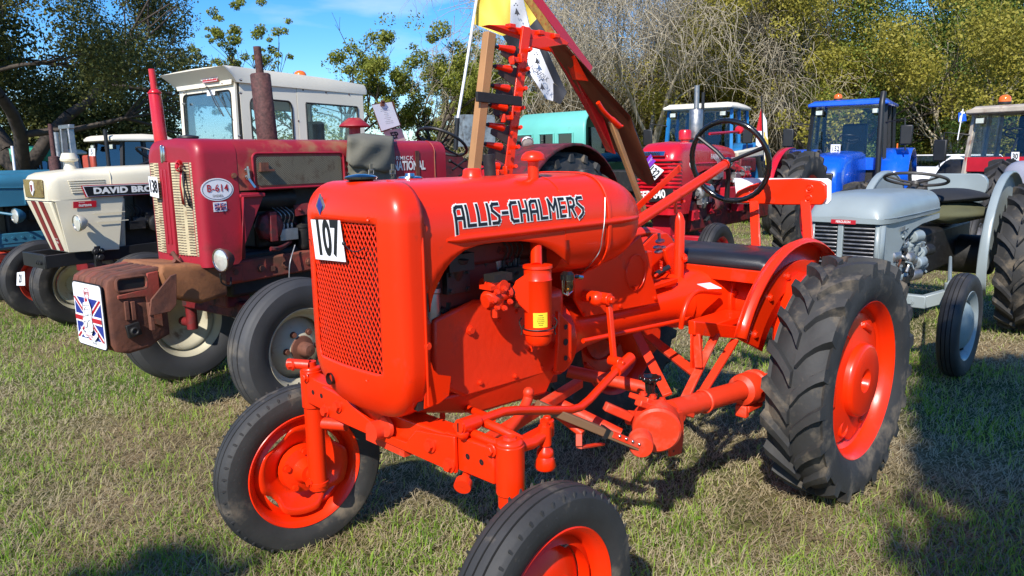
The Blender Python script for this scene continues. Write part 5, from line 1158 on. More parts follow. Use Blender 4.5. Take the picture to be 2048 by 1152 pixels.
for i in range(11):
    f = i / 10; row = []
    for j in range(N1 + 1):
        g = j / N1; lo_ = 332 + 10 * g - (14 * (1 - min(1, g * 6))) - 14 * max(0, (g - .85)) / .15 * .5; px = 695 + (788 - 695) * g - 3 * f * (1 - g); py = 266 + 10 * abs(g - .35) + (lo_ - 266) * f
        y = w_ + .024 + .05 * math.sin(math.pi * min(1, max(0, g))) ** .5 * min(1, f * 3 + .2) + .008 * math.sin(g * 11 + f * 7) - .07 * max(0, .15 - f) / .15
        row.append(bagp(px, py, y))
    secs.append(row)
b.loft(secs, closed=False); b.build('bag_flap', M_khak, gb, solid=.006, ang=70)
for px in (742, 785):
    b = MB(); b.bar(bagp(px, 328, w_ + .09), bagp(px, 352, w_ + .085), .022, .006, up=(0, 1, 0)); b.build('bag_strap', M_khak, gb)
    b = MB(); b.tube([bagp(px - 5, 340, w_ + .096), bagp(px + 5, 340, w_ + .096), bagp(px + 5, 348, w_ + .096), bagp(px - 5, 348, w_ + .096)], .003, 6, closed=True); b.build('buckle', M_stl, gb)
cb_ = fthing('clipboard', 'clipboard with a printed sheet standing on the maroon bonnet', 'clipboard', B)
q = [B.p(px, py, y=-.10) for px, py in ((744, 210), (783, 204), (800, 250), (763, 262))]; bc = [B.p(px, py, y=-.115) for px, py in ((744, 208), (787, 203), (803, 252), (763, 265))]
b = MB(); b.plate(bc, (0, -.006, 0)); b.build('board', M_woodr, cb_); b = MB(); b.plate(q, (0, .001, 0)); b.build('printed_sheet', M_pap, cb_)
uu = (q[1] - q[0]).normalized(); vv = (q[0] - q[3]).normalized(); cc = sum(q, V(0, 0, 0)) / 4
for i in range(9):
    s_ = rnd.uniform(.5, .95); text('print_line', 'name of tractor and owner entry list'[rnd.randint(0, 6):rnd.randint(16, 34)], M_ink, cb_, cc + vv * (.055 - .014 * i) + uu * .004, uu, vv, .006, xs=.8, ext=.002)
b = MB(); p = (q[0] + q[1]) / 2; b.box(p + V(0, .006, -.004), (.035, .012, .03)); b.cyl(p + V(-.015, .01, .014), p + V(.015, .01, .014), .007, n=8); b.build('spring_clip', M_rust, cb_)
q2 = [B.p(px, py, y=-.13) for px, py in ((766, 262), (802, 256), (812, 281), (778, 286))]; sg_ = fthing('lettered_board', 'small pink board with black letters under the clipboard', 'sign', B); b = MB(); b.plate(q2, (0, -.004, 0)); b.build('board', mat('pale_pink_board', (.62, .46, .40), .6), sg_)
text('letters', 'EP', M_ink, sg_, sum(q2, V(0, 0, 0)) / 4, q2[1] - q2[0], q2[0] - q2[3], .055, xs=1.0, off=.04, ext=.002)
rs = fthing('rosette', 'red ribbon rosette pinned on the cream grille', 'rosette', B); c = B.p(361, 333, x=L + .03)
b = MB(); 
for k in range(3):
    r0, r1 = .012 + .008 * k, .036 - .006 * k
    for i in range(22):
        a = 2 * math.pi * i / 22 + k * .1; d = V(0, math.cos(a), math.sin(a)); e = V(0, math.cos(a + .28), math.sin(a + .28)); b.add([c + d * r0 + V(.006 * k, 0, 0), c + e * r0 + V(.006 * k, 0, 0), c + e * r1 + V(.012 + .006 * k, 0, 0), c + d * r1 + V(.002 + .004 * k, 0, 0)], [(0, 1, 2, 3)])
b.build('pleats', M_red, rs, smooth=False)
b = MB(); b.lathe([(.014, .0), (.013, .006), (.001, .008)], c + V(.02, 0, 0), (1, 0, 0), n=18); b.build('button', M_red2, rs)
for dx, e_ in ((-.004, (367, 408)), (.012, (380, 412))):
    b = MB(); e = B.p(*e_, x=L + .02); b.loft([[c + V(.0, dx - .010, -.02), c + V(.0, dx + .012, -.02)], [c.lerp(e, .5) + V(.008, -.012, 0), c.lerp(e, .5) + V(.012, .010, 0)], [e + V(.004, -.01, 0), e + V(0, .01, -.008)]], closed=False); b.build('ribbon_tail', M_red if dx < 0 else M_blkf, rs, solid=.001)
card('white card numbered 138 on the left edge of the cream grille', B, [B.p(px, py, x=L + .05) for px, py in ((296, 353), (314, 354), (318, 396), (301, 392))], '138', h=.62, xs=.62, off=.03)
# round tin plate with a flag and tractor drawing on the weights
sp = fthing('flag_sign', 'square white plate with a union flag and tractor drawing on the rusty weights', 'sign', B)
XQ = 2.925; q = [B.p(px, py, x=XQ) for px, py in ((141, 562), (206, 590), (219, 701), (152, 669))]
cq = sum(q, V(0, 0, 0)) / 4; hw_, hh_ = .165, .17
b = MB(); b.plate([V(XQ - .006, cq.y + y, cq.z + z) for y, z in rrect(hw_ * 2 + .006, hh_ * 2 + .006, .025, 4)], (.005, 0, 0)); b.build('edging', M_ink, sp)
b = MB(); b.plate([V(XQ - .004, cq.y + y, cq.z + z) for y, z in rrect(hw_ * 2 - .008, hh_ * 2 - .008, .022, 4)], (.005, 0, 0)); fp = b.build('plate', M_pap, sp)
c0 = V(XQ, cq.y, cq.z - .02)
union_flag(fp, c0 + V(.0012, 0, 0), (0, 1, 0), (0, -.0, 1), .30, .22, .0005)
b = MB(); b.plate([c0 + V(.010, y, z) for y, z in ((-.035, .085), (.035, .10), (.055, .06), (.045, -.06), (.02, -.085), (-.04, -.07), (-.06, -.02), (-.045, .03))], (.0005, 0, 0)); b.build('tractor_drawing', M_pap, fp)
for cy_, cz_, r_ in ((-.03, -.03, .018), (.025, -.035, .032), (-.005, .04, .022)):
    b = MB(); b.tube([c0 + V(.0112, cy_ + r_ * math.cos(t), cz_ + r_ * math.sin(t)) for t in [i * math.pi / 10 for i in range(20)]], .002, 5, closed=True); b.build('drawing_line', M_stl, fp)
for a_ in ((-.04, .07, .035, .08), (-.04, .07, -.045, .0), (.035, .08, .05, .0), (-.045, .01, .04, .03), (-.03, .05, .03, .055)):
    b = MB(); b.bar(c0 + V(.0112, a_[0], a_[1]), c0 + V(.0112, a_[2], a_[3]), .002, .002); b.build('drawing_line', M_stl, fp)
b = MB(); b.tube([V(XQ + .0022, cq.y - .0 + .028 * math.cos(t), cq.z + .115 + .03 * math.sin(t)) for t in [i * math.pi / 12 for i in range(24)]], .0016, 5, closed=True); b.build('club_ring', M_redi, fp)
text('club_letters', 'NVTC', M_redi, fp, V(XQ, cq.y, cq.z + .115), (0, 1, 0), (0, 0, 1), .02, xs=.75, off=.02, ext=.0025)
b = MB(); P_ = bez([c0 + V(.012, y, z) for y, z in ((-.09, -.07), (-.05, -.10), (0, -.095), (.05, -.11), (.10, -.08))], 4); b.loft([[p, p + V(0, 0, .026)] for p in P_], closed=False); b.build('ribbon_print', M_pap, fp)
text('ribbon_letters', 'Tractor Club', M_redi, fp, c0 + V(.0, 0, -.086), (0, 1, -.05), (0, 0, 1), .015, xs=.8, off=.01, ext=.0140)
text('ribbon_letters', 'Norfolk', M_ink, fp, c0 + V(.0, .03, -.125), (0, 1, -.05), (0, 0, 1), .013, xs=.9, shear=.3, ext=.0030)
# ================================================================ cream tractor with the white cab
D = Frame(-2.168, 7.712, 231.263)
dt = fthing('cream_tractor', 'cream tractor with white cab and maroon stripes, left of the maroon tractor', 'tractor', D)
M_crm = mat('maroon_stripe_paint', (.20, .018, .022), .4, var=.08)
W_ = .27
b = MB(); secs = []
for x, zt_, zb_, w2 in ((.95, 1.42, 1.19, .27), (1.6, 1.415, 1.19, .27), (1.98, 1.405, 1.19, .27), (1.99, 1.40, 1.185, .265), (2.2, 1.392, 1.17, .262), (2.36, 1.375, 1.165, .258), (2.41, 1.355, 1.163, .25), (2.44, 1.32, 1.162, .235)):
    s = [V(x, w2, zb_), V(x, w2 + .004, (zb_ + zt_) / 2)]
    for i in range(8): a = R(90 * i / 7); s.append(V(x, w2 - .07 + .07 * math.cos(a), zt_ - .07 + .07 * math.sin(a)))
    s.append(V(x, 0, zt_ + .006)); s += [V(p.x, -p.y, p.z) for p in s[-2::-1]]; secs.append(s)
b.loft(secs, closed=False); b.add(secs[-1], [tuple(range(len(secs[-1])))]); bon = b.build('bonnet', M_cream, dt, ang=35)
b = MB(); b.tube([V(1.985, W_ + .003, 1.2), V(1.985, W_ + .003, 1.33)] + [V(1.985, .20 + .073 * math.cos(R(a)), 1.33 + .073 * math.sin(R(a))) for a in range(0, 91, 15)], .003, 6); b.build('bonnet_seam', M_cream, dt)
for k in range(6): b = MB(); b.bar(V(2.30 - .004 * k, W_ - .003, 1.31 - .018 * k), V(2.03, W_ + .0, 1.31 - .018 * k), .006, .008); b.build('louvre', M_cream, bon, bevel=.002)
# gold grille with shield
b = MB(); b.plate([V(2.445, y, z) for y, z in ((-.19, 1.325), (.19, 1.325), (.175, 1.185), (-.175, 1.185))], (.008, 0, 0)); gg = b.build('grille', perf('gold_mesh_grille', (.30, .22, .06), (.03, .02, .01), 500, .4), dt, bevel=.004)
b = MB(); b.plate([V(2.455, y, z) for y, z in ((-.03, 1.30), (0, 1.315), (.03, 1.30), (.034, 1.24), (0, 1.20), (-.034, 1.24))], (.008, 0, 0)); b.build('shield_badge', M_pap, gg)
b = MB(); b.plate([V(2.464, y, z) for y, z in ((-.018, 1.285), (.018, 1.285), (.016, 1.245), (0, 1.225), (-.016, 1.245))], (.002, 0, 0)); b.build('shield_centre', M_crm, gg)
# lower nose: tapers to the bumper, maroon stripes
b = MB(); f = lambda z: 2.435 - (1.16 - z) * .28
secs = [[V(f(z), -w2, z), V(f(z), w2, z), V(1.88 + (z - .75) * .0, w2 + .01, z), V(1.88, -w2 - .01, z)] for z, w2 in ((.748, .17), (.95, .205), (1.16, .24))]
b.loft(secs); nl = b.build('lower_cowl', M_cream, dt, bevel=.012)
b = MB(); b.plate([V(1.89, W_ - .012, z) for z in (1.19,)] + [V(x, W_ - .012, z) for x, z in ((1.89, 1.19), (2.43, 1.165), (2.40, 1.15), (2.35, .76), (1.97, .745))][1:], (0, -.012, 0)); b.build('side_panel', M_cream, dt, bevel=.004)
for y0 in (-.115, .035):
    b = MB(); b.plate([V(f(1.155) + .004, y0, 1.155), V(f(1.155) + .004, y0 + .075, 1.155), V(f(.76) + .004, y0 + .07, .76), V(f(.76) + .004, y0 + .005, .76)], (.004, 0, 0)); b.build('stripe', M_crm, nl)
text('model_lettering', 'Selectamatic', M_wink, nl, V(f(.86) + .008, .07, .86), (0, 1, 0), (.28, 0, 1), .012, xs=.8, ext=.002)
text('model_lettering', '880', M_wink, nl, V(f(.83) + .008, .07, .83), (0, 1, 0), (.28, 0, 1), .02, xs=.8, ext=.002)
b = MB(); b.box((2.02, W_ + .001, 1.05), (.24, .004, .006)); b.box((2.0, W_ + .001, .98), (.24, .004, .006)); b.build('panel_crease', M_cream, dt)
# long name panel
def side(x, z, k=0): return V(x, W_ + .004 + k, z)
b = MB(); b.plate([side(x, z, .002) for x, z in ((2.215, 1.272), (1.05, 1.272), (1.05, 1.178), (2.19, 1.178))], (0, .003, 0)); npn = b.build('name_panel', M_redi, dt)
b = MB(); b.plate([side(x, z, .006) for x, z in ((2.205, 1.266), (1.06, 1.266), (1.06, 1.184), (2.18, 1.184))], (0, .001, 0)); b.build('panel_line', M_pap, npn)
b = MB(); b.plate([side(x, z, .008) for x, z in ((2.198, 1.262), (1.065, 1.262), (1.065, 1.188), (2.175, 1.188))], (0, .001, 0)); b.build('panel_field', M_ink, npn)
text('lettering', 'DAVID BROWN', M_wink, npn, side(2.13, 1.2245, .0085), (-1, 0, 0), (0, 0, 1), .046, xs=1.33, off=.055, ext=.0015, align='LEFT', space=1.05)
b = MB(); b.plate([side(x, z, -.006) for x, z in ((2.28, 1.15), (2.11, 1.15), (2.115, 1.10), (2.285, 1.10))], (0, .002, 0)); stt = b.build('red_sticker', M_redi, dt)
text('sticker_print', 'nurtons', M_wink, stt, side(2.197, 1.12, -.003), (-1, 0, 0), (0, 0, 1), .024, xs=.9, off=.02)
text('sticker_print', 'agricultural', M_wink, stt, side(2.22, 1.142, -.003), (-1, 0, 0), (0, 0, 1), .008, xs=.9)
headlamp(dt, V(2.30, .36, .99), (1, .06, -.05), .062, M_cream, V(2.2, .26, .98))
# black weight frame
b = MB(); b.bar((2.50, -.22, .70), (2.50, .22, .70), .03, .11); 
b.build('front_frame', M_blk, dt, bevel=.004)
for s_ in (1, -1): b = MB(); b.bar((2.51, s_ * .215, .70), (1.1, s_ * .22, .735), .025, .10); b.build('frame_rail', M_blk, dt, bevel=.004)
b = MB(); b.box((2.3, 0, .66), (.4, .42, .012)); b.build('frame_tray', M_blk, dt)
for k in range(3): b = MB(); b.bolt((2.518, .16 - .04 * k, .69), (1, 0, 0), .012, .01); b.build('frame_bolt', M_blk, dt)
b = MB(); b.box((2.14, .245, .70), (.05, .03, .18)); b.bolt((2.16, .26, .75), (0, 1, 0), .02, .03); b.bolt((2.13, .26, .70), (0, 1, 0), .024, .04); b.bolt((2.11, .26, .75), (0, 1, 0), .016, .03); b.build('frame_bracket', M_blk, dt, bevel=.004)
b = MB(); b.box((1.4, 0, .80), (1.0, .32, .34)); b.box((1.3, 0, 1.05), (.9, .24, .3)); b.build('engine_block', M_dark, dt, bevel=.02)
b = MB(); b.lathe([(.001, .03), (.06, .03), (.075, .02), (.075, -.05)], V(1.62, .22, .93), (0, 1, 0), n=20); b.build('fuel_pump_cover', M_dark, dt)
clutter(dt, (1.1, .16, .8), (1.8, .23, 1.12), [M_dark, M_dark, M_stl], 5, n=16)
b = MB(); b.bar((1.973, -.55, .55), (1.973, .55, .55), .07, .09); b.build('front_axle', M_crm, dt, bevel=.01)
for s_ in (1, -1): lugwheel('front_wheel', dt, (1.973, s_ * .661, .375), s_ < 0, .375, .22, .19, M_rub, M_wrim, kind='rib', disc='dish', hubm=M_crm, steer=0)
for s_ in (1, -1): lugwheel('rear_wheel', dt, (0, s_ * .72, .70), s_ < 0, .70, .36, .32, M_rub, M_crm, lugs=20)
b = MB(); b.box((.5, 0, .85), (1.3, .5, .45)); b.build('gearbox', M_crm, dt, bevel=.03)
# cream air-cleaner cap, red exhaust
p = D.p(140, 335, y=0); b = MB(); b.lathe([(.001, .125), (.045, .125), (.05, .118), (.062, .085), (.066, .078), (.062, .062), (.035, .055), (.034, .03), (.045, .01), (.05, -.03)], V(p.x, 0, 1.40), n=26); b.build('air_cleaner_cap', M_cream, dt, ang=35)
p0 = D.p(322, 282, y=-.1); p1 = D.p(303, 138, y=-.1); dv = p1 - p0; b = MB()
b.tube([p0 - dv * .4, p0, p0 + dv * .66, p0 + dv * .70, p0 + dv * .72], [.058, .056, .052, .045, .033], 24); b.tube([p0 + dv * .7, p1], .027, 18); b.lathe([(.057, 0), (.060, .004), (.06, .01), (.055, .014)], p0 + dv * .66, dv, n=24); b.build('exhaust_stack', M_red, dt, ang=50)
# cab
CX0, CX1, CW = .95, -.47, .475; ZC = 2.12
def panel(par, nm, m, P4, hole, th, axis, rr=.04, frame_only=True):
    """flat sheet with a rounded window: P4 maps (u,v) in 0..1 to a point; hole = (u0,u1,v0,v1)"""
    u0, u1, v0, v1 = hole; n = 4; inner = []
    for (cu, cv, a0) in ((u1 - rr, v1 - rr, 0), (u0 + rr, v1 - rr, 90), (u0 + rr, v0 + rr, 180), (u1 - rr, v0 + rr, 270)):
        for i in range(n + 1): a = R(a0 + 90 * i / n); inner.append((cu + rr * math.cos(a), cv + rr * math.sin(a)))
    outer = [(1, 1)] * 5 + [(0, 1)] * 5 + [(0, 0)] * 5 + [(1, 0)] * 5
    for k, (a, bb) in enumerate(((1, v1), (0, v1), (0, v0), (1, v0))): pass
    outer = []
    for k, (x, y) in enumerate(inner):
        q = k // (n + 1); i = k % (n + 1)
        c = ((1, 1), (0, 1), (0, 0), (1, 0))[q]
        if i == 2: outer.append(c)
        elif i < 2: outer.append((c[0], y) if q in (0, 2) else (x, c[1]))
        else: outer.append((x, c[1]) if q in (0, 2) else (c[0], y))
    m_ = len(inner); d = Vector(axis) * th; b = MB(); vs = [P4(*p) for p in outer] + [P4(*p) for p in inner]; vs += [v + d for v in vs]; fs = []
    for i in range(m_):
        j = (i + 1) % m_; fs += [(i, j, m_ + j, m_ + i), (2 * m_ + i, 3 * m_ + i, 3 * m_ + j, 2 * m_ + j), (m_ + i, m_ + j, 3 * m_ + j, 3 * m_ + i), (i, 2 * m_ + i, 2 * m_ + j, j)]
    b.add(vs, fs); o = b.build(nm, m, par, smooth=False)
    b = MB(); b.plate([P4(*p) + d * .4 for p in inner], d * .15); b.build('window_pane', M_gl if nm == 'cab_front' else M_gl2, o, smooth=False)
    b = MB(); b.tube([P4(*p) + d * 1.02 for p in inner], .008, 6, closed=True); b.build('window_seal', M_ink, o)
    return o
fc_ = lambda u, v: V(CX0 - .02 * v, -CW + 2 * CW * u + (0), 1.2 + (ZC - 1.2) * v)
cf_ = panel(dt, 'cab_front', M_white, fc_, (.07, .93, .10, .93), .02, (1, 0, 0), .05)
sm = lambda a, c, s_: (lambda u, v: V(a + (c - a) * u, s_ * CW, 1.2 + (ZC - .02 * u - 1.2) * v))
for s_ in (1, -1):
    panel(dt, 'cab_door', M_white, sm(CX0 - .035, .33, s_), (.16, .90, .05, .86), .018, (0, s_, 0), .07)
    panel(dt, 'cab_side', M_white, sm(.325, CX1, s_), (.12, .90, .05, .84), .02, (0, s_, 0), .01)
    for x in (CX0 - .02,): b = MB(); b.bar((x, s_ * (CW + .004), 1.2), (x - .02, s_ * (CW + .004), ZC), .02, .02); b.build('cab_corner', M_blk, dt)
panel(dt, 'cab_rear', M_white, lambda u, v: V(CX1, CW - 2 * CW * u, 1.2 + (ZC - .02 - 1.2) * v), (.08, .92, .3, .93), .02, (-1, 0, 0), .05)
b = MB(); b.box((.24, 0, .95), (1.45, .95, .5)); b.build('cab_base', M_white, dt, bevel=.02)
for s_ in (1, -1):
    b = MB(); secs = []
    for i in range(15):
        a = R(20 + 140 * i / 14); secs.append([V(.0 + .76 * math.cos(a), s_ * y, .70 + .76 * math.sin(a)) for y in (.48, .9)])
    b.loft(secs, closed=False); b.build('fender', M_crm, dt, solid=.01)
# roof shell with flared visor
b = MB(); secs = []
for x, z0, z1, w2, dz in ((1.09, 2.238, 2.25, .555, -.0), (1.02, 2.185, 2.258, .54, 0), (.95, 2.115, 2.26, .52, 0), (.6, 2.105, 2.25, .512, 0), (0, 2.095, 2.23, .505, 0), (-.5, 2.085, 2.195, .50, 0), (-.53, 2.09, 2.18, .49, 0)):
    s = [V(x, w2, z0), V(x, w2, z0 + (z1 - z0) * .4), V(x, w2 - .02, z1 - .012), V(x, w2 * .5, z1 - .003), V(x, 0, z1), V(x, -w2 * .5, z1 - .003), V(x, -w2 + .02, z1 - .012), V(x, -w2, z0 + (z1 - z0) * .4), V(x, -w2, z0)]; secs.append(s)
b.loft(secs); b.build('cab_roof', M_white, dt, ang=40)
b = MB(); b.plate([V(.972, y, z) for y, z in ((-.46, 2.10), (.47, 2.10), (.5, 2.20), (-.5, 2.20))], (.006, 0, 0)); fx = b.build('cab_fascia', M_white, dt)
pq = [D.p(px, py, x=1.0) for px, py in ((402, 154), (437, 145), (438, 157), (402, 166))]; b = MB(); cc = sum(pq, V(0, 0, 0)) / 4
b.box(cc, (.004, .25, .075)); nb = b.build('name_plate', M_redi, dt); b = MB(); b.box(cc + V(.002, 0, 0), (.004, .24, .065)); b.build('plate_border', M_pap, nb); b = MB(); b.box(cc + V(.003, 0, 0), (.004, .232, .057)); b.build('plate_field', M_redi, nb)
text('lettering', 'DAVID BROWN', M_wink, nb, cc + V(.005, 0, 0), (0, 1, 0), (0, 0, 1), .034, xs=.85, off=.04, ext=.002)
b = MB(); w0 = D.p(415, 174, x=1.0); b.tube([w0 + V(0, -.02, .0), w0, D.p(432, 210, x=.99), D.p(446, 232, x=.985)], [.008, .006, .004, .003], 6); b.tube([D.p(433, 185, x=.985), D.p(462, 235, x=.985)], .004, 5); b.tube([D.p(427, 192, x=.98), D.p(448, 233, x=.98)], .004, 5); b.build('wiper', M_dark, dt)
b = MB(); q = [D.p(px, py, x=.965) for px, py in ((414, 181), (430, 179), (430, 190), (414, 192))]; b.plate(q, (.001, 0, 0)); b.build('windscreen_paper', M_pap, dt)
for px, py in ((483, 160), (483, 186), (480, 272), (369, 185), (369, 208)):
    b = MB(); b.bolt(D.p(px, py, x=.97), (1, 0, 0), .009, .02); b.build('hinge_bolt', M_stl, dt)
for px, py in ((390, 165), (452, 149), (444, 167), (400, 177)):
    b = MB(); b.bolt(D.p(px, py, x=.98), (1, 0, 0), .005, .004); b.build('screw', M_rust, dt)
for px, py in ((606, 180), (615, 173), (652, 185), (676, 179), (698, 189), (597, 242)):
    b = MB(); b.bolt(D.p(px, py, y=CW + .02), (0, 1, 0), .006, .005); b.build('screw', M_rust, dt)
def beacon(par, p, r=.05, name='beacon'):
    b = MB(); b.lathe([(.001, 0), (r * 1.05, 0), (r * 1.05, r * .35), (r, r * .4)], p, n=20); o = b.build(name, M_dark, par); b = MB(); b.lathe([(r * .98, r * .38), (r, r * .9), (r * .85, r * 1.3), (r * .5, r * 1.55), (.001, r * 1.65)], p, n=20); b.build('beacon_dome', M_amb, o); return o
beacon(dt, V(-.05, .05, 2.225), .062)
# sparse cab interior so that the windows have something behind them
b = MB(); b.box((.05, 0, 1.35), (.4, .4, .1)); b.box((-.16, 0, 1.6), (.1, .4, .45)); b.build('cab_seat', M_blkr, dt, bevel=.03)
steering(dt, V(.52, 0, 1.55), (-.4, 0, .9), .2, M_blk, .012, column=V(.7, 0, 1.2))
card('small card numbered 21 hanging from the black frame of the cream tractor', D, [D.p(px, py, x=2.53) for px, py in ((34, 545), (49, 543), (50, 571), (33, 571))], '21', h=.6, xs=.62)
# ================================================================ faded blue tractor at the left edge
Fb = Frame(-3.79, 8.79, 231)
ft = fthing('faded_blue_tractor', 'faded blue old tractor cut by the left edge of the picture', 'tractor', Fb)
X0 = 2.25
bonnet('bonnet', M_teal, ft, X0, .6, .30, 1.345, lambda x: 1.05, rc=.09, rf=.07, step=.2)
b = MB(); b.box((X0 - .1, 0, .93), (.16, .54, .34)); b.box((X0 - .25, 0, .70), (.55, .5, .14)); b.build('radiator_shell', M_teal, ft, bevel=.03)
b = MB(); b.tube([V(X0 - .45, .302, 1.06), V(X0 - .45, .302, 1.22), V(X0 - .1, .302, 1.23), V(X0 - .06, .302, .8)], .008, 6); b.build('panel_bead', M_teal, ft)
b = MB(); b.box((1.3, 0, .85), (1.3, .36, .5)); b.build('engine_block', M_dark, ft, bevel=.03)
for k in range(6): b = MB(); b.bolt((X0 - .08 - .08 * k, .252, .745), (0, 1, 0), .013, .012); b.build('bolt', M_teal, ft)
b = MB(); b.box((X0 - .3, .24, .74), (.7, .03, .10)); b.build('frame_rail', M_teal, ft, bevel=.005)
headlamp(ft, Fb.p(32, 432, y=.42), (1, .1, 0), .07, M_teal, V(X0 - .2, .28, 1.0))
clutter(ft, (1.2, .18, .8), (1.75, .24, 1.05), [M_dark, M_dark], 3, n=8)
M_orw = mat('orange_red_rim_paint', (.55, .05, .02), .5, var=.1)
b = MB(); b.bar((1.85, -.6, .5), (1.85, .6, .5), .07, .08); b.build('front_axle', M_orw, ft)
for s_ in (1, -1): lugwheel('front_wheel', ft, (1.85, s_ * .66, .37), s_ < 0, .37, .22, .17, M_rub, M_orw, kind='rib', disc='dish')
for s_ in (1, -1): lugwheel('rear_wheel', ft, (0, s_ * .75, .72), s_ < 0, .72, .38, .32, M_rub, M_orw, lugs=20)
b = MB(); b.box((.3, 0, .9), (1.2, .5, .5)); b.build('gearbox', M_teal, ft, bevel=.03)
steering(ft, V(.35, 0, 1.5), (-.5, 0, .85), .21, M_blk, .012, column=V(.7, 0, 1.35)); b = MB(); b.box((-.2, 0, 1.15), (.35, .4, .08)); b.build('seat', M_blk, ft, bevel=.02)
# ================================================================ small grey tractor on the right
G = Frame(3.631, 6.227, 225.796)
gt = fthing('grey_tractor', 'small pale grey vintage tractor with slatted grille, right of the orange one', 'tractor', G)
GL, GW = 2.19, .25
b = MB(); secs = []
for x, zt_, w2, zl in ((1.04, 1.155, .238, 1.005), (1.25, 1.165, .245, 1.0), (1.6, 1.175, .25, .998), (1.9, 1.175, .252, .997), (2.04, 1.165, .25, .996), (2.12, 1.145, .243, .995), (2.17, 1.115, .232, .995), (2.205, 1.07, .215, .995), (2.215, 1.03, .205, .996)):
    s = [V(x, w2, zl), V(x, w2 + .003, zl + .03)]
    for i in range(9): a = R(90 * i / 8); s.append(V(x, w2 - .10 + .10 * math.cos(a), zl + .03 + (zt_ - zl - .03) * math.sin(a)))
    s.append(V(x, 0, zt_ + .008)); s += [V(p.x, -p.y, p.z) for p in s[-2::-1]]; secs.append(s)
b.loft(secs, closed=False); b.add(secs[-1], [tuple(range(len(secs[-1])))]); b.add(secs[0], [tuple(range(len(secs[0])))]); gbn = b.build('bonnet', M_grey, gt, ang=40, solid=0)
b = MB(); b.tube([V(x, w2 + .004, .9985 + .03) for x, w2 in ((1.05, .24), (1.6, .252), (2.0, .252), (2.12, .243), (2.18, .226))], .003, 6); b.build('bonnet_crease', M_grey, gt)
# radiator surround: side cheeks with arch, centre bar, slats
for s_ in (1, -1):
    b = MB(); q = [(1.05, .992), (2.12, .990), (2.19, .985), (2.19, .70), (1.98, .66), (1.95, .73), (1.90, .80), (1.80, .87), (1.65, .92), (1.45, .945), (1.05, .955)]
    b.plate([V(x, s_ * (GW - .006 - (.03 * max(0, (x - 2.05) / .14) ** 2)), z) for x, z in q], (0, -s_ * .006, 0)); ck = b.build('side_cheek', M_grey, gt, bevel=.002)
    b = MB(); secs = []
    for i in range(7): a = R(90 * i / 6); secs.append([V(2.14 + .055 * math.sin(a), s_ * (GW - .064 + .045 * math.cos(a)), z) for z in (.70, .99)])
    b.loft(secs, closed=False); b.build('grille_cheek', M_grey, gt, solid=.006)
    b = MB(); b.plate([V(x, s_ * (GW - .003), z) for x, z in ((1.90, .955), (1.83, .96), (1.83, .935), (1.90, .93))], (0, s_ * .002, 0)); b.build('maker_tag', M_stl, gt)
for y0, y1 in ((-.185, -.04), (.0, .185)):
    for k in range(10): b = MB(); z = .965 - .025 * k; b.bar((GL + .004, y0, z), (GL + .004, y1, z), .012, .010); b.build('grille_slat', M_chr if False else M_stl, gt, bevel=.003)
b = MB(); b.box((GL, -.02, .84), (.03, .034, .30)); b.box((GL - .05, 0, .84), (.04, .38, .30)); b.build('grille_bar', M_grey, gt, bevel=.005)
b = MB(); b.box((GL - .02, 0, .84), (.02, .37, .29)); b.build('radiator_core', M_ink, gt)
b = MB(); b.box((GL + .026, -.0, 1.003), (.008, .15, .026)); bb_ = b.build('name_badge', M_redi, gt); text('badge_text', 'FERGUSON', M_wink, bb_, V(GL + .031, 0, 1.003), (0, 1, 0), (0, 0, 1), .015, xs=.85, off=.02)
# engine and front axle
b = MB(); b.box((1.45, 0, .66), (.95, .30, .26)); b.box((1.45, .0, .86), (.75, .20, .18)); b.build('engine_block', M_dark, gt, bevel=.02)
clutter(gt, (1.15, .14, .58), (1.95, .22, .88), [M_greyi, M_grey, M_greyi, M_stl, M_rust, M_dark], 21, n=110, s=.72)
b = MB(); b.lathe([(.001, .06), (.045, .06), (.055, .05), (.058, .02), (.085, .01), (.088, -.05), (.07, -.07)], V(1.93, .20, .60), (.4, 1, 0), n=26); b.build('timing_gear_cover', M_greyi, gt)
b = MB(); b.bar((1.80, -.02, .475), (1.80, .40, .475), .05, .085); b.bar((1.80, -.02, .475), (1.80, -.40, .475), .05, .085); b.build('front_axle_beam', M_grey, gt, bevel=.008)
for y, m_ in ((.10, M_rust), (.31, M_grey)): b = MB(); b.bolt((1.826, y, .475), (1, 0, 0), .018, .016); b.build('axle_bolt', m_, gt)
b = MB(); b.cyl((1.82, .18, .39), (1.82, .18, .58), .028, n=16); b.bolt((1.82, .18, .40), (0, 0, -1), .02, .03); b.bolt((1.82, .18, .57), (0, 0, 1), .024, .03); b.build('axle_stud', M_grey, gt)
for s_ in (1, -1):
    b = MB(); b.bar((1.80, s_ * .38, .475), (1.70, s_ * .50, .52), .05, .08); b.cyl((1.708, s_ * .50, .36), (1.708, s_ * .50, .60), .03, n=16); b.cyl((1.708, s_ * .5, .335), (1.708, s_ * .58, .335), .03, n=12); b.build('stub_axle', M_grey, gt, bevel=.005)
    b = MB(); b.tube([V(1.70, s_ * .50, .60), V(1.55, s_ * .46, .60), V(.9, s_ * .3, .66)], [.016, .013, .011], 8); b.build('steering_rod', M_grey, gt)
lugwheel('front_wheel', gt, (1.708, .579, .335), False, .335, .215, .12, M_rub, M_grey, kind='rib', disc='cap', ribs=3)
lugwheel('front_wheel', gt, (1.708, -.579, .335), True, .335, .215, .12, M_rub, M_grey, kind='rib', disc='cap', ribs=3)
for s_ in (1, -1): lugwheel('rear_wheel', gt, (0, s_ * .64, .585), s_ < 0, .585, .33, .27, M_rubd, M_grey, lugs=20, lh=.035, disc='dish', spin=.15)
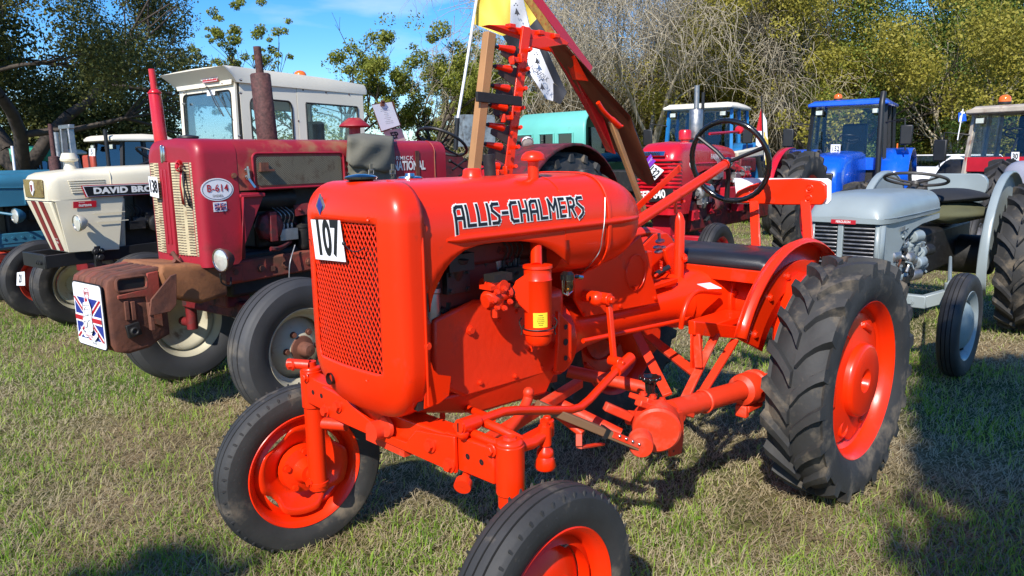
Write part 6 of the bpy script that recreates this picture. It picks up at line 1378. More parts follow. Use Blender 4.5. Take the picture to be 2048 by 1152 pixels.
b = MB(); b.box((.35, 0, .68), (1.3, .3, .34)); b.lathe([(.16, -.4), (.16, .4)], (0, 0, .585), (0, 1, 0), n=20, cap=True); b.build('gearbox', M_dark, gt, bevel=.03)
for s_ in (1, -1):
    b = MB(); secs = []
    for i in range(17):
        a = R(-22 + 156 * i / 16); r_ = .66; k = .0; secs.append([V(r_ * math.cos(a) + .02, s_ * y, .60 + r_ * math.sin(a) - kk) for y, kk in ((.425, .02), (.432, .0), (.445, -.006), (.465, -.008), (.485, -.004), (.49, .008))])
    b.loft(secs, closed=False); b.build('fender', M_grey, gt, solid=.004)
    b = MB(); pts = [V(.02 + .65 * math.cos(R(a)), s_ * .430, .60 + .65 * math.sin(R(a))) for a in range(-22, 135, 10)] + [V(-.2, s_ * .430, .8), V(.3, s_ * .430, .55)]; b.plate(pts, (0, s_ * .005, 0)); b.build('fender_side', M_grey, gt)
steering(gt, V(.80, 0, 1.22), (-.25, 0, .97), .215, mat('worn_brown_black_rim', (.05, .045, .04), .55), .012, column=V(1.06, 0, 1.05), ph=.5)
b = MB(); b.loft([[V(x, y, z + 1.0) for y, z in rrect(.42, .05, .02, 4)] for x in (-.35, -.05)]); b.loft([[V(x, y, z + 1.13) for y, z in rrect(.46, .2, .08, 4)] for x in (-.42, -.36)]); b.build('seat_pan', M_grey, gt, bevel=.005)
# bundles on the grey tractor's seat
ct = fthing('black_coat', 'black coat bundled over the seat of the grey tractor', 'coat', G)
def bundle(par, nm, m, P_, rx, ry, seed, n=22):
    r = random.Random(seed); b = MB(); secs = []
    for i, (c, k) in enumerate(P_):
        secs.append([c + V(.0, 0, 0) + V(0, rx * k * math.cos(a) * (1 + .12 * math.sin(3 * a + i)), ry * k * math.sin(a) * (1 + .15 * math.sin(5 * a + i * 1.3 + seed))) for a in [2 * math.pi * j / n for j in range(n)]])
    b.loft(secs); return b.build(nm, m, par, ang=80, sub=1)
bundle(ct, 'coat_cloth', M_blkf, [(V(.60, .10, 1.05), .25), (V(.5, .10, 1.07), .8), (V(.35, .12, 1.08), 1), (V(.15, .12, 1.07), 1.05), (V(0, .12, 1.07), .9), (V(-.1, .12, 1.06), .3)], .24, .055, 2)
og = fthing('olive_bag', 'olive canvas bag under the black coat on the grey tractor', 'bag', G)
bundle(og, 'bag_cloth', M_olive, [(V(.66, .10, .93), .25), (V(.58, .12, .94), .85), (V(.4, .14, .95), 1), (V(.2, .16, .95), 1.0), (V(.05, .16, .95), .8), (V(-.02, .16, .95), .3)], .24, .085, 5)
# ================================================================ red row-crop tractor behind
H = Frame(3.186, 9.975, 230.925)
rt_ = fthing('red_tractor', 'bright red vintage tractor with tall polished exhaust behind the steering wheel', 'tractor', H)
b = MB(); secs = []
for x, zt_, w2, zl in ((.97, 1.50, .20, 1.29), (1.3, 1.53, .235, 1.27), (1.9, 1.55, .246, 1.26), (2.15, 1.56, .248, 1.22), (2.3, 1.562, .248, .8), (2.45, 1.55, .246, .8), (2.55, 1.50, .235, .8), (2.60, 1.42, .20, .8), (2.615, 1.36, .16, .8)):
    s = [V(x, w2, zl), V(x, w2, (zl + zt_) / 2)]
    for i in range(8): a = R(90 * i / 7); s.append(V(x, w2 - .10 + .10 * math.cos(a), zt_ - .10 + .10 * math.sin(a)))
    s.append(V(x, 0, zt_ + .01)); s += [V(p.x, -p.y, p.z) for p in s[-2::-1]]; secs.append(s)
b.loft(secs, closed=False); b.add(secs[-1], [tuple(range(len(secs[-1])))]); b.add(secs[0], [tuple(range(len(secs[0])))]); rb_ = b.build('bonnet', M_red, rt_, ang=45)
for k in range(13):
    z = 1.37 - .04 * k; b = MB(); b.tube([V(2.50, .247, z), V(2.57, .236, z), V(2.615, .20, z), V(2.63, .12, z), V(2.635, 0, z), V(2.63, -.12, z), V(2.615, -.20, z), V(2.57, -.236, z), V(2.5, -.247, z)], .011, 7); b.build('grille_slat', M_red, rt_)
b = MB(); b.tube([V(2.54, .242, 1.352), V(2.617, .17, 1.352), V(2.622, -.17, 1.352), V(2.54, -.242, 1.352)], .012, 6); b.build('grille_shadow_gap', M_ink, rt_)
b = MB(); b.box((2.63, -.03, 1.44), (.02, .30, .05), (0, -.5, 0)); b.build('nose_badge', M_chr, rt_)
text('badge_text', 'FARMALL', M_ink, rt_, V(2.652, -.03, 1.445), (0, 1, 0), (-.5, 0, 1), .035, xs=1, off=.03)
b = MB(); b.tube([V(x, .25, 1.33) for x in (2.2, 1.5, 1.0)], .008, 6); b.build('strake', M_red, rt_)
mb = V(2.27, .252, 1.335); b = MB(); b.lathe([(.052, 0), (.05, .003), (.001, .003)], mb, (0, 1, 0), n=24); me_ = b.build('round_emblem', M_pap, rt_)
b = MB(); b.lathe([(.045, .004), (.001, .0045)], mb, (0, 1, 0), n=24); b.build('emblem_field', M_redi, me_)
text('emblem_letter', 'M', M_wink, me_, mb + V(0, .006, 0), (-1, 0, 0), (0, 0, 1), .05, xs=.8, off=.03)
text('lettering', 'FARMALL', M_wink, rt_, V(1.62, .249, 1.40), (-1, 0, 0), (0, 0, 1), .055, xs=1.05, off=.02, ext=.004)
text('lettering', 'McCORMICK', M_wink, rt_, V(1.62, .249, 1.455), (-1, 0, 0), (0, 0, 1), .02, xs=1.1, off=.02, ext=.002)
text('lettering', 'DIESEL', M_wink, rt_, V(1.15, .244, 1.37), (-1, 0, 0), (0, 0, 1), .03, xs=1.0, off=.02, ext=.006)
b = MB(); p = H.p(1391, 282, y=0); b.lathe([(.03, -.05), (.03, .03), (.075, .05), (.078, .06), (.078, .36), (.072, .37), (.03, .385), (.028, .64)], V(p.x, 0, 1.56), n=26); b.build('exhaust_stack', M_stl, rt_, ang=35)
b = MB(); p = H.p(1370, 285, y=.0); b.lathe([(.05, -.02), (.05, .03), (.07, .035), (.072, .12), (.06, .14), (.001, .145)], V(p.x, 0, 1.56), n=22); b.build('air_cleaner_cap', M_red, rt_, ang=35)
b = MB(); b.tube([V(1.5, .1, 1.66), V(.6, .1, 1.70), V(.5, .1, 1.72)], .016, 8); b.build('steering_shaft', M_red2, rt_)
b = MB(); b.lathe([(.001, -.03), (.05, -.025), (.055, .0), (.05, .025), (.001, .03)], V(.62, .1, 1.72), (1, 0, 0), n=18); b.build('gear_cover', M_red, rt_)
b = MB(); b.plate([H.p(px, py, y=.1) for px, py in ((1475, 303), (1527, 293), (1528, 312), (1478, 320))], (0, -.1, 0)); b.build('cream_tank', M_cream, rt_, bevel=.02)
b = MB(); b.box((1.5, 0, 1.0), (1.3, .3, .5)); b.build('engine_block', M_dred, rt_, bevel=.03)
clutter(rt_, (.6, .12, .75), (2.1, .26, 1.22), [M_dred, M_red2, M_dark, M_red2, M_stl], 33, n=60, s=1.25)
b = MB(); b.box((1.35, .30, .98), (.38, .1, .13)); b.build('battery_box', M_red2, rt_, bevel=.008)
b = MB(); b.box((.9, 0, .75), (2.4, .36, .36)); b.build('gearbox', M_dred, rt_, bevel=.03)
b = MB(); b.bar((2.35, -.55, .52), (2.35, .55, .52), .09, .09); b.box((2.35, 0, .68), (.2, .22, .25)); b.build('front_axle', M_red2, rt_, bevel=.01)
for s_ in (1, -1): lugwheel('front_wheel', rt_, (2.38, s_ * .60, .36), s_ < 0, .36, .21, .17, M_rub, M_red2, kind='rib', disc='dish')
for s_ in (1, -1): lugwheel('rear_wheel', rt_, (0, s_ * .70, .724), s_ < 0, .724, .42, .31, M_rubd, M_red2, lugs=22, lh=.045)
for s_ in (1, -1):
    b = MB(); secs = []
    for i in range(9): a = R(20 + 80 * i / 8); secs.append([V(.77 * math.cos(a), s_ * y, .724 + .77 * math.sin(a)) for y in (.46, .56)])
    b.loft(secs, closed=False); b.build('fender', M_red, rt_, solid=.01)
    b = MB(); b.plate([V(.76 * math.cos(R(a)), s_ * .47, .724 + .76 * math.sin(R(a))) for a in range(20, 101, 10)] + [V(.0, s_ * .47, .9), V(.5, s_ * .47, .85)], (0, s_ * .01, 0)); b.build('fender_side', M_red, rt_)
b = MB(); b.box((.45, .0, 1.28), (.5, .34, .18)); b.build('dash_housing', M_dred, rt_, bevel=.02)
q = [H.p(px, py, x=2.66) for px, py in ((1296, 381), (1346, 377), (1347, 400), (1298, 404))]
b = MB(); b.plate(q, (.004, 0, 0)); npl = b.build('number_plate', M_ink, rt_); text('plate_letters', 'FFR 840', M_wink, npl, (q[0] + q[1] + q[2] + q[3]) / 4 + V(.003, -.10, 0), q[1] - q[0], q[0] - q[3], .085, xs=.8, off=.03, ext=.004)
card('tilted white card numbered 132 on the grille of the red tractor', H, [H.p(px, py, x=2.70) for px, py in ((1305, 326), (1328, 341), (1306, 364), (1290, 345))], '132', h=.62, xs=.62)
rs2 = fthing('purple_rosette', 'purple award ribbon pinned above the card on the red tractor', 'rosette', H)
b = MB(); q = [H.p(px, py, x=2.71) for px, py in ((1290, 322), (1302, 308), (1306, 318), (1312, 322), (1297, 338))]; b.plate(q, (.004, 0, 0)); b.build('ribbon', M_purp, rs2); text('ribbon_print', 'NVTC', M_wink, rs2, sum(q, V(0, 0, 0)) / 5 + V(.008, 0, 0), q[1] - q[0], (0, 0, 1), .03, xs=.6)
# ================================================================ vehicles further off
def far_tractor(fr, label, name, col, roofm, scale=1, roofz=2.55, cabw=.72, group=None, nose=True, pill=None, cabx=(.55, -.75), bz=1.5, glassm=None, mirror=True, exh=None, fend=None, L=2.6, rearR=.78):
    t = fthing(name, label, 'tractor', fr, group); pill = pill or M_blk; glassm = glassm or M_gl2; x0, x1 = cabx
    if nose:
        b = MB(); secs = []
        for x, w2, zt_ in ((x0, .36, bz), (1.6, .34, bz - .03), (L - .25, .33, bz - .12), (L - .08, .31, bz - .22), (L, .26, bz - .4)):
            s = [V(x, w2, .75), V(x, w2 + .01, 1.1)] + [V(x, w2 - .12 + .12 * math.cos(R(a)), zt_ - .12 + .12 * math.sin(R(a))) for a in (0, 20, 45, 70, 90)]; s.append(V(x, 0, zt_ + .02)); s += [V(p.x, -p.y, p.z) for p in s[-2::-1]]; secs.append(s)
        b.loft(secs); b.build('bonnet', col, t, ang=40)
        for s_ in (1, -1): headlamp(t, V(L - .06, s_ * .2, bz - .42), (1, 0, .1), .075, col)
        b = MB(); b.box((L - .02, 0, .92), (.05, .42, .34)); b.build('grille', M_blk, t, bevel=.02)
    b = MB(); b.box((1.0, 0, .72), (2.4, .42, .36)); b.build('chassis', M_dark, t, bevel=.03)
    for s_ in (1, -1):
        for (xa, xb_) in ((x0, x0 - .1), (-.1, -.1), (x1, x1 + .05)):
            b = MB(); b.bar((xa, s_ * cabw, 1.05), (xb_, s_ * (cabw - .05), roofz - .12), .06, .06); b.build('cab_pillar', pill, t)
        b = MB(); b.plate([V(x0 - .02, s_ * (cabw - .02), 1.15), V(x1, s_ * (cabw - .02), 1.15), V(x1 + .05, s_ * (cabw - .07), roofz - .12), V(x0 - .1, s_ * (cabw - .07), roofz - .12)], (0, s_ * .006, 0)); b.build('side_window', glassm, t)
        b = MB(); secs = []
        for i in range(11): a = R(15 + 140 * i / 10); secs.append([V((rearR + .08) * math.cos(a), s_ * y, rearR + (rearR + .08) * math.sin(a)) for y in (cabw - .1, cabw + .42)])
        b.loft(secs, closed=False); b.build('fender', fend or col, t, solid=.02)
        lugwheel('rear_wheel', t, (0, s_ * (cabw + .16), rearR), s_ < 0, rearR, .45, .4, M_rub, col, lugs=18)
        lugwheel('front_wheel', t, (L - .5, s_ * .78, .5), s_ < 0, .5, .28, .28, M_rub, col, kind='rib', disc='dish')
        if mirror:
            b = MB(); b.tube([V(x0 - .05, s_ * (cabw - .02), roofz - .45), V(x0 + .1, s_ * (cabw + .30), roofz - .4), V(x0 + .1, s_ * (cabw + .34), roofz - .95)], .014, 6); m_ = b.build('mirror_arm', M_blk, t); b = MB(); b.box((x0 + .11, s_ * (cabw + .34), roofz - .68), (.05, .2, .34)); b.build('mirror', M_blk, m_, bevel=.02)
        b = MB(); b.box((x0 + .02, s_ * (cabw - .18), roofz - .24), (.06, .14, .10)); lm = b.build('work_lamp', M_blk, t, bevel=.01); b = MB(); b.box((x0 + .055, s_ * (cabw - .18), roofz - .24), (.01, .11, .075)); b.build('lens', M_lens, lm)
    b = MB(); b.plate([V(x0, -cabw + .03, 1.3), V(x0, cabw - .03, 1.3), V(x0 - .1, cabw - .08, roofz - .12), V(x0 - .1, -cabw + .08, roofz - .12)], (.006, 0, 0)); b.build('windscreen', glassm, t)
    b = MB(); b.box((x0 - .03, 0, 1.2), (.08, cabw * 2, .22)); b.build('scuttle', col, t)
    b = MB(); b.box((-.1, 0, .98), (1.1, cabw * 2 - .1, .3)); b.build('cab_floor', M_dark, t)
    b = MB(); b.box((-.15, 0, 1.3), (.45, .45, .12)); b.box((-.4, 0, 1.65), (.12, .45, .6)); b.build('cab_seat', M_blkr, t, bevel=.04); steering(t, V(.2, 0, 1.65), (-.4, 0, .9), .19, M_blk, .012, column=V(.45, 0, 1.3))
    b = MB(); secs = []
    for x, k, z0, z1 in ((x0 + .12, .02, roofz - .13, roofz - .05), (x0 + .02, 0, roofz - .14, roofz - .02), (-.1, 0, roofz - .14, roofz), (x1, 0, roofz - .14, roofz - .02), (x1 - .08, .03, roofz - .13, roofz - .06)):
        w2 = cabw + .03 - k; secs.append([V(x, w2, z0), V(x, w2, z0 + .05), V(x, w2 - .12, z1), V(x, -w2 + .12, z1), V(x, -w2, z0 + .05), V(x, -w2, z0)])
    b.loft(secs); b.build('cab_roof', roofm, t, bevel=.015)
    if exh: b = MB(); b.tube([V(exh, cabw - .05, 1.0), V(exh, cabw - .06, 2.2), V(exh - .02, cabw - .06, roofz - .1), V(exh - .12, cabw - .06, roofz + .06)], .05, 12); b.build('exhaust_stack', M_blk, t)
    return t
def fr_at(px, Y, yaw, back=0):
    p = at(px, 400, Y); return Frame(p.x, p.y, yaw)
K1 = fr_at(1694, 14.3, 236)
nh = far_tractor(K1, 'bright blue modern tractor with glazed cab and amber beacon on its roof', 'blue_tractor', M_blue, M_blue, roofz=2.38, exh=.78, cabw=.66, cabx=(.5, -.7), bz=1.42, rearR=.7)
beacon(nh, V(.1, -.25, 2.38), .075)
b = MB(); b.box((-.2, .78, 1.5), (.1, .02, .12)); b.build('marker_lamp', M_amb, nh)
card('white card numbered 152 inside the windscreen of the blue tractor', K1, [K1.p(px, py, x=.56) for px, py in ((1662, 289), (1681, 289), (1680, 307), (1661, 306))], '152', h=.55, xs=.75)
K2 = fr_at(1408, 16.0, 238)
wf = far_tractor(K2, 'blue tractor with white cab roof half hidden behind the red tractor', 'white_roofed_tractor', mat('mid_blue_paint', (.02, .16, .38), .4), M_white, roofz=2.46, pill=mat('blue_cab_pillar', (.015, .17, .42), .4), cabw=.70, exh=None)
b = MB(); b.tube([V(1.2, .3, 1.3), V(1.2, .3, 1.8), V(1.2, .3, 1.81), V(1.2, .3, 2.6)], [.06, .06, .035, .03], 12); b.build('exhaust_stack', M_blk, wf)
K3 = fr_at(2035, 11.6, 216)
M_brn = mat('stained_cream_cab', (.42, .36, .29), .6, var=.2, dirt=(.2, .1, .06), damt=.4, dscale=5)
rc_ = far_tractor(K3, 'old red tractor with stained cream cab at the right edge', 'red_cab_tractor', M_red2, M_brn, roofz=2.10, pill=M_brn, cabw=.60, cabx=(.5, -.6), bz=1.2, L=1.9, rearR=.60, nose=False, fend=M_dark)
beacon(rc_, V(.35, -.18, 2.10), .085)
card('white card numbered 30 inside the cab of the red tractor at the right edge', K3, [K3.p(px, py, x=.54) for px, py in ((2023, 304), (2039, 304), (2038, 322), (2022, 322))], '30', h=.6, xs=.7)
# pale grey bonnet of a tractor between the grey one and the red cab
K4 = fr_at(2120, 9.4, 226); g2 = fthing('lilac_grey_tractor', 'pale lilac grey tractor bonnet with black edge behind the grey fender', 'tractor', K4)
M_lil = mat('lilac_grey_paint', (.27, .27, .32), .3, coat=.3, var=.06)
bonnet('bonnet', M_lil, g2, 1.8, .2, .33, 1.30, lambda x: .9, rc=.16, rf=.14, step=.2)
b = MB(); b.tube([V(.25, .335, .92), V(.25, .335, 1.14)] + [V(.25, .17 + .168 * math.cos(R(a)), 1.14 + .168 * math.sin(R(a))) for a in range(0, 91, 15)] + [V(.25, -.17, 1.31)], .016, 6); b.build('rubber_edge', M_blk, g2)
b = MB(); b.box((.6, 0, .7), (1.9, .4, .4)); b.build('chassis', M_dark, g2, bevel=.02)
for s_ in (1, -1):
    lugwheel('front_wheel', g2, (1.5, s_ * .6, .36), s_ < 0, .36, .21, .17, M_rub, M_lil, kind='rib'); lugwheel('rear_wheel', g2, (-.4, s_ * .72, .65), s_ < 0, .65, .36, .3, M_rub, M_lil, lugs=18)
# turquoise canvas cab
K5 = fr_at(1135, 15.2, 316)
tq = fthing('turquoise_cab_tractor', 'tractor with pale turquoise canvas cab behind the upright cutter bar', 'tractor', K5)
b = MB(); secs = []
for x, k in ((1.0, .03), (.95, 0), (-.85, 0), (-.92, .03)):
    w2 = .7 - k; zt_ = 2.28 - k; secs.append([V(x, w2, 1.1), V(x, w2, 1.95), V(x * .97, w2 - .06, 2.08), V(x * .9, w2 - .25, zt_ - .02), V(x * .9, 0, zt_ + .02), V(x * .9, -w2 + .25, zt_ - .02), V(x * .97, -w2 + .06, 2.08), V(x, -w2, 1.95), V(x, -w2, 1.1)])
b.loft(secs, closed=False); b.build('canvas_cab', M_mint, tq, ang=50, solid=.01)
def tqw(pxs, y):
    P_ = [K5.p(px, py, y=y) for px, py in pxs]; return P_
for s_ in (1, -1):
    for (xa, xb_) in ((.72, .36), (.25, -.12), (-.3, -.75)):
        b = MB(); b.plate([V(xa, s_ * .705, 1.32), V(xb_, s_ * .705, 1.32), V(xb_, s_ * .705, 1.85), V(xa, s_ * .705, 1.85)], (0, s_ * .006, 0)); wn = b.build('cab_window', M_gld, tq)
        b = MB(); b.tube([V(xa, s_ * .715, 1.32), V(xb_, s_ * .715, 1.32), V(xb_, s_ * .715, 1.85), V(xa, s_ * .715, 1.85)], .022, 6, closed=True); b.build('window_frame', M_mint, wn)
b = MB(); b.plate([V(-.93, -.6, 1.3), V(-.93, .6, 1.3), V(-.93, .6, 1.95), V(-.93, -.6, 1.95)], (-.01, 0, 0)); b.build('cab_window', M_gld, tq)
b = MB(); b.plate([V(1.005, -.6, 1.3), V(1.005, .6, 1.3), V(1.0, .6, 1.95), V(1.0, -.6, 1.95)], (.01, 0, 0)); b.build('cab_window', M_gld, tq)
b = MB(); b.box((.8, 0, .95), (2.9, .5, .4)); b.build('chassis', M_dark, tq, bevel=.03)
for s_ in (1, -1):
    lugwheel('rear_wheel', tq, (0, s_ * .75, .62), s_ < 0, .62, .36, .3, M_rub, M_mint, lugs=18); lugwheel('front_wheel', tq, (1.9, s_ * .65, .36), s_ < 0, .36, .21, .17, M_rub, M_mint, kind='rib')
# ---- left background: grey roll bar, white roofed cab, green canopy
K6 = fr_at(150, 12.4, 232); rb = fthing('roll_bar_tractor', 'tractor with bare grey roll bar behind the cream bonnet', 'tractor', K6)
for s_ in (1, -1): b = MB(); b.bar((0, s_ * .20, .9), (0, s_ * .14, 2.0), .09, .05, up=(0, 1, 0)); b.build('roll_bar_post', M_stl, rb, bevel=.006)
b = MB(); b.bar((0, -.21, 2.03), (0, .21, 2.03), .09, .07); b.build('roll_bar_head', M_stl, rb, bevel=.01)
b = MB(); b.box((.9, 0, 1.1), (1.7, .45, .5)); b.build('bonnet', M_teal, rb, bevel=.06); b = MB(); b.box((-.1, 0, 1.2), (.4, .45, .1)); b.box((-.3, 0, 1.4), (.08, .4, .35)); b.build('seat', mat('orange_red_seat', (.4, .06, .03), .5), rb, bevel=.03)
for s_ in (1, -1): lugwheel('rear_wheel', rb, (0, s_ * .68, .62), s_ < 0, .62, .36, .3, M_rub, M_stl, lugs=18); lugwheel('front_wheel', rb, (1.5, s_ * .6, .34), s_ < 0, .34, .2, .16, M_rub, M_stl, kind='rib')
card('white card numbered 5 on the right post of the grey roll bar', K6, [K6.p(px, py, x=.07) for px, py in ((178, 297), (190, 297), (190, 312), (178, 312))], '5', h=.7, xs=.9)
K7 = fr_at(262, 14.8, 234)
wc = far_tractor(K7, 'dark tractor with white cab roof behind the red exhaust stack', 'white_top_tractor', M_blk, M_white, roofz=1.98, cabw=.55, cabx=(.4, -.6), bz=1.25, glassm=M_gld, mirror=False, L=2.2, rearR=.62)
b = MB(); b.tube([V(1.3, .15, 1.2), V(1.3, .15, 2.0)], .05, 12); b.build('exhaust_stack', M_stl, wc); b = MB(); b.tube([V(.6, .5, 1.2), V(.6, .5, 2.05)], .035, 10); b.build('stay_pipe', M_blk, wc)
K8 = fr_at(60, 17.5, 236); gc_ = fthing('green_canopy_tractor', 'tractor with bright green canopy far behind the faded blue bonnet', 'tractor', K8)
b = MB(); b.loft([[V(x, y, z) for y, z in ((.62, 1.5), (.6, 1.78), (0, 1.86), (-.6, 1.78), (-.62, 1.5))] for x in (.55, -.65)], closed=False); b.build('canopy', M_green, gc_, solid=.01)
b = MB(); b.box((.2, 0, 1.0), (2.4, .5, .5)); b.build('bonnet', M_teal, gc_, bevel=.05)
for s_ in (1, -1):
    for x in (.5, -.6): b = MB(); b.bar((x, s_ * .58, 1.0), (x, s_ * .58, 1.76), .04, .04); b.build('canopy_post', M_blk, gc_)
    lugwheel('rear_wheel', gc_, (-.2, s_ * .75, .62), s_ < 0, .62, .36, .3, M_rub, M_green, lugs=18); lugwheel('front_wheel', gc_, (1.5, s_ * .65, .36), s_ < 0, .36, .2, .16, M_rub, M_green, kind='rib')
K9 = fr_at(118, 19, 236); wt2 = far_tractor(K9, 'small blue tractor with flat white roof in the far left row', 'flat_roof_tractor', M_teal, M_white, roofz=1.80, cabw=.5, cabx=(.4, -.5), bz=1.2, glassm=M_gld, mirror=False, L=2.0, rearR=.55)
# blue tractor's exhaust
b = MB(); p = Fb.p(110, 330, y=0); q = Fb.p(100, 248, y=0); d_ = q - p; b.tube([p - d_ * .5, p, p + d_ * .2, p + d_ * .22, q], [.055, .055, .052, .024, .02], 20); b.build('exhaust_stack', M_exh, ft, ang=50)
b = MB(); p = at(30, 345, 13); b.tube([p, at(24, 292, 13)], .022, 10); wp = b.build('white_post', M_pap); 
tag(wp, 'thin white upright pipe at the far left above the blue bonnet', 'post')
# white car far right
K10 = fr_at(1888, 20.5, 200); vc = fthing('white_car', 'white car parked far off by the woodland on the right', 'car', K10)
b = MB(); secs = []
prof = [(-2.0, .55), (-1.95, .95), (-1.5, 1.02), (-1.1, 1.28), (.5, 1.30), (1.1, .98), (1.95, .86), (2.05, .5)]
for y, k in ((-.82, .06), (-.78, 0), (.78, 0), (.82, .06)): secs.append([V(x * (1 - k * .5), y * (1 - (.12 if z > 1.0 else 0)), z - k * .3) for x, z in prof] + [V(2.0, y, .3), V(-2.0, y, .3)])
b.loft(secs); cb2 = b.build('body', M_pap, vc, bevel=.02)
for s_ in (1, -1):
    b = MB(); b.plate([V(-1.4, s_ * .74, 1.0), V(1.0, s_ * .74, .98), V(.45, s_ * .71, 1.25), V(-1.05, s_ * .71, 1.25)], (0, s_ * .02, 0)); b.build('side_window', M_gld, vc)
    for x in (-1.3, 1.3): b = MB(); b.lathe([(.3, -.1), (.31, 0), (.3, .1), (.19, .1), (.17, .06), (.001, .06)], (x, s_ * .74, .31), (0, s_, 0), n=20); b.build('wheel', M_rub, vc)
b = MB(); b.plate([V(1.08, -.6, 1.0), V(1.08, .6, 1.0), V(.56, .6, 1.26), V(.56, -.6, 1.26)], (.02, 0, .01)); b.build('windscreen', M_gld, vc)
# grey steel box behind the maroon tractor's seat
b = MB(); p = at(950, 262, 7.4); b.box(p, (.34, .2, .30), (0, 0, R(30))); b.bolt(p + V(-.1, -.12, .1), (0, -1, 0), .01, .01); o = b.build('steel_box', M_greyi, bevel=.01); b = MB()
tag(o, 'grey steel box behind the upright timber stake', 'box')
b.tube([at(950, 285, 7.4), at(952, 420, 7.4)], .04, 10); b.build('box_stand', M_dark, o, bevel=0).matrix_parent_inverse = Matrix()
# ================================================================ flags
def cloth(pts_fn, nu, nv, name, m, par, quads=None, solid=.0015):
    b = MB(); vs = [pts_fn(i / nu, j / nv) for j in range(nv + 1) for i in range(nu + 1)]; fs = []; ms = []
    for j in range(nv):
        for i in range(nu):
            fs.append((j * (nu + 1) + i, j * (nu + 1) + i + 1, (j + 1) * (nu + 1) + i + 1, (j + 1) * (nu + 1) + i)); ms.append(quads(i / nu, j / nv) if quads else 0)
    b.add(vs, fs); b.m = ms; return b.build(name, m, par, ang=80, solid=solid)
fl_ = thing('county_flag', 'yellow and black flag with a white NORFOLK band flying behind the cutter bar', 'flag')
FY = 6.4
b = MB(); b.tube([at(915, 240, FY), at(930, 150, FY), at(953, 0, FY), at(957, -25, FY)], .012, 12); b.build('pole', M_pap, fl_)
b = MB(); b.tube([at(911, 300, FY), at(915, 236, FY)], .020, 12); b.build('pole_socket', M_blk, fl_)
hoist = lambda v: (953 - 5 * v, -30 + 100 * v)
def fcl(px, py, dy): return at(px, py, FY + dy)
def ripple(px, py): return .05 * math.sin(px * .06 + py * .02) + .02 * math.sin(px * .13 - py * .05)
def poly(pts, m, k, nm, n=9):
    """quad patch of flag cloth from 4 pixel corners, rippled"""
    (a, b_, c, d) = pts
    def f(u, v):
        px = (a[0] * (1 - u) + b_[0] * u) * (1 - v) + (d[0] * (1 - u) + c[0] * u) * v; py = (a[1] * (1 - u) + b_[1] * u) * (1 - v) + (d[1] * (1 - u) + c[1] * u) * v
        return fcl(px, py, ripple(px, py) - k)
    return cloth(f, n, n, nm, m, fl_, solid=0)
poly(((952, -30), (1030, -30), (1022, 62), (948, 48)), M_fyel, 0, 'yellow_field'); poly(((948, 48), (1022, 62), (1014, 76), (1000, 70)), M_fyel, 0, 'yellow_field')
poly(((1022, -30), (1040, -30), (1060, 60), (1020, 62)), M_fwht, .004, 'white_bend'); poly(((1040, -30), (1062, -30), (1078, 32), (1060, 52)), M_fyel, .002, 'yellow_field')
poly(((1058, 52), (1078, 34), (1100, 62), (1086, 82)), M_fblk, .0, 'black_field'); poly(((1005, 72), (1040, 60), (1046, 96), (1018, 92)), M_fblk, .004, 'black_field')
poly(((1046, 92), (1078, 92), (1108, 165), (1062, 150)), M_fwht, .0, 'white_band'); poly(((1062, 150), (1108, 165), (1106, 202), (1092, 198)), M_fwht, .0, 'white_band')
poly(((1076, 92), (1096, 104), (1134, 186), (1108, 166)), M_fblk, .002, 'black_field'); poly(((1106, 166), (1134, 184), (1121, 209), (1107, 202)), M_fblk, .002, 'black_field')
poly(((1046, 110), (1050, 100), (1064, 160), (1052, 150)), M_fblk, .0, 'black_field')
d_ = (at(1097, 165, FY) - at(1058, 134, FY)).normalized(); u_ = Vector((0, -1, 0)).cross(d_).normalized() * -1
if u_.z < 0: u_ = -u_
def onflag(p):
    return Vector((p.x, FY + ripple(1024 + CAM_F * p.x / (p.y), 576 - 0) * 0 - .075, p.z))
text('flag_letters', 'NORFOLK', M_fblk, fl_, at(1078, 149, FY), d_, u_, .036, xs=.74, off=.01, fn=onflag, space=1.08)
for px, py in ((1073, 125), (1083, 176), (1033, 28), (1053, 135)):
    b = MB(); c = at(px, py, FY); c.y = FY - .08; s_ = .035
    b.plate([c + V(-.1 * s_, 0, 1 * s_), c + V(.3 * s_, 0, .3 * s_), c + V(.8 * s_, 0, -.6 * s_), c + V(.35 * s_, 0, -.5 * s_), c + V(.2 * s_, 0, -.9 * s_), c + V(0, 0, -.45 * s_), c + V(-.5 * s_, 0, -.5 * s_), c + V(-.25 * s_, 0, .2 * s_)], (0, -.001, 0))
    for dx, dz in ((-.5, 1.5), (-.15, 1.9), (.2, 1.5)): b.lathe([(.006, 0), (.001, .0005)], c + V(dx * s_, -.001, dz * s_), (0, -1, 0), n=8)
    b.build('ermine_spot', M_fblk, fl_)
rf = fthing('red_gold_flag', 'red flag edged with gold pattern draped along the brown board', 'flag', A)
b = MB(); YB2 = YB - .09
b.plate([A.p(px, py, y=YB2) for px, py in ((1048, 0), (1068, 0), (1110, 66), (1092, 66))], (0, .003, 0)); b.build('gold_border', mat('gold_brocade_print', (.45, .26, .05), .7, var=.3, vscale=40, dirt=(.45, .03, .02), damt=.5, dscale=50), rf)
b = MB(); b.plate([A.p(px, py, y=YB2) for px, py in ((1064, 0), (1080, -6), (1184, 134), (1180, 144), (1118, 72))], (0, .004, 0)); b.build('red_cloth', M_red, rf)
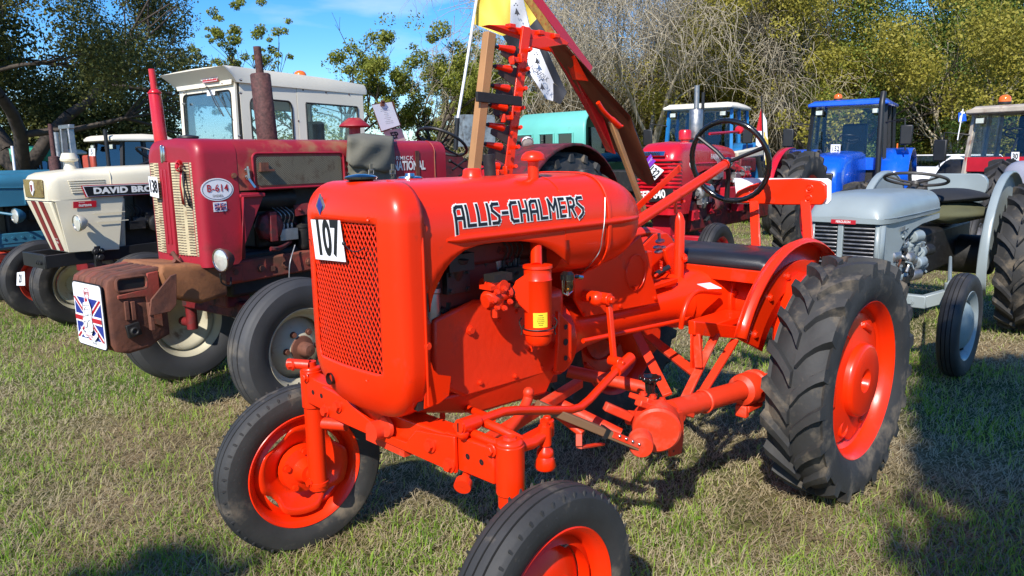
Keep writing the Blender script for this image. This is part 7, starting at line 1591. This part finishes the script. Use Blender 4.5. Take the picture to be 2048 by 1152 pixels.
def stick_flag(label, px0, py0, px1, py1, Y, shapes, poles=M_blk, r=.012):
    t = thing('small_flag', label, 'flag'); b = MB(); b.tube([at(px0, py0, Y), at(px1, py1, Y)], r, 8); b.build('pole', poles, t)
    for nm, m, P_ in shapes:
        b = MB(); n_ = len(P_); b.plate([at(px, py, Y + .03 + .02 * math.sin(px * .5)) for px, py in P_], (0, .004, 0)); b.build(nm, m, t)
stick_flag('red, white and yellow flag furled on a thin black pole behind the steering wheel', 1523, 192, 1528, 345, 12.5, [('red_cloth', M_red, ((1522, 218), (1512, 262), (1525, 262), (1525, 220))), ('white_cloth', M_fwht, ((1512, 262), (1512, 290), (1526, 300), (1526, 262))), ('white_cloth', M_fwht, ((1526, 225), (1533, 240), (1536, 290), (1527, 330))), ('yellow_cloth', M_fyel, ((1528, 262), (1536, 275), (1537, 330), (1531, 330)))])
stick_flag('small blue and white flag on a mirror arm near the right edge', 1926, 218, 1915, 280, 11.3, [('blue_cloth', M_blue, ((1917, 225), (1932, 228), (1933, 242), (1917, 243))), ('white_stripe', M_fwht, ((1922, 222), (1930, 224), (1926, 246), (1918, 244)))], M_pap, .008)
# ================================================================ trees
rt2 = np.random.default_rng(11)
M_bark = mat('dark_oak_bark', (.055, .042, .032), .9, var=.35, vscale=10, bump=.6, bscale=30)
M_barkp = mat('pale_birch_bark', (.36, .31, .22), .85, var=.3, vscale=10)
M_twig = mat('grey_brown_twigs', (.30, .25, .16), .9, var=.3)
M_lfd = leafmat('dark_oak_leaf', [(0, (.035, .045, .010)), (.5, (.095, .105, .024)), (1, (.23, .21, .06))], trans=.25)
M_lfm = leafmat('spring_leaf', [(0, (.08, .10, .016)), (.5, (.20, .23, .03)), (1, (.40, .39, .08))], trans=.35)
M_lfy = leafmat('yellow_green_leaf', [(0, (.10, .10, .018)), (.5, (.29, .26, .035)), (1, (.52, .44, .10))], trans=.35)
M_lfg = leafmat('fresh_green_leaf', [(0, (.05, .085, .018)), (.5, (.12, .19, .035)), (1, (.27, .34, .08))], trans=.35)
def tubes_np(segs, n=4):
    """segs: list of (p0, p1, r0, r1) -> one numpy mesh"""
    S = np.array([[*a, *b_, r0, r1] for a, b_, r0, r1 in segs], dtype=np.float64); p0, p1, r0, r1 = S[:, :3], S[:, 3:6], S[:, 6], S[:, 7]
    d = p1 - p0; d /= np.linalg.norm(d, axis=1, keepdims=True) + 1e-9; ref = np.where(np.abs(d[:, 2:3]) > .9, [[1, 0, 0]], [[0, 0, 1]]); u = np.cross(d, ref); u /= np.linalg.norm(u, axis=1, keepdims=True) + 1e-9; v = np.cross(d, u)
    a = np.arange(n) * 2 * np.pi / n; ring = u[:, None] * np.cos(a)[None, :, None] + v[:, None] * np.sin(a)[None, :, None]
    V0 = p0[:, None] + ring * r0[:, None, None]; V1 = p1[:, None] + ring * r1[:, None, None]; vs = np.concatenate([V0, V1], 1).reshape(-1, 3)
    k = np.arange(len(S))[:, None] * 2 * n; f = []
    for i in range(n): j = (i + 1) % n; f.append(k + [i, j, n + j, n + i])
    return vs, np.stack(f, 1).reshape(-1, 4)
def grow(p, d, length, r, depth, out, rg_, spread=.5, up=.15, kids=(2, 3), shrink=.72, seglen=5, tips=None, droop=0, wob=.12):
    d = d / np.linalg.norm(d); n = seglen; q = p.copy(); rr0 = r
    for i in range(n):
        d = d + rg_.normal(0, wob, 3) + np.array([0, 0, up * .1 - droop * (.12 if depth < 2 else 0)]); d /= np.linalg.norm(d); q2 = q + d * length / n; r1 = r * (1 - .45 * (i + 1) / n)
        out.append((q, q2, rr0, r1)); rr0 = r1; q = q2
        if depth > 0 and i >= 1 and rg_.random() < .5:
            dd = d + rg_.normal(0, spread, 3); grow(q, dd, length * shrink * (.5 + .5 * rg_.random()), r1 * .6, depth - 1, out, rg_, spread, up, kids, shrink, max(3, seglen - 1), tips, droop, wob)
    if depth > 0:
        for _ in range(rg_.integers(kids[0], kids[1] + 1)):
            dd = d + rg_.normal(0, spread, 3); grow(q, dd, length * shrink * (.7 + .5 * rg_.random()), r1 * .75, depth - 1, out, rg_, spread, up, kids, shrink, max(3, seglen - 1), tips, droop, wob)
    elif tips is not None: tips.append(q)
def leaf_cloud(C, Rr, n, size, flat=.8, hollow=.5):
    """n leaf quads spread over clumps C (k,3) with radii Rr"""
    k = len(C); w_ = Rr ** 2; idx = rt2.choice(k, n, p=w_ / w_.sum()); d = rt2.normal(0, 1, (n, 3)); d /= np.linalg.norm(d, axis=1, keepdims=True); rr = (hollow + (1 - hollow) * rt2.random(n)) ** .7 * (1 + .25 * rt2.normal(0, 1, n) * (rt2.random(n) < .3))
    P = C[idx] + d * (Rr[idx] * rr)[:, None] * np.array([1, 1, flat]); nrm = d * .7 + rt2.normal(0, .7, (n, 3)) + [0, 0, .35]; nrm /= np.linalg.norm(nrm, axis=1, keepdims=True)
    t = rt2.normal(0, 1, (n, 3)); u = np.cross(nrm, t); u /= np.linalg.norm(u, axis=1, keepdims=True); v = np.cross(nrm, u); s = size * (.55 + .9 * rt2.random(n))[:, None]
    Q = np.stack([P - u * s * .5, P + v * s * .28 + nrm * s * .05, P + u * s * .5, P - v * s * .28], 1).reshape(-1, 3); F = np.arange(n * 4).reshape(n, 4)
    tint = np.repeat(np.clip(.25 + .55 * rt2.random(n) ** 1.3 + .25 * (rt2.random(k)[idx] - .5), 0, 1), 4); return Q, F, tint
def tree(name, label, pos, H_, spread_, trunk_r, leafm, nleaf, lsize, seed, bark=None, group=None, nclump=40, first=.3, lean=(0, 0), crown_z=.6, depth=4, clr=.16, kids=(2, 3), flat=.8, twigs=None, droop=0, up=.3, fine=0, spr=.42, lim=None):
    t = thing(name, label, 'tree', tuple(pos), 0, group); rg_ = np.random.default_rng(seed); segs = []; tips = []
    d0 = np.array([lean[0], lean[1], 1.0]); p = np.array([0, 0, -.05]); r = trunk_r; th = H_ * first
    q = p.copy(); d = d0 / np.linalg.norm(d0)
    for i in range(5): d = d + rg_.normal(0, .05, 3); d /= np.linalg.norm(d); q2 = q + d * th / 5; segs.append((q, q2, r, r * .93)); r *= .93; q = q2
    for k in range(4 if H_ > 4 else 3):
        a = 2 * math.pi * (k + rg_.random() * .6) / 4; dd = np.array([math.cos(a) * spread_, math.sin(a) * spread_, .9]); grow(q, dd, H_ * .34, r * .6, depth, segs, rg_, .42, up, kids, .74, 5, tips, droop)
    grow(q, d, H_ * .36, r * .7, depth, segs, rg_, .35, up, kids, .74, 5, tips, droop)
    if lim:
        px_ = lambda q: 1024 + 1480 * (pos[0] + q[0]) / (pos[1] + q[1])
        segs = [s for s in segs if px_(s[1]) < lim]; tips = [q for q in tips if px_(q) < lim - 25 * rg_.random()]
    T0 = np.array(tips)
    if fine and len(T0):
        for _ in range(fine):
            q = T0[rg_.integers(len(T0))] + rg_.normal(0, .25, 3); d = rg_.normal(0, 1, 3) + [0, 0, -droop]; r_ = .009
            for _k in range(4): d = d / np.linalg.norm(d) + rg_.normal(0, .3, 3) + [0, 0, -droop * .4]; q2 = q + d * .22; segs.append((q, q2, r_, r_ * .75)); r_ *= .75; q = q2
    vs, fs = tubes_np([s for s in segs if s[2] > (twigs or .006) or fine], 4 if fine else 5); o = arr_mesh('trunk', vs, fs, bark or M_bark, t, smooth=True)
    if nleaf:
        T = np.array(tips); C = T[rg_.choice(len(T), min(len(T), nclump), replace=False)]; Rr = H_ * clr * (.5 + .9 * rg_.random(len(C))) * .55
        Q, F, ti = leaf_cloud(C, Rr, nleaf, lsize, flat, .35); arr_mesh('crown', Q, F, leafm, t, attr=ti)
    return t
def gp_(px, Y): p = at(px, 400, Y); return (p.x, p.y, 0)
tree('oak_tree', 'huge dark oak filling the upper left corner', gp_(95, 17), 8.4, .85, .42, M_lfd, 150000, .062, 4, lim=400, nclump=260, first=.16, lean=(-.35, 0), depth=5, clr=.13)
tree('oak_tree', 'dark oak at the left edge behind the huge one', gp_(-60, 22), 8.5, 1.1, .35, M_lfd, 50000, .11, 9, nclump=120, first=.2, depth=4)
tree('young_oak_tree', 'round topped oak showing above the white cab visor', gp_(545, 30), 5.6, .4, .18, M_lfm, 12000, .09, 14, nclump=90, first=.4, clr=.065)
tree('bare_oak_tree', 'twisted nearly leafless oak right of the white cab', gp_(695, 27), 5.2, .8, .24, M_lfm, 1500, .10, 19, nclump=30, first=.28, depth=5)
tree('oak_tree', 'leafy green oak between the clipboard and the timber stake', gp_(860, 26), 5.0, .75, .24, M_lfm, 48000, .085, 25, nclump=190, first=.22, clr=.10)
tree('oak_tree', 'pale green oak behind the cutter bar', gp_(960, 33), 5.0, .9, .2, M_lfm, 34000, .10, 29, nclump=120, first=.2, clr=.11)
tree('bare_birch_tree', 'pale leafless birch with drooping twigs right of the red flag', gp_(1300, 24), 8.5, .9, .2, M_lfm, 0, .1, 33, bark=M_barkp, first=.2, depth=5, kids=(2, 3), twigs=.004, droop=.5, up=.1, fine=7000)
tree('bare_birch_tree', 'tall leafless birch behind the brown board', gp_(1200, 27), 9.0, 1.1, .22, M_lfm, 0, .1, 35, bark=M_barkp, first=.22, depth=5, kids=(2, 3), twigs=.004, droop=.5, up=.1, fine=7000)
tree('bare_willow_tree', 'grey leafless tree low behind the turquoise cab', gp_(1120, 28), 5.6, 1.1, .2, M_lfm, 2500, .1, 37, bark=M_twig, first=.15, depth=5, kids=(2, 3), twigs=.004, droop=.5, fine=7000)
tree('bare_willow_tree', 'grey leafless tree behind the cabs of the red tractor group', gp_(1400, 29), 6.2, 1.1, .2, M_lfy, 5000, .1, 39, bark=M_twig, first=.12, depth=5, kids=(2, 3), twigs=.004, droop=.4, fine=7000)
for i, (px, Y, H_, lf, nl, sd_, lb) in enumerate(((1480, 27, 8.2, M_lfy, 95000, 41, 'yellow green tree above the white cab roof'), (1640, 25, 8.4, M_lfy, 110000, 43, 'broad yellow green tree behind the blue cab'), (1800, 27, 9.0, M_lfm, 90000, 45, 'tall spring green tree right of the blue cab'), (1920, 25, 6.0, M_lfg, 55000, 47, 'fresh green tree behind the small blue and white flag'), (2060, 24, 9.0, M_lfg, 95000, 49, 'dense dark green tree at the upper right edge'))):
    tree('woodland_tree', lb, gp_(px, Y), H_, 1.0, .2, lf, nl, .085, sd_, nclump=260, first=.06, clr=.15, group=None)
for i, (px, Y, H_, sd_, lb) in enumerate(((1900, 22.5, 5.4, 51, 'pale bare multi-stemmed tree beside the red cab'), (1945, 23, 5.8, 53, 'second pale bare tree just left of the beacon of the red cab'), (1850, 23.5, 5.0, 55, 'thin pale bare tree right of the blue tractor'))):
    tree('bare_thicket_tree', lb, gp_(px, Y), H_, .5, .11, M_lfg, 1500, .09, sd_, bark=M_barkp, first=.2, depth=5, kids=(2, 3), twigs=.004, up=.6)
# continuous undergrowth behind the vehicles and the far wood
def mass(name, label, x0, x1, Y0, Y1, h0, h1, n, lf, size, seed):
    r = np.random.default_rng(seed); k = int(60 + abs(x1 - x0) / 12); px = x0 + (x1 - x0) * r.random(k); Yc = Y0 + (Y1 - Y0) * r.random(k); C = []
    for a, yy in zip(px, Yc): p = at(a, 400, yy); C.append((p.x, yy, (h0 + (h1 - h0) * r.random()) * r.random() ** .6))
    C = np.array(C); Rr = .7 + 1.0 * r.random(k); Q, F, ti = leaf_cloud(C, Rr, n, size, .9, .3); Q[:, 2] = np.maximum(Q[:, 2], .02); o = arr_mesh(name, Q, F, lf, None, attr=ti); tag(o, label, 'undergrowth', kind='stuff')
mass('hedge_undergrowth', 'dark hedge and scrub low behind the left row of tractors', -350, 330, 21, 26, 1.0, 4.4, 150000, M_lfd, .10, 61)
mass('hedge_undergrowth', 'olive scrub along the back of the field in the middle', 480, 1150, 27, 32, .6, 2.2, 60000, M_lfm, .12, 62)
mass('woodland_undergrowth', 'yellow green thicket behind the tractors on the right', 1120, 1700, 28, 33, 1.0, 5.2, 170000, M_lfy, .095, 63)
mass('woodland_undergrowth', 'green thicket at the far right below the tall trees', 1600, 2350, 27, 32, 1.0, 6.0, 150000, M_lfg, .10, 64)
mass('far_woodland', 'far wood closing the view behind the right hand trees', 1350, 2500, 36, 42, 1.5, 9.5, 90000, M_lfm, .2, 65)
# unseen oak added behind the camera, its leaf clumps placed to shade the foreground
t = thing('added_shade_oak_tree', 'unseen oak added behind the camera to shade the right foreground', 'tree', (1.6, -5.2, 0)); segs = []; rg_ = np.random.default_rng(3)
for k in range(6): segs.append((np.array([0, 0, 1.2 * k - .05]), np.array([0, 0, 1.2 * (k + 1)]), .32 - .03 * k, .29 - .03 * k))
sh = -np.array(SUN_AZ) / math.hypot(*SUN_AZ); CC = []; RRR = []
for k in range(520):
    yy = 2.15 + 2.5 * rg_.random(); xx = 1.52 + (yy - 2.35) * .60 + 3.4 * rg_.random(); z = 5.6 + 1.2 * rg_.random()
    if k > 516: yy = 2.05 + .3 * rg_.random(); xx = -1.50 + .30 * rg_.random()  # last few clumps added to shade the lower left
    s_ = z / math.tan(SUN_EL); c = np.array([xx - sh[0] * s_ - 1.6, yy - sh[1] * s_ + 5.2, z]); CC.append(c); RRR.append(.24 + .08 * rg_.random())
    if k % 10 == 0: segs.append((np.array([0, 0, 4.0 + .1 * (k / 10)]), c, .07, .02))
vs, fs = tubes_np(segs, 6); arr_mesh('trunk', vs, fs, M_bark, t, smooth=True); Q, F, ti = leaf_cloud(np.array(CC), np.array(RRR), 80000, .17, .9, .05); arr_mesh('crown', Q, F, M_lfm, t, attr=ti)
